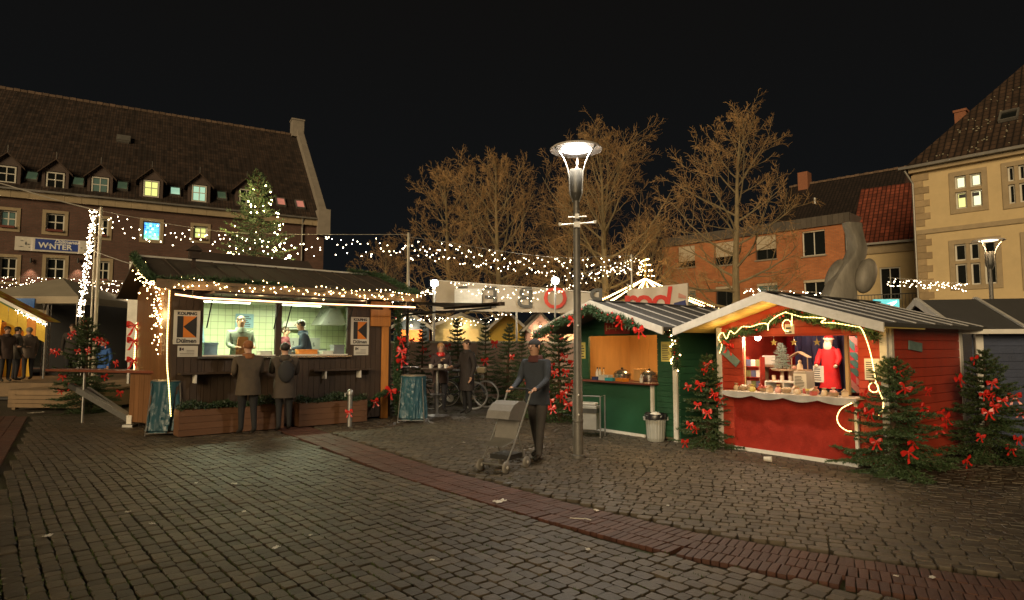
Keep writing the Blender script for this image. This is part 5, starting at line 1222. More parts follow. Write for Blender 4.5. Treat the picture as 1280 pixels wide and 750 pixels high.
# ------------------------------------------------------------------ bag stands
bagm = mat('blue bin bag', (.024, .074, .098), .36, 0, .06, 7, .15, 30)
def bag_stand(P, rz, h, w, label):
    t = thing('bag_stand', label, 'bin', P, rz, 'rubbish bag stands')
    for sx in (-1, 1):
        for sy in (-1, 1): MB().tube([(sx * (w / 2 + .035), sy * .17, 0), (sx * (w / 2 - .03), sy * .12, h - .04)], .009, 7).build('leg', lamp_steel, t)
        MB().tube([(sx * (w / 2 + .028), -.165, .06), (sx * (w / 2 + .028), .165, .06)], .009, 6).build('foot_bar', steel, t)
    MB().tube([(-w / 2 - .03, -.165, .05), (w / 2 + .03, -.165, .05)], .009, 6).build('foot_bar', steel, t)
    n = 84; ringp = [((w / 2 - .0) * math.cos(a), .155 * math.sin(a), h - .03) for a in [2 * math.pi * i / n for i in range(n)]]
    MB().tube(ringp, .016, 6, closed=True).build('hoop', steel, t, smooth=True)
    mb = MB(); rows = 40; R2 = random.Random(int(P.x * 100) & 255)
    ph = [R2.uniform(0, 6) for _ in range(8)]
    def cr_f(a, s):
        q = Vector((2.6 * math.cos(a) + ph[0], 2.6 * math.sin(a), s * .8 + ph[1])); q2 = Vector((5.5 * math.cos(a + .5 * s), 5.5 * math.sin(a + .5 * s) + ph[2], s * 1.3)); q3 = Vector((3 * math.cos(a), 3 * math.sin(a), s * 3 + ph[3]))
        return 1.06 - s ** .3 * (.30 * (1 - abs(mnoise.noise(q)) * 2.2) * .55 + .20 * (1 - abs(mnoise.noise(q2)) * 2.2) * .6 + .10 * abs(mnoise.noise(q3)) * s) + .10 * s
    for j in range(rows + 1):
        s = j / rows; z = (h - .02) * (1 - s) + .05 * s; z = max(.045, z); wd = w / 2 * (1.03 - .06 * math.sin(s * 3) + .24 * s); dp = .19 * (1 + .05 * s)
        for i in range(n):
            a = 2 * math.pi * i / n; f = cr_f(a, s)
            if 0: f = 1.02 - .16 * (1 - abs(math.sin(4 * a + ph[0] + 1.6 * s)) ** .6) * s ** .35 - .13 * (1 - abs(math.sin(6.5 * a + ph[1] - 2.4 * s)) ** .6) * s ** .5 + .08 * math.sin(3 * a + 9 * s + ph[3]) * s + .05 * math.sin(13 * a + 17 * s + ph[2]) * s
            if s > .97: f *= .8
            mb.v.append((wd * f * math.cos(a), dp * f * math.sin(a), z))
    for j in range(rows):
        for i in range(n): mb.face((j * n + i, j * n + (i + 1) % n, (j + 1) * n + (i + 1) % n, (j + 1) * n + i))
    mb.face(list(range(rows * n, rows * n + n))); mb.build('bag', bagm, t, smooth=True)
    mb = MB().lathe([(w / 2 + .02, h - .10), (w / 2 + .028, h - .01), (w / 2 - .02, h + .012), (w / 2 - .05, h - .05)], 30); mb.v = [(x, y * .62, z + RR(-.008, .008)) for x, y, z in mb.v]; mb.build('bag_collar', bagm, t, smooth=True)
    mb = MB().lathe([(.0, h + .03), (w / 2 - .02, h + .02), (w / 2 + .02, h + .005), (w / 2 + .02, h - .01)], 30); mb.v = [(x, y * .66, z) for x, y, z in mb.v]; mb.build('lid', mat('stand lid', (.22, .19, .15), .45, .5, .2, 9), t, smooth=True)
p1 = (gp(172, 546) + gp(213, 545)) / 2; bag_stand(p1 + Vector((.1, .2, 0)), .25, .98, .52, 'blue rubbish bag in a steel stand at the pine corner of the kiosk')
p1 = (gp(497, 528) + gp(532, 530)) / 2; bag_stand(p1 + Vector((0, .2, 0)), -.1, .98, .50, 'blue rubbish bag in a steel stand near the bicycle')

# ------------------------------------------------------------------ spruces
def spruce_meshes(seed, h, r, base=.1, k=1.0, dens=1.0, mat_n=None):
    R0 = random.Random(seed); trunk = MB(); fol = MB()
    lean = Vector((R0.uniform(-.03, .03) * h, R0.uniform(-.03, .03) * h, 0))
    cen = lambda z: lean * (z / h) ** 2
    trunk.tube([cen(z) + Vector((0, 0, z)) for z in (0, h * .3, h * .6, h * .85, h)], [.034 * k + .012 * h, .026 * k + .008 * h, .018 * k, .010 * k, .003], 7)
    z = base; nl = 0
    def twig(a, b, nd, w):
        L = (b - a).length; n = max(2, int(L / (.0062 * k) * dens)); d = (b - a) / max(L, 1e-6)
        for i in range(n):
            p = a.lerp(b, (i + R0.random()) / n); s = rdir(); s = (s - d * s.dot(d)); 
            if s.length < .1: continue
            needle(fol, p, (s.normalized() * .75 + d * .65 + Vector((0, 0, .12))).normalized(), nd * R0.uniform(.7, 1.25), w)
    while z < h - .04 * k:
        t = (z - base) / (h - base); nb = R0.choice((7, 8, 9)); L0 = r * ((1 - t) ** .82) + .05 * k; a0 = R0.uniform(0, 6)
        for b in range(nb):
            a = a0 + 2 * math.pi * b / nb + R0.uniform(-.25, .25); L = L0 * R0.uniform(.68, 1.14)
            el = R_(-14 + 52 * t ** 1.4 + R0.uniform(-9, 9)); dr = Vector((math.cos(a) * math.cos(el), math.sin(a) * math.cos(el), math.sin(el)))
            pts = [cen(z) + Vector((0, 0, z))]
            for i in range(5):
                dr = (dr + Vector((0, 0, .09 if i > 1 else -.05)) + rdir() * .06).normalized(); pts.append(pts[-1] + dr * L / 5)
            trunk.tube(pts, [.009 * k, .007 * k, .006 * k, .005 * k, .004 * k, .002], 4, cap=False)
            for i in range(5):
                twig(pts[i].lerp(pts[i + 1], .3 if i == 0 else 0), pts[i + 1], .036 * k, .0062 * k)
                m = max(1, int(L / 5 / (.058 * k)))
                for j in range(m):
                    p = pts[i].lerp(pts[i + 1], (j + .5) / m); fr = (i + (j + .5) / m) / 5
                    if fr < .12: continue
                    for s in (-1, 1):
                        d = (pts[i + 1] - pts[i]).normalized(); sd_ = d.cross(Vector((0, 0, 1))).normalized() * s
                        tl = L * .42 * (1 - fr * .75) * R0.uniform(.6, 1.1)
                        e = p + (sd_ * .8 + d * .7 + Vector((0, 0, R0.uniform(-.18, .12)))).normalized() * tl
                        twig(p, e, .033 * k, .0062 * k)
        z += (.058 + .036 * (1 - t)) * h / 1.4 * R0.uniform(.8, 1.1) * (1.0 if h < 3 else .62); nl += 1
    return trunk.mesh('trunk', bark_s), fol.mesh('crown', mat_n or spruce_green)
PROTO = {}
def spruce(label, P, h, r, seed, rz=0, group=None, bows=(), base=.1, k=1.0, dens=1.0, key=None, bow_s=1.0):
    key = key or seed
    if key not in PROTO: PROTO[key] = (spruce_meshes(seed, h, r, base, k, dens), h)
    (tm, fm), h0 = PROTO[key]; s = h / h0
    t = thing('christmas_tree', label, 'christmas tree', P, rz, group)
    link('trunk', tm, t, scale=(s, s, s)); f = link('crown', fm, t, scale=(s, s, s))
    for px, py in bows:
        z0 = at(px, py, P.y).z; rr = max(.05, r * (1 - max(0, z0) / h) ** .82 * 1.0); Yf = P.y; q = at(px, py, Yf); dx = q.x - P.x
        off = math.sqrt(max(0, rr * rr - dx * dx)); q = at(px, py, P.y - off * .85) - P
        q.rotate(Matrix.Rotation(-rz, 3, 'Z')); bow(t, q, bow_s * RR(.42, .66), -rz + RR(-.5, .5))
    return t
spruce('bushy small spruce with red bows in front of the red side wall', gp(1120, 592), 1.45, .76, 11, 0, 'bow trimmed market spruces', dens=1.5, bows=[(1122, 462), (1131, 485), (1160, 487), (1156, 510), (1182, 522), (1174, 533), (1141, 552), (1135, 565), (1080, 492), (1086, 515), (1095, 552), (1176, 515), (1150, 515), (1072, 510)])
spruce('dark spruce with red bows between the red and navy stalls', gp(1238, 577), 1.55, .72, 12, 1.0, 'bow trimmed market spruces', dens=1.4, bows=[(1218, 448), (1240, 478), (1229, 492), (1238, 493), (1243, 507), (1235, 515), (1253, 500), (1268, 495), (1272, 548), (1264, 560), (1208, 575), (1198, 473), (1226, 545), (1276, 515)])
spruce('slim spruce with red bows in the gap between green and red stalls', gp(886, 558) , 1.5, .50, 13, 2.0, 'bow trimmed market spruces', dens=1.4, bows=[(885, 455), (880, 462), (875, 480), (860, 482), (898, 480), (892, 492), (900, 500), (872, 505), (884, 515), (862, 530), (870, 535), (856, 552), (908, 480), (912, 455)])
spruce('spruce with red bows behind the long bar counter near the wooden deck', gp(106, 514), 2.35, .98, 14, .3, 'bow trimmed market spruces', [(92, 415), (88, 419), (105, 402), (125, 425), (132, 428), (120, 424), (97, 438), (110, 437), (66, 438), (72, 440), (145, 453), (131, 470), (90, 482), (76, 488), (78, 470), (150, 490)], bow_s=1.05, k=1.25, dens=1.25)
cl = [(502, 418, 16.6, []), (528, 402, 18.0, [(515, 425), (530, 436), (540, 445)]), (574, 396, 18.2, [(560, 432)]), (607, 397, 18.0, [(606, 450), (590, 450), (618, 428)]), (634, 403, 18.0, []), (652, 412, 17.2, [(640, 445), (660, 470)]), (672, 425, 14.2, [(662, 480), (668, 500), (680, 470), (690, 455), (700, 440)]), (699, 398, 13.6, [(685, 462), (694, 465), (707, 464), (705, 490), (688, 500), (700, 495), (710, 505), (705, 445), (716, 452), (682, 490), (690, 510), (712, 480)])]
places = ('beside the kiosk pine post', 'behind the blond person at the bar table', 'behind the dark coated person at the bar table', 'behind the bicycle front wheel', 'against the rink boards behind the stroller pusher', 'just left of the two larger spruces' if False else 'next to the two larger spruces by the lamp', 'in front of the rink boards, wide and full of red bows', 'right behind the lamp post, tall and full of red bows')
for i, (px, py, Y, bw) in enumerate(cl):
    P0 = at(px, 433, Y); P0.z = 0; hh = at(px, py, Y).z
    spruce('dark spruce ' + places[i], P0, hh, .46 if i < 6 else .74, 15 + i % 2 if i < 6 else 17 + i % 2, i * 1.7, 'spruces along the rink boards', bw, key='c%d' % (i % 2) if i < 6 else None, k=1.1 if i < 6 else 1.25, bow_s=1.25, base=.15)
# the tall lit tree behind the kiosk
PT = at(320, 433, 17.2); PT.z = 0
tt = spruce('tall christmas tree covered in warm lights rising behind the kiosk', PT, at(318, 211, 17.2).z, 1.75, 21, 0, None, (), 1.4, 2.0, .75)
mb = MB(); ht = at(318, 214, 17.2).z
for i in range(170):
    f = 1 - math.sqrt(RR(0.0, .80)); z = 1.6 + (ht - 1.75) * f; rr = 1.75 * (1 - (z - 1.4) / (ht - 1.4)) ** .82 * RR(.75, 1.0); a = RR(0, 2 * math.pi)
    bulb(mb, (rr * math.cos(a), rr * math.sin(a), z), .018)
mb.build('bulbs', mat('tree bulb', (1, .8, .5), .4, 0, .01, emit=70, ecol=(1, .78, .36)), tt, fix=False)['kind'] = 'stuff'
for i in range(7):                                       # light of the strings wound round the tree
    z = 2.4 + i * .58; rr = 1.75 * (1 - (z - 1.4) / (ht - 1.4)) ** .82 + .15; a = -math.pi / 2 + (-1.0, .9, -.2, 1.3, -1.1, .4, -.4)[i]
    point_light('string_light', tt, (rr * math.cos(a), rr * math.sin(a), z), 16, (1, .80, .34), .12)
# frosted little tree in the red stall
t = thing('tabletop_tree', 'small frosted ornament tree inside the red stall', 'ornament tree', FRd.W(RU(977, .8), .8, 1.24), 0)
PROTO['mini'] = (spruce_meshes(31, .42, .15, .05, .5, .8, mat('frosted needles', (.30, .34, .28), .7, 0, .2, 20)), .42)
link('trunk', PROTO['mini'][0][0], t); link('crown', PROTO['mini'][0][1], t)
t = thing('stand_table', 'little dark stand under the frosted ornament tree', 'stand', FRd.W(RU(977, .8), .8, .06)); MB().box(-.12, .12, -.12, .12, 1.15, 1.18).build('top', goods[7], t); MB().box(-.02, .02, -.02, .02, 0, 1.15).build('leg', goods[7], t)

# ------------------------------------------------------------------ bare trees
bark = mat('lime bark', (.20, .155, .085), .9, 0, .3, 5, .4, 20); twig_m = mat('lime twigs', (.36, .22, .095), .85, 0, .3, 3)
def bare_meshes(seed, Ht, R, h0, r0=.2, np_=30, lean=0.2, steep=.5):
    g = random.Random(seed); big = MB(); fine = MB()
    tp = []; p = Vector((0, 0, 0)); d = Vector((g.uniform(-.04, .04), g.uniform(-.04, .04), 1)).normalized(); n = 12
    for i in range(n + 1):
        tp.append(p.copy()); d = (d + Vector((g.uniform(-.06, .06), g.uniform(-.06, .06), .08))).normalized(); p = p + d * Ht * .93 / n
    big.tube(tp, [r0 * (1.25 if i == 0 else 1) * (1 - i / n) ** .9 + .012 for i in range(n + 1)], 9)
    def gv(): return Vector((g.gauss(0, 1), g.gauss(0, 1), g.gauss(0, 1)))
    def grow(p, d, L, r, lev):
        k = 6 if lev == 0 else 4 if lev == 1 else 3
        pts = [p.copy()]; rs = [r]; cur = p.copy()
        for i in range(k):
            d = (d + gv() * (.09 if lev < 2 else .16) + Vector((0, 0, (.10, .07, .03, 0)[lev]))).normalized(); cur = cur + d * L / k; pts.append(cur.copy()); rs.append(max((.006, .006, .0055, .005)[lev], r * (1 - (i + 1) / k * .8)))
        (big if lev < 2 else fine).tube(pts, rs, (6, 4, 3, 3)[lev], cap=False)
        if lev == 3: return
        m = (7, 5, 5)[lev]
        for j in range(m):
            t = .22 + .78 * (j + g.random()) / m; f = t * k; i = min(k - 1, int(f)); q = pts[i].lerp(pts[i + 1], f - i); dd = (pts[i + 1] - pts[i]).normalized()
            s = dd.cross(gv()); 
            if s.length < .05: continue
            s.normalize(); an = R_(g.uniform(28, 58)); nd = (dd * math.cos(an) + s * math.sin(an)).normalized()
            grow(q, nd, L * (.52 if lev == 0 else .5) * (1.15 - .5 * t) * g.uniform(.7, 1.25), max(.006, rs[i] * .55), lev + 1)
    for i in range(np_):
        t = (i + g.random() * .6) / np_; z = h0 + (Ht * .9 - h0) * t; f = z / (Ht * .93) * n; j = min(n - 1, int(f)); q = tp[j].lerp(tp[j + 1], f - j)
        a = i * 2.4 + g.uniform(-.4, .4); el = R_(8 + (40 + 30 * steep) * t + g.uniform(-8, 8)); prof = (math.sin(math.pi * min(1, .28 + t * .72)) ** .7) * .9 + .12
        grow(q, Vector((math.cos(a) * math.cos(el), math.sin(a) * math.cos(el), math.sin(el))), R * prof * g.uniform(.8, 1.15), r0 * .36 * (1 - t * .75), 0)
    return big.mesh('trunk', bark), fine.mesh('crown', twig_m)
BT = [bare_meshes(3, 10.2, 2.9, 2.4, .17, 26), bare_meshes(5, 10.8, 3.4, 2.8, .2, 28, steep=.8), bare_meshes(8, 11.3, 3.9, 2.9, .22, 30, steep=.7)]
def bare(label, px, ytop, Y, which, h0, rz):
    P0 = at(px, 433, Y); P0.z = 0; s = at(px, ytop, Y).z / max(v.co.z for v in BT[which][1].vertices); t = thing('bare_tree', label, 'tree', P0, rz, 'leafless trees around the square')
    link('trunk', BT[which][0], t, scale=(s, s, s)); link('crown', BT[which][1], t, scale=(s, s, s))
bare('leafless tree with dark trunk standing before the orange building', 926, 126, 23, 0, 10.2, .4)
bare('tall leafless tree behind the street lamp head', 760, 150, 27, 2, 11.3, 1.2)
bare('leafless tree with twin leaders behind the mirrored banner', 636, 184, 28, 1, 10.8, 2.2)
bare('leafless tree next to the slim pole with a lamp at the banner end', 558, 194, 30, 0, 10.2, 4.0)
bare('leafless tree farther back between the lamp and the banner tree', 700, 225, 33, 1, 10.8, 5.1)
bare('leafless tree farther back beside the orange building corner', 806, 262, 44, 2, 11.3, 3.1)
bare('low leafless tree in the dark behind the kiosk end', 478, 292, 34, 0, 10.2, 1.9)

# ------------------------------------------------------------------ poles, strings of lights, floodlights
polem = mat('pale metal pole', (.34, .31, .25), .5, .3, .15, 8)
def pole(label, px, ytop, Y, r=.035, wooden=False):
    P0 = at(px, 433, Y); P0.z = 0; h = at(px, ytop, Y).z; t = thing('light_pole', label, 'pole', P0); MB().lathe([(r * 1.6, 0), (r * 1.6, .03), (r, .05), (r * .85, h), (0, h + .01)], 10).build('shaft', polem, t, smooth=True)
    MB().box(-r * 2, r * 2, -r * 2, r * 2, 0, .02).build('base_plate', steel, t); MB().tube([(-.06, 0, h - .06), (.06, 0, h - .06)], .012, 5).build('hook', steel, t); return t
pole('pale pole carrying the icicle lights near the pavilion', 118, 259, 17, .05); pole('second thin pole standing beside the pale pole near the pavilion', 112, 300, 17.4, .025); pole('pale pole rising behind the kiosk awning', 509, 291, 17.2, .045); pole('slim pole where two icicle strings meet beside the light pyramid', 791, 318, 21, .04)
A_ = lambda L_: [at(*q) for q in L_]
fairy_string('icicle_lights', 'long string of icicle lights sagging from the pavilion pole to the kiosk tree', A_([(118, 262, 17), (170, 272, 17), (230, 283, 17.1), (300, 291, 17.1), (400, 293, 17.2), (509, 293, 17.2)]), (.05, .62), .075, .016, cool_bulb, wire_w)
fairy_string('icicle_lights', 'string of icicle lights from the awning pole across the trees to the slim pole', A_([(509, 296, 17.2), (560, 303, 18), (620, 313, 19), (700, 322, 20), (760, 320, 20.6), (791, 319, 21)]), (.03, .62), .055, .016, cool_bulb, wire_w)
fairy_string('icicle_lights', 'string of icicle lights sweeping down from the slim pole to the mirrored banner', A_([(800, 320, 21), (760, 332, 20.8), (710, 348, 20.6), (665, 362, 20.4), (620, 358, 20.3), (560, 352, 20.3)]), (.0, .4), .065, .014, cool_bulb, wire_w)
fairy_string('icicle_lights', 'short string of lights from the floodlight down to the kiosk awning', A_([(545, 356, 18.6), (520, 366, 18), (480, 378, 17.4)]), (.0, .25), .045, .015, cool_bulb, wire_w)
fairy_string('light_column', 'thick bundle of white lights slanting down beside the pavilion pole', A_([(117, 262, 16.9), (113, 300, 16.9), (107, 345, 16.9), (100, 395, 16.9)]), (-.05, .05), .014, .015, cool_bulb, wire_w, spread=.075)
fairy_string('light_net', 'net of tiny lights in rows over the pavilion roof', A_([(-30, 346, 27), (60, 347, 27), (172, 352, 27)]), (.0, .85), .022, .015, cool_bulb, wire_w, spread=.05)
fairy_string('fairy_lights', 'dense strip of lights along the lower edge of the light net', A_([(95, 368, 26.8), (130, 372, 26.8), (172, 373, 26.8)]), (-.1, .1), .04, .018, cool_bulb, wire_w)
fairy_string('fairy_lights', 'white lights along the front edge of the striped tent', A_([(20, 386, 21.3), (40, 395, 21.3), (58, 404, 21.3)]), (.0, .12), .03, .014, cool_bulb, wire_w)
fairy_string('icicle_lights', 'band of lights in front of the cream house beside the small lamp', A_([(1110, 347, 18), (1160, 351, 17.6), (1210, 355, 17)]), (.0, .24), .03, .014, cool_bulb, wire_w)
fairy_string('icicle_lights', 'band of lights behind the red stall roof at the foot of the bare tree', A_([(930, 361, 17), (980, 363, 17), (1032, 366, 17)]), (.0, .16), .05, .014, cool_bulb, wire_w)
fairy_string('fairy_lights', 'lights scattered along the far stall roofs under the awning', A_([(495, 392, 21), (540, 395, 21), (600, 399, 21), (640, 386, 21), (700, 384, 21)]), (.0, .2), .08, .014, cool_bulb, wire_w)
cb_ = thing('cable', 'white overhead cable running from the roofside to the pavilion pole', 'cable', (0, 0, 0)); MB().tube(catmull(A_([(-60, 214, 20), (0, 229, 19), (60, 247, 18), (117, 262, 17)]), 5), .018, 5).build('strand', wire_w, cb_)
cb_ = thing('cable', 'thin cable from the pavilion pole down to the kiosk ridge', 'cable', (0, 0, 0)); MB().tube(catmull(A_([(118, 314, 17), (140, 322, 15.5), (165, 330, 14), (190, 333, 13)]), 5), .012, 5).build('strand', wire_w, cb_)
flood_glow = mat('floodlight glow', (1, 1, 1), .4, 0, .01, emit=40, ecol=(1, .95, .85), sampling='NONE')
def flood(label, px, py, Y, power, post=True):
    P0 = at(px, py, Y); t = thing('floodlight', label, 'floodlight', (P0.x, P0.y, 0)); z = P0.z
    MB().box(-.13, .13, .0, .12, z - .1, z + .1).build('housing', steel_dark, t, bev=.01); MB().lathe([(0, 0), (.09, 0), (.11, .02)], 14).build('lens', flood_glow, t, (0, -.012, z), (math.pi / 2, 0, 0))
    MB().tube([(0, .08, 0), (0, .08, z - .1)], .03, 8).build('stand', steel, t); MB().box(-.2, .2, -.12, .28, 0, .03).build('foot', steel, t)
    point_light('flood_lamp', t, (0, -.12, z), power, (1, .90, .72), .1)
flood('blazing floodlight at the end of the mirrored banner', 543, 354, 19.6, 110); flood('blazing floodlight above the mirrored banner near the lamp post', 694, 351, 19.4, 130)
# pyramid of lights
P0 = at(808, 433, 25); P0.z = 0; t = thing('light_pyramid', 'mast with strings of lights spread out like a tent', 'light display', P0); zt = at(808, 348, 25).z; zz = at(806, 322, 25).z
MB().tube([(0, 0, 0), (0, 0, zz)], .05, 8).build('mast', mat('mossy mast', (.28, .22, .08), .7), t)
for i in range(12):
    a = 2 * math.pi * i / 12 + .2; e = Vector((3.0 * math.cos(a), 2.6 * math.sin(a), zt - 1.35)); p = [Vector((0, 0, zt)), Vector((1.5 * math.cos(a), 1.3 * math.sin(a), zt - .72)), e]
    s_ = MB().tube(p, .010, 5).build('light_string', rope_glow, t)
    mb = MB(); [bulb(mb, q, .022) for q in along(p, .09)]; mb.build('bulbs', warm_bulb, s_, fix=False)['kind'] = 'stuff'
mb = MB(); [bulb(mb, (.35 * math.cos(i * .5) * (1 - i / 60), .3 * math.sin(i * .5), zt + .1 + i * .018), .024) for i in range(40)]; mb.build('crest', warm_bulb, t, fix=False)['kind'] = 'stuff'

# ------------------------------------------------------------------ rink boards, far stalls, banners
bd = mat('rink board', (.32, .22, .19), .7, 0, .15, 3, rnd=.08)
a, b_ = at(470, 433, 19.4), at(760, 433, 18.8); FRk = Fr((a.x, a.y), (b_.x - a.x, b_.y - a.y)); t = fthing(FRk, 'rink_fence', 'pinkish grey board fence of the ice rink behind the spruces', 'fence'); n = 9; w = (b_ - a).length / n
for i in range(n): ubox('panel', bd, t, i * w + .01, (i + 1) * w - .01, 0, .05, .05, 1.70)
MB().box(0, n * w, -.03, .08, 1.70, 1.76).build('top_rail', grey_board, t)
for i in range(n + 1): MB().box(i * w - .03, i * w + .03, .05, .12, 0, 1.7).build('post', steel, t)
def far_stall(label, pl, pr, pa, Y, ze, zr, wallc, inc, em, verge=grey_board, opening=True, boards='h'):
    A0, B0 = at(pl, 433, Y), at(pr, 433, Y); fr = Fr((A0.x, A0.y), (1, .08)); W_ = B0.x - A0.x; t = fthing(fr, 'market_stall', label, 'market stall', 'far market stalls beyond the rink')
    wm_ = mat('far wall %s' % label[:12], wallc, .6, 0, .15, 4, rnd=.06); z_e = at(pl, ze, Y).z; z_r = at(pa, zr, Y).z
    hole = (W_ * .18, W_ * .82, 1.15, z_e - .12) if opening else None; hs = [hole] if hole else []
    gable_wall(MB(), W_, .05, z_e, z_r, 0, .03, hs).build('front_wall', wm_, t)
    if boards == 'h': planks_h(t, .04, W_ - .04, .08, z_e, .14, wm_, -.02, 0, hs)
    else: planks_v(t, .04, W_ - .04, .08, z_e, .14, wm_, -.02, 0, hs)
    MB().box(0, W_, 1.6, 1.63, .05, z_e).box(0, .03, .03, 1.6, .05, z_e).box(W_ - .03, W_, .03, 1.6, .05, z_e).build('back_wall', mat('far inside %s' % label[:12], inc, .6, 0, .3, 2), t)
    MB().box(0, W_, .03, 1.6, z_e - .03, z_e).build('ceiling', wm_, t)
    gable_roof(t, W_, 1.8, z_e, z_r, .35, .2, .22, felt, verge, 3)
    if hole:
        MB().box(hole[0], hole[1], -.15, .2, 1.1, 1.14).build('counter', grey_board, t)
        l_ = MB().ell((W_ / 2, -.2, z_e + .02), .04, 8, 6).build('lamp', MATS['amber bulb glow'], t); point_light('added_front_light', l_, (W_ / 2, -.3, z_e - .04), 14, (1, .74, .44), .06); point_light('lamp_light', l_, (W_ / 2, .75, z_e - .22), em * 4, (1, .66, .34), .06)  # bulb and front light under the gable are added to brighten stall front and fence
    return t, W_, z_e
far_stall('far blue grey stall with glowing orange interior beyond the rink', 492, 536, 512, 22.5, 408, 393, (.06, .09, .12), (.60, .20, .04), 18)
t, W_, ze_ = far_stall('far wide cream stall with framed windows beyond the rink', 541, 611, 575, 23, 407, 393, (.42, .38, .20), (.5, .45, .25), 10)
far_stall('far yellow stall with white verge boards beyond the rink', 612, 655, 634, 22.5, 409, 390, (.46, .30, .03), (.5, .35, .06), 14, opening=False, boards='v')
far_stall('far pale pink stall with white boards beyond the rink', 657, 692, 674, 22.5, 409, 392, (.40, .24, .20), (.5, .3, .25), 18)
far_stall('far red stall with pale sides behind the green stall garland', 695, 745, 720, 22.5, 409, 393, (.34, .03, .025), (.5, .4, .3), 16)
# mirrored banner seen from behind
a, b_ = at(541, 433, 20.9), at(752, 433, 20.6); FBn = Fr((a.x, a.y), (b_.x - a.x, b_.y - a.y)); Lb = (b_ - a).length
zl1, zl0 = at(541, 350, 20.9).z, at(541, 388, 20.9).z; zr1, zr0 = at(752, 366, 20.6).z, at(752, 392, 20.6).z
t = fthing(FBn, 'mesh_banner', 'long pale banner with big mirrored letters seen from its back', 'banner'); mb = MB()
n = 30
for i in range(n):
    f, g_ = i / n, (i + 1) / n; y0, y1 = .03 * math.sin(i * .9), .03 * math.sin((i + 1) * .9); q = lambda f_: (zl0 + (zr0 - zl0) * f_, zl1 + (zr1 - zl1) * f_ - .05 * math.sin(f_ * 9) ** 2)
    mb.poly([(Lb * f, y0, q(f)[0]), (Lb * g_, y1, q(g_)[0]), (Lb * g_, y1, q(g_)[1]), (Lb * f, y0, q(f)[1])])
mb.build('cloth', mat('banner cloth', (.36, .32, .26), .8, 0, .12, 2), t, smooth=True)
gl_ = mat('grey banner print', (.07, .068, .06), .8); rl_ = mat('red banner print', (.50, .06, .04), .8)
for ch, px, m_ in (('R', 744, gl_), ('O', 694, rl_), ('B', 657, gl_), ('E', 614, gl_), ('R', 576, gl_)):
    u = FBn.L(px, 372)[0]; f = u / Lb; text_mesh(ch, 1.0 if ch != 'O' else 1.02, m_, t, (u, -.06, zl0 + (zr0 - zl0) * f + .14), (math.pi / 2, 0, 0), .002, .008, mirror=True)
MB().box(FBn.L(589, 370)[0], FBn.L(623, 370)[0], -.09, -.085, zl0 + .12, zl0 + .72).build('white_sheet', mat('white print sheet', (.55, .55, .52), .7, 0, .2, 6), t, (-.55, 0, 0))
MB().tube([(0, .05, zl1), (Lb, .05, zr1)], .02, 6).build('top_rope', white_paint, t)
for f in (0, .5, 1): MB().tube([(Lb * f, .06, 0), (Lb * f, .06, zl1 + (zr1 - zl1) * f)], .035, 8).build('post', steel, t)
a, b_ = at(786, 433, 19), at(861, 433, 18.6); FB2 = Fr((a.x, a.y), (b_.x - a.x, b_.y - a.y)); Lb = (b_ - a).length; z1a, z1b = at(786, 362, 19).z, at(861, 354, 18.6).z
t = fthing(FB2, 'sponsor_banner', 'white banner with red slanted letters behind the green stall roof', 'banner'); mb = MB()
for i in range(16):
    f, g_ = i / 16, (i + 1) / 16; y0, y1 = .02 * math.sin(i * 1.1), .02 * math.sin((i + 1) * 1.1); mb.poly([(Lb * f, y0, 2.55), (Lb * g_, y1, 2.55), (Lb * g_, y1, z1a + (z1b - z1a) * g_), (Lb * f, y0, z1a + (z1b - z1a) * f)])
mb.build('cloth', mat('white banner cloth', (.55, .50, .44), .7, 0, .08, 3), t, smooth=True); rl2 = mat('bright red print', (.60, .04, .03), .7)
text_mesh('roo', .98, rl2, t, (.55, -.035, 2.68), (math.pi / 2, 0, 0), .002, .025, spacing=.9); MB().prism([(Lb * .61, 2.6), (Lb * .68, 2.6), (Lb * .75, 3.4), (Lb * .68, 3.4)], -.04, -.03).build('lettering', rl2, t); MB().prism([(Lb * .76, 2.75), (Lb * .98, 2.75), (Lb * .96, 2.98), (Lb * .77, 2.90)], -.04, -.03).build('blue_patch', mat('navy print', (.03, .04, .16), .7), t)
MB().prism([(Lb * .84, 3.06), (Lb * .97, 3.02), (Lb * .97, 3.10), (Lb * .85, 3.2)], -.04, -.03).build('faded_patch', mat('faded red print', (.5, .25, .2), .7), t)
for f in (0, 1): MB().tube([(Lb * f, .05, 0), (Lb * f, .05, 3.5)], .03, 8).build('post', polem, t)

# ------------------------------------------------------------------ sculpture behind the red stall
bronze = mat('weathered grey bronze', (.19, .175, .145), .6, .2, .4, 4, .6, 9, stretch=(1, 1, .25))
PS = at(1066, 433, 16); t = thing('sculpture', 'large twisted grey metal sculpture with two round lobes behind the red stall', 'sculpture', (PS.x, PS.y, 0))
def loft(secs, n=18):
    mb = MB(); 
    for (x, y, z, rx, ry, yaw) in secs:
        for i in range(n):
            a = 2 * math.pi * i / n; c, s = math.cos(a), math.sin(a); sq = (abs(c) ** 4 + abs(s) ** 4) ** -.25
            u, v = rx * c * sq, ry * s * sq; mb.v.append((x + u * math.cos(yaw) - v * math.sin(yaw), y + u * math.sin(yaw) + v * math.cos(yaw), z))
    for j in range(len(secs) - 1):
        for i in range(n): mb.face((j * n + i, j * n + (i + 1) % n, (j + 1) * n + (i + 1) % n, (j + 1) * n + i))
    mb.face(list(range(n))[::-1]); mb.face(range((len(secs) - 1) * n, len(secs) * n)); return mb
sx = lambda px: (px - 1066) / 780 * 16; sz = lambda py: at(1066, py, 16).z
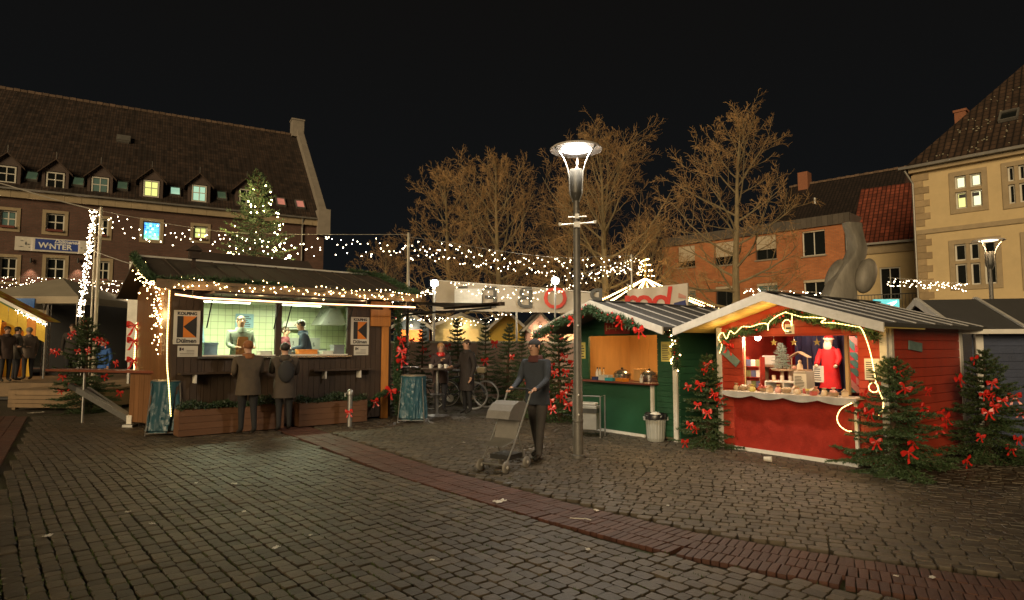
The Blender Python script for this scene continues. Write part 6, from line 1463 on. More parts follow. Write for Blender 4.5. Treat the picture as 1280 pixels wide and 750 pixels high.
loft([(sx(1050), 0, 0, .42, .35, 0), (sx(1050), 0, sz(372), .40, .33, 0), (sx(1055), 0, sz(352), .32, .25, .1), (sx(1064), 0, sz(335), .27, .22, .2), (sx(1073), 0, sz(322), .24, .2, .35), (sx(1077), 0, sz(310), .23, .19, .5), (sx(1075), 0, sz(297), .22, .16, .5), (sx(1072), 0, sz(285), .24, .15, .4), (sx(1071), 0, sz(279), .25, .15, .35)]).build('twisted_shaft', bronze, t, smooth=True)
MB().ell((0, 0, 0), (.27, .2, .47), 18, 12).build('lobe', bronze, t, (sx(1080), -.22, sz(346)), (0, R_(20), .2), smooth=True)
MB().ell((0, 0, 0), (.20, .26, .44), 18, 12).build('lobe', bronze, t, (sx(1051), .15, sz(343)), (0, R_(24), -.3), smooth=True)
MB().box(-.9, .9, -.6, .6, 0, .4).build('plinth', stone_trim, t, bev=.02)

# ------------------------------------------------------------------ people
def cloth(c, n): return mat('cloth ' + n, c, .85, 0, .25, 9, .2, 60)
skin = mat('skin', (.42, .24, .16), .55, 0, .08, 20); shoe = mat('dark shoe', (.02, .018, .016), .5)
def person(label, P, rz, coat, trousers, hair, h=1.74, arms='down', coat_len=.80, bulk=1.0, hat=None, group=None, stride=.0, bend=0, scarf=None, apron=None, pack=None):
    s = h / 1.74; t = thing('person', label, 'person', P, rz, group); V = []; E = []; Rr = []
    def v(p, r):
        # lean forward above the hips
        x, y, z = p
        if bend and z > .95: k = (z - .95); y -= math.sin(bend) * k; z = .95 + math.cos(bend) * k
        V.append((x * s, y * s, z * s)); Rr.append(r if isinstance(r, tuple) else (r, r)); return len(V) - 1
    b = bulk
    pel = v((0, 0, .96), (.165 * b, .125 * b)); ch0 = v((0, 0, 1.12), (.155 * b, .12 * b)); ch = v((0, 0, 1.30), (.175 * b, .125 * b)); nb = v((0, .0, 1.44), (.10, .085)); nk = v((0, -.01, 1.50), .055); h0 = v((0, -.03, 1.56), .07); h1 = v((0, -.025, 1.635), (.082, .098)); h2 = v((0, -.015, 1.70), .062)
    E += [(pel, ch0), (ch0, ch), (ch, nb), (nb, nk), (nk, h0), (h0, h1), (h1, h2)]; hands = []
    for k, sd_ in enumerate((-1, 1)):
        arm = arms if isinstance(arms, str) else arms[k]
        sh = v((sd_ * .185 * b, 0, 1.40), .068 * b)
        if arm == 'down': el, wr, hd = (sd_ * .235 * b, .03, 1.13), (sd_ * .235 * b, -.05, .90), (sd_ * .23 * b, -.08, .82)
        elif arm == 'fwd': el, wr, hd = (sd_ * .24, -.05, 1.15), (sd_ * .18, -.28, 1.10), (sd_ * .15, -.36, 1.11)
        elif arm == 'push': el, wr, hd = (sd_ * .23, -.10, 1.15), (sd_ * .20, -.34, 1.04), (sd_ * .19, -.42, 1.03)
        else: el, wr, hd = (sd_ * .25, -.06, 1.15), (sd_ * .10, -.22, 1.28), (sd_ * .06, -.27, 1.34)
        e_ = v(el, .052 * b); w_ = v(wr, .038); E += [(ch, sh), (sh, e_), (e_, w_)]; hnd = v(hd, (.03, .038)); E.append((w_, hnd)); hands.append((w_, hnd))
        st = stride * sd_; hip = v((sd_ * .095, 0, .88), .098 * b); kn = v((sd_ * .10, -st * .5 - .01, .49), .066); an = v((sd_ * .105, -st + .03, .09), .046); toe = v((sd_ * .115, -st - .13, .04), .040); E += [(pel, hip), (hip, kn), (kn, an), (an, toe)]
    me = bpy.data.meshes.new('body'); me.from_pydata(V, E, []); o = bpy.data.objects.new('body', me); col.objects.link(o)
    sk = o.modifiers.new('skin', 'SKIN'); sk.use_smooth_shade = True
    for i, q in enumerate(me.skin_vertices[0].data): q.radius = (Rr[i][0] * s, Rr[i][1] * s); q.use_root = (i == pel)
    ss = o.modifiers.new('sub', 'SUBSURF'); ss.levels = 2; ss.render_levels = 2
    m2 = bpy.data.meshes.new_from_object(o.evaluated_get(bpy.context.evaluated_depsgraph_get())); bpy.data.objects.remove(o)
    m2.materials.clear()
    for q in (coat, trousers, skin, shoe): m2.materials.append(q)
    HW = [(Vector(V[a]), Vector(V[b2])) for a, b2 in hands]; nkv = Vector(V[nk])
    for p in m2.polygons:
        c = p.center; i = 0
        if c.z > nkv.z - .03 * s and (c - Vector((nkv.x, nkv.y, c.z))).length < .2: i = 2
        elif any((c - b2).length < (c - a).length * .95 and (c - b2).length < .12 for a, b2 in HW): i = 2
        elif c.z < .10 * s: i = 3
        elif c.z < coat_len * s: i = 1
        p.material_index = i; p.use_smooth = True
    # fingers, nose, ears and eyes joined onto the same surface
    bm = bmesh.new(); bm.from_mesh(m2); ex = MB()
    for a, b2 in HW:
        d = (b2 - a).normalized(); sd2 = d.cross(Vector((0, 0, 1))); sd2 = sd2.normalized() if sd2.length > .2 else Vector((0, 1, 0))
        for f in range(4):
            q = b2 + sd2 * (f - 1.5) * .018; L_ = (.062, .072, .068, .052)[f]; ex.tube([q, q + d * L_ * .5, q + d * L_ * .8 + Vector((0, -.018, -.015)), q + d * L_ * .85 + Vector((0, -.035, -.03))], [.0085, .0085, .008, .006], 6)
        q = b2 - sd2 * .03 - d * .02; ex.tube([q, q - sd2 * .025 + d * .03, q - sd2 * .022 + d * .055], [.01, .009, .007], 6)
    hc = Vector(V[h1]); 
    ex.tube([hc + Vector((0, -.088, .02)), hc + Vector((0, -.115, -.015)), hc + Vector((0, -.092, -.022))], [.008, .013, .008], 6)
    for sd_ in (-1, 1): ex.ell(hc + Vector((sd_ * .084, .0, 0)), (.012, .02, .03), 6, 5)
    n0 = len(bm.faces); m3 = ex.mesh('x', skin); bm.from_mesh(m3); bm.faces.ensure_lookup_table()
    for f in bm.faces[n0:]: f.material_index = 2; f.smooth = True
    n0 = len(bm.faces); e2_ = MB()
    for sd_ in (-1, 1): e2_.ell(hc + Vector((sd_ * .032, -.089, .012)), (.012, .008, .008), 6, 4)
    e2_.box(hc.x - .025, hc.x + .025, hc.y - .098, hc.y - .088, hc.z - .052, hc.z - .046); bm.from_mesh(e2_.mesh('x', skin)); bm.faces.ensure_lookup_table()
    for f in bm.faces[n0:]: f.material_index = 3
    bm.to_mesh(m2); bm.free(); body = link('body', m2, t)
    mb = MB(); mb.ell(hc + Vector((0, .018, .032)), (.090, .100, .088), 14, 10); f0 = [f for f in mb.f if not all((mb.v[i][1] < hc.y - .045 and mb.v[i][2] < hc.z + .055) or mb.v[i][2] < hc.z - .06 for i in f)]; mb.f = f0; mb.mi = [0] * len(f0)
    if hat: mb.build('hat', hat, t, smooth=True)
    else: mb.build('hair', hair, t, smooth=True)
    # coat hem / skirt of the jacket
    rr = .17 * b * s; mb = MB().lathe([(rr * .95, 1.06 * s), (rr * 1.02, .95 * s), (rr * 1.12, coat_len * s), (rr * 1.02, coat_len * s + .01)], 18); mb.v = [(x, y * .78, z) for x, y, z in mb.v]; mb.build('coat_hem', coat, t, smooth=True)
    off = Vector(V[nb]); mb = MB().lathe([(.082, -.06), (.118, -.045), (.118, .0), (.098, .045), (.078, .05)], 16); mb.v = [(x * s + off.x, y * .95 * s + off.y, z * s + off.z + .02) for x, y, z in mb.v]; mb.build('scarf' if scarf else 'collar', scarf or coat, t, smooth=True)
    if apron: MB().prism([(-.15 * s, .62 * s), (.15 * s, .62 * s), (.13 * s, 1.05 * s), (.09 * s, 1.32 * s), (-.09 * s, 1.32 * s), (-.13 * s, 1.05 * s)], -.165 * b, -.15 * b).build('apron', apron, t)
    if pack: mb = MB().ell((0, .17 * s, 1.18 * s), (.15, .085, .21), 14, 10); mb.build('backpack', pack, t, smooth=True); [MB().tube(catmull([(q * .1, .12, 1.38 * s), (q * .12, -.02, 1.44 * s), (q * .13, -.135, 1.32 * s), (q * .15, -.08, 1.1 * s), (q * .13, .1, 1.02 * s)], 4), .014, 6).build('strap', pack, t) for q in (-1, 1)]
    return t
hb = mat('brown hair', (.045, .025, .014), .6, 0, .3, 40); hd_ = mat('dark hair', (.018, .014, .012), .6, 0, .3, 40); hbl = mat('blond hair', (.36, .20, .08), .55, 0, .3, 40); hg = mat('grey hair', (.20, .19, .17), .6, 0, .3, 40)
def pk(px, v): u, _ = FK.L(px, 433, v); return u
KG = 'people serving in the kiosk'
person('kiosk worker in grey green jacket behind the serving counter, facing out', FK.W(pk(300, 1.0), 1.0, .45), FK.rz, cloth((.20, .23, .19), 'greygreen'), cloth((.03, .03, .035), 'black'), hb, 1.78, ('fwd', 'fwd'), .80, 1.15, group=KG, apron=mat('rust apron', (.34, .13, .04), .8))
person('kiosk worker in navy jacket turned to the fryer', FK.W(pk(385, .75), .75, .45), FK.rz - 1.9, cloth((.03, .05, .085), 'navy'), cloth((.03, .03, .035), 'black'), hd_, 1.74, ('fwd', 'fwd'), .80, 1.18, group=KG, bend=.22, apron=cloth((.02, .03, .05), 'navy apron'))
person('kiosk worker in dark red top between the two windows', FK.W(pk(356, 1.5), 1.5, .45), FK.rz + .5, cloth((.14, .03, .04), 'wine'), cloth((.03, .03, .035), 'black'), hb, 1.58, ('fwd', 'down'), group=KG)
cg = 'customers at the kiosk'
person('customer in tan coat with orange hood standing at the kiosk counter', FK.W(pk(312, -.75), -.75, 0), FK.rz + math.pi, cloth((.07, .052, .034), 'tan'), cloth((.010, .010, .011), 'jet'), hb, 1.70, ('up', 'fwd'), .74, 1.22, hat=mat('orange hood', (.22, .085, .03), .9, 0, .3, 30, .4, 90), group=cg, scarf=mat('orange hood', (.22, .085, .03)), bend=.08, stride=.05)
person('customer in brown coat and black trousers beside the serving window post', FK.W(pk(357, -.7), -.7, 0), FK.rz + math.pi - .2, cloth((.05, .038, .028), 'brown'), cloth((.010, .010, .011), 'jet'), hd_, 1.66, ('fwd', 'up'), .66, 1.2, group=cg, pack=cloth((.02, .02, .022), 'pack'), bend=.05, stride=-.05)
tg = 'people at the bar table'
person('blond person in dark jacket with red scarf at the bar table', at(551, 433, 15.2) - Vector((0, 0, H + .0)) + Vector((0, 0, 0)), .5, cloth((.045, .03, .03), 'darkbrown'), cloth((.02, .02, .025), 'black2'), hbl, 1.68, ('up', 'fwd'), .75, 1.12, group=tg, scarf=bow_red)
person('person in long dark coat leaning at the bar table beside the bicycle', at(584, 433, 15.0) - Vector((0, 0, H)), -.9, cloth((.020, .015, .014), 'blackcoat'), cloth((.018, .018, .02), 'jet'), hb, 1.76, ('fwd', 'down'), .55, 1.12, group=tg)
for o in col.objects:
    if o.get('group') == tg: o.location.z = 0
PP = (gp(607, 591) + gp(654, 591)) / 2 + Vector((0, .26, 0)) + Vector((.55, .83, 0)) * .84
person('person in dark blue jacket pushing a stroller across the cobbles', PP, -.583, cloth((.025, .032, .045), 'bluegrey'), cloth((.055, .05, .048), 'grey trousers'), hd_, 1.70, ('push', 'push'), .80, 1.06, stride=.16, hat=mat('charcoal knit hat', (.03, .03, .034), .95, 0, .3, 60, .6, 120), scarf=cloth((.07, .02, .02), 'dark scarf'), bend=.10)
# people on the far left deck
lg = 'people by the striped tent'
for px, Y, cc, hr, lab, rz in ((8, 19.5, (.05, .03, .025), hb, 'person in dark brown coat nearest the striped tent cloth', 1.2), (21, 20.0, (.10, .085, .07), hd_, 'person in grey coat seen from behind beside the striped tent', 2.6), (36, 20.6, (.13, .10, .08), hg, 'person in pale brown coat at the edge of the group by the striped tent', -2.0)):
    P0 = at(px, 433, Y); P0.z = .5; person(lab, P0, rz, cloth(cc, lab[10:20]), cloth((.02, .02, .022), 'black2'), hr, 1.72, ('down', 'fwd'), .72, 1.08, group=lg)
P0 = at(90, 433, 21); P0.z = .55; person('person in dark coat standing alone on the deck behind the spruce', P0, .4, cloth((.03, .025, .022), 'soot'), cloth((.02, .02, .022), 'black2'), hb, 1.80, ('down', 'down'), .62, 1.08)
P0 = at(131, 433, 20); P0.z = .12; person('person in bright blue jacket beyond the spruce', P0, -.3, cloth((.03, .10, .34), 'brightblue'), cloth((.02, .02, .022), 'black2'), hb, 1.72, ('fwd', 'down'), .8, 1.05)

# santa figure in the red stall
t = thing('santa_figure', 'tall santa figure in red robe with white beard in the red stall', 'figure', FRd.W(RU(1037, .95), .95, .90), FRd.rz)
rb = mat('santa robe', (.55, .008, .012), .75, 0, .15, 14); wh = mat('white beard wool', (.62, .52, .38), .9, 0, .15, 30, .5, 60)
MB().box(-.2, .2, -.15, .15, -.86, 0).build('stand_box', MATS['dark blue drape'], t)
mb = MB().lathe([(.165, .06), (.16, .08), (.14, .30), (.12, .48), (.115, .56), (.125, .64), (.06, .70), (.0, .71)], 20); mb.v = [(x, y * .7, z) for x, y, z in mb.v]; mb.build('robe', rb, t, smooth=True)
for s in (-1, 1):
    MB().tube([(s * .11, 0, .65), (s * .165, -.02, .52), (s * .15, -.10, .42)], [.05, .045, .04], 10).build('sleeve', rb, t, smooth=True); MB().ell((s * .148, -.125, .40), (.028, .03, .03), 8, 6).build('mitten', wh, t, smooth=True); MB().tube([(s * .05, 0, .0), (s * .05, 0, .1)], .035, 8).build('leg', shoe, t)
MB().ell((0, -.01, .77), (.062, .065, .075), 14, 10).build('head', skin, t, smooth=True); mb = MB().ell((0, -.045, .71), (.068, .045, .085), 12, 8); mb.build('beard', wh, t, smooth=True)
MB().lathe([(.075, .80), (.08, .815), (.075, .83)], 14, (0, 0, 0)).build('hat_trim', wh, t, smooth=True); MB().lathe([(.072, .83), (.055, .87), (.02, .91), (.0, .92)], 12).build('hat', rb, t, smooth=True); MB().ell((0, -.075, .775), (.012, .012, .012), 6, 5).build('nose', skin, t)
notice('pale paper bag held by the santa figure', FRd, RU(1016, .85), RU(1029, .85), 1.05, 1.30, .85, None, 6, 'paper_bag', cat='bag')

# ------------------------------------------------------------------ stroller
w0, w1 = gp(607, 591), gp(654, 591)
SP = (w0 + w1) / 2 + Vector((0, .26, 0)); st = thing('stroller', 'light grey folding stroller with plastic wheels on the open cobbles', 'stroller', SP, R_(56.5))
fr_m = mat('stroller frame', (.30, .30, .29), .4, .6, .1, 9); wheel_m = mat('stroller wheel', (.20, .19, .17), .6); hood_m = mat('stroller hood', (.17, .165, .155), .75, 0, .15, 9, .2, 40)
for sx_ in (-.26, .22):
    for sy in (-.2, .2):
        w = MB().lathe([(.0, -.018), (.062, -.02), (.075, -.012), (.075, .012), (.062, .02), (.0, .018)], 18).build('wheel', wheel_m, st, (sx_, sy, .077), (math.pi / 2, 0, 0), smooth=True)
        MB().lathe([(.0, -.024), (.02, -.024), (.02, .024), (.0, .024)], 10).build('hub', white_paint, w)
for sy in (-.19, .19):
    MB().tube([(-.26, sy, .09), (.0, sy, .42), (.28, sy, .86), (.36, sy, 1.0)], .012, 7).build('side_tube', fr_m, st); MB().tube([(.22, sy, .09), (.02, sy, .46)], .012, 7).build('side_tube', fr_m, st)
MB().tube([(.36, -.19, 1.0), (.39, -.1, 1.02), (.39, .1, 1.02), (.36, .19, 1.0)], .015, 7).build('handle', black, st); MB().tube([(-.26, -.2, .1), (-.26, .2, .1)], .01, 6).build('axle', fr_m, st); MB().tube([(.22, -.2, .1), (.22, .2, .1)], .01, 6).build('axle', fr_m, st)
mb = MB(); pr = [(-.30, .33), (-.10, .36), (.0, .40), (.10, .62), (.2, .80)]
for a, b_ in zip(pr, pr[1:]):
    mb.poly([(a[0], -.17, a[1]), (b_[0], -.17, b_[1]), (b_[0], .17, b_[1]), (a[0], .17, a[1])])
mb.build('seat', hood_m, st, smooth=True); mb = MB()
for i in range(5):
    a0, a1 = R_(50 + i * 24), R_(50 + (i + 1) * 24); q = lambda a: (.12 + .30 * math.cos(a), .62 + .26 * math.sin(a)); mb.poly([(*([q(a0)[0], -.18]), q(a0)[1]), (*([q(a1)[0], -.18]), q(a1)[1]), (*([q(a1)[0], .18]), q(a1)[1]), (*([q(a0)[0], .18]), q(a0)[1])])
    for sy in (-.18, .18): mb.poly([(.12, sy, .62), (q(a0)[0], sy, q(a0)[1]), (q(a1)[0], sy, q(a1)[1])])
mb.build('hood', hood_m, st); MB().box(-.12, .2, -.15, .15, .14, .2).build('basket', black, st)

# ------------------------------------------------------------------ bicycle, bar tables
def bicycle(label, A0, B0, seed):
    A0 = Vector((A0.x, A0.y, 0)); B0 = Vector((B0.x, B0.y, 0)); d = B0 - A0; fr = Fr((A0.x, A0.y), (d.x, d.y)); t = fthing(fr, 'bicycle', label, 'bicycle', 'parked bicycles'); L_ = 1.06; r = .345; t.rotation_euler = (R_(4), 0, fr.rz)
    rim = mat('bicycle rim', (.42, .42, .40), .35, .6, .1, 8); fm = mat('bicycle paint', (.02, .022, .03), .35, 0, .1, 8)
    for x in (0, L_):
        n = 36; ring = [(x + (r - .02) * math.cos(a), 0, r + (r - .02) * math.sin(a)) for a in [2 * math.pi * i / n for i in range(n)]]; ring2 = [(x + (r + .0) * math.cos(a), 0, r + (r + .0) * math.sin(a)) for a in [2 * math.pi * i / n for i in range(n)]]
        w = MB().tube(ring2, .015, 7, closed=True).build('wheel', mat('grey tyre', (.30, .29, .27), .6) if x else black, t, smooth=True); MB().tube(ring, .010, 6, closed=True).build('rim', rim, w, smooth=True)
        mb = MB()
        for i in range(16): a = 2 * math.pi * i / 16; mb.tube([(x, (.02 if i % 2 else -.02), r), (x + (r - .03) * math.cos(a), 0, r + (r - .03) * math.sin(a))], .0018, 3)
        mb.build('spokes', rim, w); MB().tube([(x, -.05, r), (x, .05, r)], .018, 8).build('hub', rim, w)
        mb = MB(); g_ = [(x + (r + .03) * math.cos(a), r + (r + .03) * math.sin(a)) for a in [R_(20 + 8 * i) for i in range(18)]]
        for p, q in zip(g_, g_[1:]): mb.poly([(p[0], -.022, p[1]), (q[0], -.022, q[1]), (q[0], .022, q[1]), (p[0], .022, p[1])])
        mb.build('mudguard', fm, t, smooth=True)
    bb = (.45, 0, .29); sp_ = (.33, 0, .78); hd0 = (.90, 0, .62); hd1 = (.86, 0, .86)
    mb = MB(); [mb.tube([a, b_], .017, 8) for a, b_ in ((bb, sp_), (bb, hd0), (sp_, hd1), (hd0, hd1))]; [mb.tube([(0, y, r), (bb[0], y * .6, bb[2])], .009, 6).tube([(0, y, r), (sp_[0], y * .3, sp_[2] - .1)], .008, 6).tube([(L_, y, r), (.92, y * .5, .58)], .012, 6) for y in (-.05, .05)]
    mb.build('frame', fm, t, smooth=True); MB().tube([(.86, 0, .86), (.84, 0, 1.0), (.84, 0, 1.04)], .013, 8).build('stem', rim, t)
    MB().tube(catmull([(.70, -.27, 1.02), (.80, -.25, 1.05), (.86, -.1, 1.05), (.86, .1, 1.05), (.80, .25, 1.05), (.70, .27, 1.02)], 4), .012, 7).build('handlebar', rim, t, smooth=True)
    MB().tube([(.33, 0, .76), (.31, 0, .92)], .014, 8).build('seat_post', rim, t); MB().ell((.28, 0, .95), (.14, .085, .04), 12, 7).build('saddle', black, t, smooth=True)
    c = MB().lathe([(.0, -.01), (.09, -.01), (.09, .01), (.0, .01)], 20).build('chain_wheel', rim, t, (bb[0], -.06, bb[2]), (math.pi / 2, 0, 0))
    for sgn in (-1, 1): MB().tube([(bb[0], sgn * .08, bb[2]), (bb[0] + sgn * .10, sgn * .09, bb[2] - sgn * .13), (bb[0] + sgn * .10, sgn * .16, bb[2] - sgn * .13)], .009, 6).build('pedal', black, t)
    MB().box(-.28, .22, -.07, .07, .74, .755).tube([(-.25, .06, .74), (0, .06, .36)], .006, 5).tube([(-.25, -.06, .74), (0, -.06, .36)], .006, 5).build('luggage_rack', black, t)
    MB().lathe([(.0, -.05), (.045, -.03), (.055, .03), (.0, .03)], 10).build('headlamp', rim, t, (.98, 0, .80), (0, math.pi / 2, 0)); MB().box(.86, 1.06, -.11, .11, .92, 1.05).build('basket', mat('wicker', (.30, .24, .14), .8), t)
bicycle('parked bicycle with pale tyres and front basket by the rink spruces', at(541, 433, 16.0), at(608, 433, 16.2), 1)
bicycle('second dark bicycle leaning behind the bar table people', at(560, 433, 16.9), at(628, 433, 16.6), 2)
def bar_table(label, P, r=.38, h=1.1):
    t = thing('bar_table', label, 'bar table', P); MB().lathe([(.0, h), (r, h), (r + .01, h - .02), (r, h - .04), (.0, h - .04)], 28).build('table_top', mat('dark table top', (.07, .055, .045), .3, 0, .2, 8), t, smooth=True); MB().lathe([(.035, h - .04), (.035, .03)], 12).build('column', steel, t, smooth=True); MB().lathe([(.0, .035), (.1, .03), (.28, .012), (.28, 0)], 24).build('foot', steel, t, smooth=True)
    MB().lathe([(.036, .5), (.17, .5), (.17, .485), (.036, .485)], 20).build('shelf_ring', steel, t)
P0 = at(547, 433, 14.6); P0.z = 0; bar_table('round bar table between the blond and the dark coated person', P0); P0 = at(505, 433, 15.6); P0.z = 0; bar_table('round bar table beside the kiosk garland', P0)
for i, dx in enumerate((-.15, .05, .2)):
    t = thing('cup', 'pale mug standing on the bar table between the two people', 'cup', at(547, 433, 14.6) + Vector((dx, -.1 + .1 * (i % 2), 1.1 - H)), 0, 'mugs on the bar table'); MB().lathe([(0, 0), (.035, 0), (.04, .09), (.034, .09), (.03, .01), (0, .01)], 12).build('mug', white_paint, t, smooth=True); MB().tube([(.038, 0, .07), (.065, 0, .06), (.06, 0, .03), (.036, 0, .02)], .006, 5).build('handle', white_paint, t)
# fir dressed upright beside the pine post
t = garland('garland', 'upright fir garland with red bows beside the pine post of the kiosk', [FK.W(4.62, -.05, 2.55), FK.W(4.64, -.08, 1.9), FK.W(4.62, -.05, 1.2), FK.W(4.66, -.08, .1)], .12, 800, None, 6)
for z in (1.75, 1.3, 1.5): bow(t, FK.W(4.66, -.2, z) - FK.W(4.62, -.05, 2.55), .9)

# ------------------------------------------------------------------ waste container behind the lamp
PW = gp(736, 545); t = thing('waste_container', 'grey metal waste container in a tube frame behind the lamp post', 'bin', PW, R_(-25))
MB().box(-.16, .18, -.12, .12, .12, .55).build('body', mat('grey bin sheet', (.34, .34, .31), .5, .2, .2, 5), t, bev=.015); MB().box(-.17, .19, -.13, .13, .42, .50).build('band', steel_dark, t); MB().box(-.14, .16, -.10, .10, .551, .60).build('lid', mat('pale bin lid', (.45, .44, .40), .5), t, bev=.02)
for x in (-.24, .26): MB().tube([(x, -.14, 0), (x, -.14, .72), (x, .14, .72), (x, .14, 0)], .014, 7).build('frame', steel, t)
MB().tube([(-.24, -.14, .72), (.26, -.14, .72)], .013, 7).build('frame_rail', steel, t)

# ------------------------------------------------------------------ left: long bar, drawbar, deck, tents
a, b_ = at(58, 433, 13.4), at(198, 433, 12.2); FBr = Fr((a.x, a.y), (b_.x - a.x, b_.y - a.y)); Lb = (b_ - a).length; t = fthing(FBr, 'bar_counter', 'long reddish brown bar counter reaching out from the kiosk corner', 'bar counter')
redw = mat('red brown varnish', (.15, .048, .028), .35, 0, .2, 5, stretch=(.6, .6, 3)); MB().box(0, Lb, 0, .5, 1.07, 1.12).build('top_board', redw, t, bev=.008); MB().tube([(.95, .2, 0), (.95, .2, 1.07)], .025, 8).build('leg', steel, t)
for i in range(6): ubox('plank', pine_dark, t, Lb - .86 + i * .13, Lb - .735 + i * .13, .1, .13, .1, 1.06)
MB().box(Lb - .84, Lb - .1, .14, .42, .1, 1.06).build('cabinet', redw, t)
rope('short glowing string lying on the bar counter end', [FBr.W(Lb - .35, .2, 1.14), FBr.W(Lb - .1, .15, 1.135), FBr.W(Lb + .1, .1, 1.14)], .01)
a, b_ = at(98, 487, 13.3), at(163, 524, 12.6); t = thing('trailer_drawbar', 'grey trailer drawbar with white support foot under the bar counter', 'drawbar', (a.x, a.y, 0)); v_ = b_ - a
MB().bar((0, 0, a.z), (v_.x, v_.y, b_.z), .10, .12).build('beam', steel, t); MB().bar((0, .3, a.z), (v_.x, v_.y + .1, b_.z), .06, .08).build('beam', steel, t); MB().box(v_.x - .05, v_.x + .05, v_.y - .05, v_.y + .05, .06, b_.z + .08).build('support_foot', white_paint, t); MB().box(v_.x - .1, v_.x + .1, v_.y - .1, v_.y + .1, .0, .05).build('foot_plate', steel, t); MB().bar((-.25, .1, a.z + .08), (0, 0, a.z), .09, .1).build('coupling', steel_dark, t)
# deck of planks, climbing gently
wood = mat('weathered deck planks', (.20, .135, .075), .75, 0, .25, 4, .3, 40, rnd=.18); a = gp(10, 512); FDk = Fr((a.x, a.y), (.93, -.12)); t = fthing(FDk, 'wooden_deck', 'long raised deck of weathered planks beside the striped tent', 'deck')
LD, WD = 20.0, 2.3
DKR = lambda v: .50 + .016 * v
nb_ = 90
for i in range(nb_):
    v0 = i * LD / nb_; ubox('plank', wood, t, -.05, WD, v0 + .004, v0 + LD / nb_ - .004, DKR(v0) - .04, DKR(v0) + .0)
for i in range(4): ubox('front_board', wood, t, 0, WD - .05, -.02, .02, .06 + i * .105, .155 + i * .105)
for x in (0, WD - .1): MB().box(x, x + .1, .0, LD, .05, .44).build('side_beam', wood, t)
ubox('edge_plank', wood, t, -.06, .22, -.03, LD, .52, .56, (R_(.9), 0, 0))
for i in range(8): MB().box(.1 + .1 * (i % 2), .2 + .1 * (i % 2), i * 2.4, i * 2.4 + .1, 0, .4).build('support', wood, t)
t = thing('wooden_platform', 'low dark platform in front of the stage pavilion', 'platform', (-21.5, 18.6, 0), .05); MB().box(0, 8.6, 0, 6.5, .1, .5).build('deck', wood, t); MB().box(.1, 8.5, .1, 6.4, 0, .1).build('base', black, t)
# striped tent
so, sy_ = mat('orange canvas', (.50, .19, .03), .8, 0, .15, 4), mat('yellow canvas', (.58, .40, .05), .8, 0, .15, 4); sgreen = mat('green trim canvas', (.10, .16, .06), .8)
P0, P1 = at(-45, 348, 21.5), at(58, 402, 21.5); t = thing('striped_tent', 'orange and yellow striped market tent at the end of the deck', 'tent', (P0.x, P0.y, 0)); dx = P1.x - P0.x; n = 9
for i in range(n):
    for s in (0, 1):
        x0, x1 = (dx * i / n, dx * (i + 1) / n); zf = lambda x: P0.z + (P1.z - P0.z) * x / dx
        y0, y1 = (0, .35) if s == 0 else (.35, .7)
        mb = MB(); mb.poly([(x0, y0, zf(x0)), (x1, y0, zf(x1)), (x1, y1, zf(x1) - (.0 if s else 0)), (x0, y1, zf(x0))]); mb.poly([(x0, y0, zf(x0) - .012), (x1, y0, zf(x1) - .012), (x1, y1, zf(x1) - .012), (x0, y1, zf(x0) - .012)]); mb.build('roof_stripe', (so, sy_)[(i + s) % 2], t)
for i in range(n):
    x0, x1 = dx * i / n, dx * (i + 1) / n - .01; zf = lambda x: P0.z - .1 + (P1.z - P0.z) * x / dx
    mb = MB(); mb.poly([(x0, -.02, zf(x0) - .62), (x1, -.02, zf(x1) - .62), (x1, -.02, zf(x1)), (x0, -.02, zf(x0))]); mb.build('valance_panel', (sy_, so)[i % 2 if i > 5 else 0], t)
MB().bar((0, -.03, P0.z - .05), (dx, -.03, P1.z - .05), .03, .12).build('front_trim', white_paint, t); MB().bar((0, -.05, P0.z - .13), (dx, -.05, P1.z - .13), .02, .05).build('green_trim', sgreen, t)
for i in range(12):                                     # side and back curtain in vertical stripes
    x0, x1 = -1.2 + i * .17, -1.2 + (i + 1) * .17; mb = MB()
    mb.poly([(x0, .5 + .05 * math.sin(i), .3), (x1, .5 + .05 * math.sin(i + 1), .3), (x1, .7, 2.75), (x0, .7, 2.75)]); mb.build('curtain_stripe', (so, sy_)[i % 2], t)
for i in range(5): mb = MB(); y = 1.5 + .03 * (i % 2); mb.poly([(dx * i / 9 - .3, y, .3), (dx * (i + 1) / 9 - .3, y, .3), (dx * (i + 1) / 9 - .3, y, 2.5), (dx * i / 9 - .3, y, 2.5)]); mb.build('curtain_stripe', (so, sy_)[(i + 1) % 2], t)
for x in (.0, dx - .05): MB().tube([(x, .05, 0), (x, .05, P0.z - .1 if x == 0 else P1.z - .1)], .03, 8).build('pole', steel, t)
l_ = MB().ell((dx * .45, .4, 2.2), .06, 8, 6).build('lamp', MATS['amber bulb glow'], t); point_light('lamp_light', l_, (dx * .45, .4, 2.1), 25, (1, .58, .22), .08)
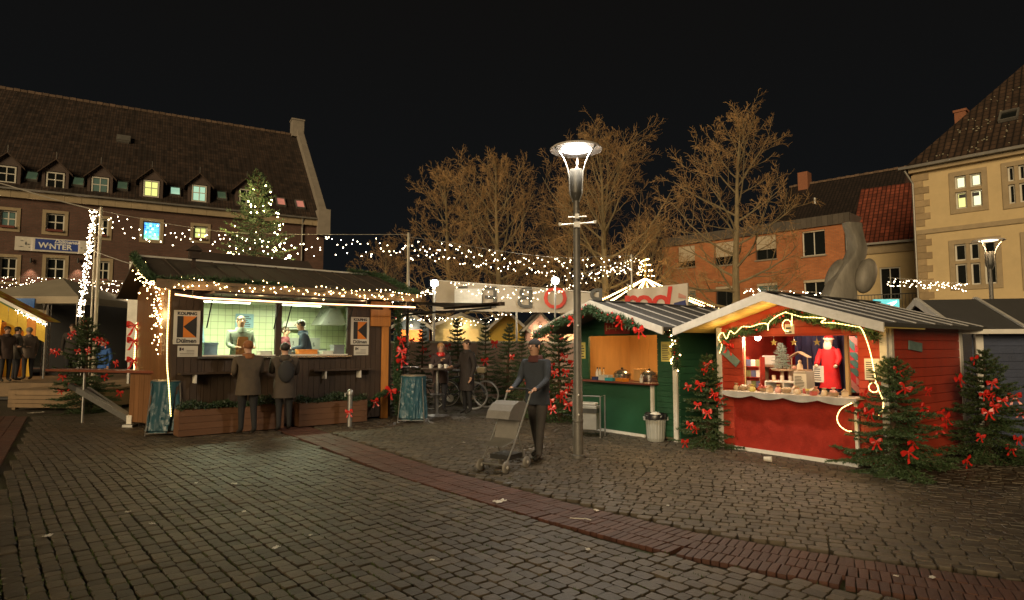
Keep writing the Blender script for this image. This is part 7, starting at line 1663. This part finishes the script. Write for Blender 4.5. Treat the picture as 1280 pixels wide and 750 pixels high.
# stage pavilion
Pk = at(38, 345, 25); e0, e1 = at(-50, 371, 23.5), at(98, 371, 23.5); zE = at(40, 372, 23.5).z; t = thing('stage_pavilion', 'pale grey pavilion tent on trusses over a dark stage', 'pavilion', (e0.x, 23.5, 0)); wv = e1.x - e0.x
canv = mat('grey tent canvas', (.30, .27, .21), .75, 0, .12, 2); mb = MB(); ap = (wv / 2, 2.2, Pk.z); cs = [(0, 0), (wv, 0), (wv, 4.4), (0, 4.4)]
for i in range(4):
    p, q = cs[i], cs[(i + 1) % 4]; mb.poly([(p[0], p[1], zE + .05), (q[0], q[1], zE + .05), ap]); mb.poly([(p[0], p[1], zE - .22), (q[0], q[1], zE - .22), (q[0], q[1], zE + .05), (p[0], p[1], zE + .05)])
mb.build('canopy', canv, t)
for x, y in ((.1, .1), (wv - 1.35, .1), (wv - .1, 4.3), (.1, 4.3), (wv - .1, .1)):
    mb = MB()
    for a_, b2 in ((0, 0), (.16, 0), (.0, .16), (.16, .16)): mb.tube([(x + a_, y + b2, .5), (x + a_, y + b2, zE)], .016, 5)
    for i in range(12): z = .55 + i * (zE - .6) / 12; mb.tube([(x, y, z), (x + .16, y, z + .2)], .008, 4).tube([(x + .16, y + .16, z), (x, y + .16, z + .2)], .008, 4)
    mb.build('truss', steel, t)
MB().box(.2, wv - .2, 4.2, 4.25, .5, zE).build('back_cloth', mat('black stage cloth', (.012, .012, .013), .9), t); MB().box(.1, wv - .1, .2, 4.3, .4, .62).build('stage_floor', MATS['black stage cloth'], t)
bl_ = mat('blue poster', (.03, .10, .24), .5, 0, .6, 1.5, emit=.05, ecol=(.1, .4, 1)); u0 = at(5, 380, 23.45).x - e0.x; u1 = at(43, 380, 23.45).x - e0.x; MB().box(u0, u1, -.06, -.04, at(20, 389, 23.45).z, at(20, 373, 23.45).z).build('blue_poster', bl_, t); text_mesh('and', .26, mat('pale blue print', (.2, .35, .5), .5), t, ((u0 + u1) / 2 + .25, -.07, at(20, 387, 23.45).z), (math.pi / 2, 0, 0), .002)
for i, (x, z) in enumerate(((wv * .75, .62), (wv * .75, 1.15), (wv * .15, .62))):
    t2 = thing('loudspeaker', 'black loudspeaker box standing on the dark stage', 'loudspeaker', (e0.x + x, 25.4, z), 0, 'stage loudspeakers'); MB().box(-.3, .3, -.25, .25, 0, .5).build('cabinet', black, t2, bev=.01); MB().lathe([(0, .03), (.06, .02), (.18, 0), (.2, -.01)], 16).build('cone', steel_dark, t2, (0, -.26, .25), (math.pi / 2, 0, 0))
t = thing('ticket_board', 'white panel standing behind the kiosk garland end', 'panel', (at(168, 433, 18).x, 18, 0)); MB().box(-.25, .6, 0, .04, 1.2, at(168, 327, 18).z).build('panel', white_paint, t); MB().box(-.2, -.14, .04, .1, 0, 1.2).box(.5, .56, .04, .1, 0, 1.2).build('legs', steel, t)

PL = at(1111, 433, 19); t = thing('lit_sign', 'small glowing cyan sign on a post behind the red stall roof', 'sign', (PL.x, PL.y, 0)); zs = at(1111, 379, 19).z
MB().box(-.38, .38, 0, .08, zs - .16, zs + .12).build('light_box', mat('cyan sign glow', (.1, .5, .6), .4, 0, .1, emit=.35, ecol=(.1, .75, .9)), t); MB().prism([(-.02, zs - .02), (.3, zs + .08), (.3, zs + .03), (.12, zs - .12), (.04, zs - .12), (.14, zs - .01)], -.012, -.004).build('symbol', mat('white sign glow', (.8, .8, .8), .4, emit=.8), t); MB().tube([(0, .04, 0), (0, .04, zs - .16)], .04, 8).build('post', steel_dark, t)
# ------------------------------------------------------------------ litter
lit = [(625, 627, 'crumpled'), (727, 649, 'straw'), (115, 530, 'flat'), (45, 516, 'napkin'), (160, 640, 'flat'), (190, 655, 'flat'), (388, 669, 'flat'), (245, 604, 'flat'), (293, 605, 'flat'), (565, 559, 'flat'), (580, 553, 'flat'), (745, 638, 'flat'), (735, 687, 'flat'), (980, 600, 'flat'), (835, 632, 'flat'), (928, 612, 'flat'), (1165, 722, 'flat'), (345, 685, 'flat'), (60, 670, 'flat'), (1120, 720, 'flat'), (855, 540, 'straw'), (955, 577, 'cup'), (305, 640, 'flat'), (540, 700, 'flat')]
pz = mat('litter paper', (.55, .52, .46), .8, 0, .15, 40)
for px, py, kd in lit:
    P0 = gp(px, py, .008); mb = MB(); g_ = RR(.015, .04)
    if kd == 'straw': tag(MB().tube([(-.11, 0, .004), (.02, .0, .006), (.03, 0, .01), (.09, -.02, .005)], .004, 6).build('drinking_straw', pz, None, P0, (0, 0, RR(-.5, .2))), 'white drinking straw lying on the cobbles', 'litter', 'straws on the cobbles'); continue
    if kd == 'cup': tag(MB().lathe([(0, 0), (.03, 0), (.04, .1), (.037, .1), (.028, .004), (0, .004)], 12).build('paper_cup', pz, None, P0 + Vector((0, 0, .04)), (math.pi / 2, 0, 1.0)), 'paper cup lying at the foot of the red stall', 'litter'); continue
    if kd in ('crumpled', 'napkin'): g_ = .07 if kd == 'crumpled' else .16
    m_ = 6; vs = [[(g_ * (i / m_ - .5) * 2 + RR(-.2, .2) * g_, g_ * (j / m_ - .5) * 1.2 + RR(-.2, .2) * g_, RR(0, .35) * min(g_, .05)) for i in range(m_ + 1)] for j in range(m_ + 1)]
    for j in range(m_):
        for i in range(m_): mb.poly([vs[j][i], vs[j][i + 1], vs[j + 1][i + 1], vs[j + 1][i]])
    lab = {'flat': 'small scrap of pale paper lying on the cobbles', 'crumpled': 'crumpled white paper lying beside the red brick band', 'napkin': 'flattened pale newspaper lying at the deck corner'}[kd]
    tag(mb.build('paper_scrap', pz, None, P0, (0, 0, RR(0, 3))), lab, 'litter', 'paper scraps on the cobbles' if kd == 'flat' else None)
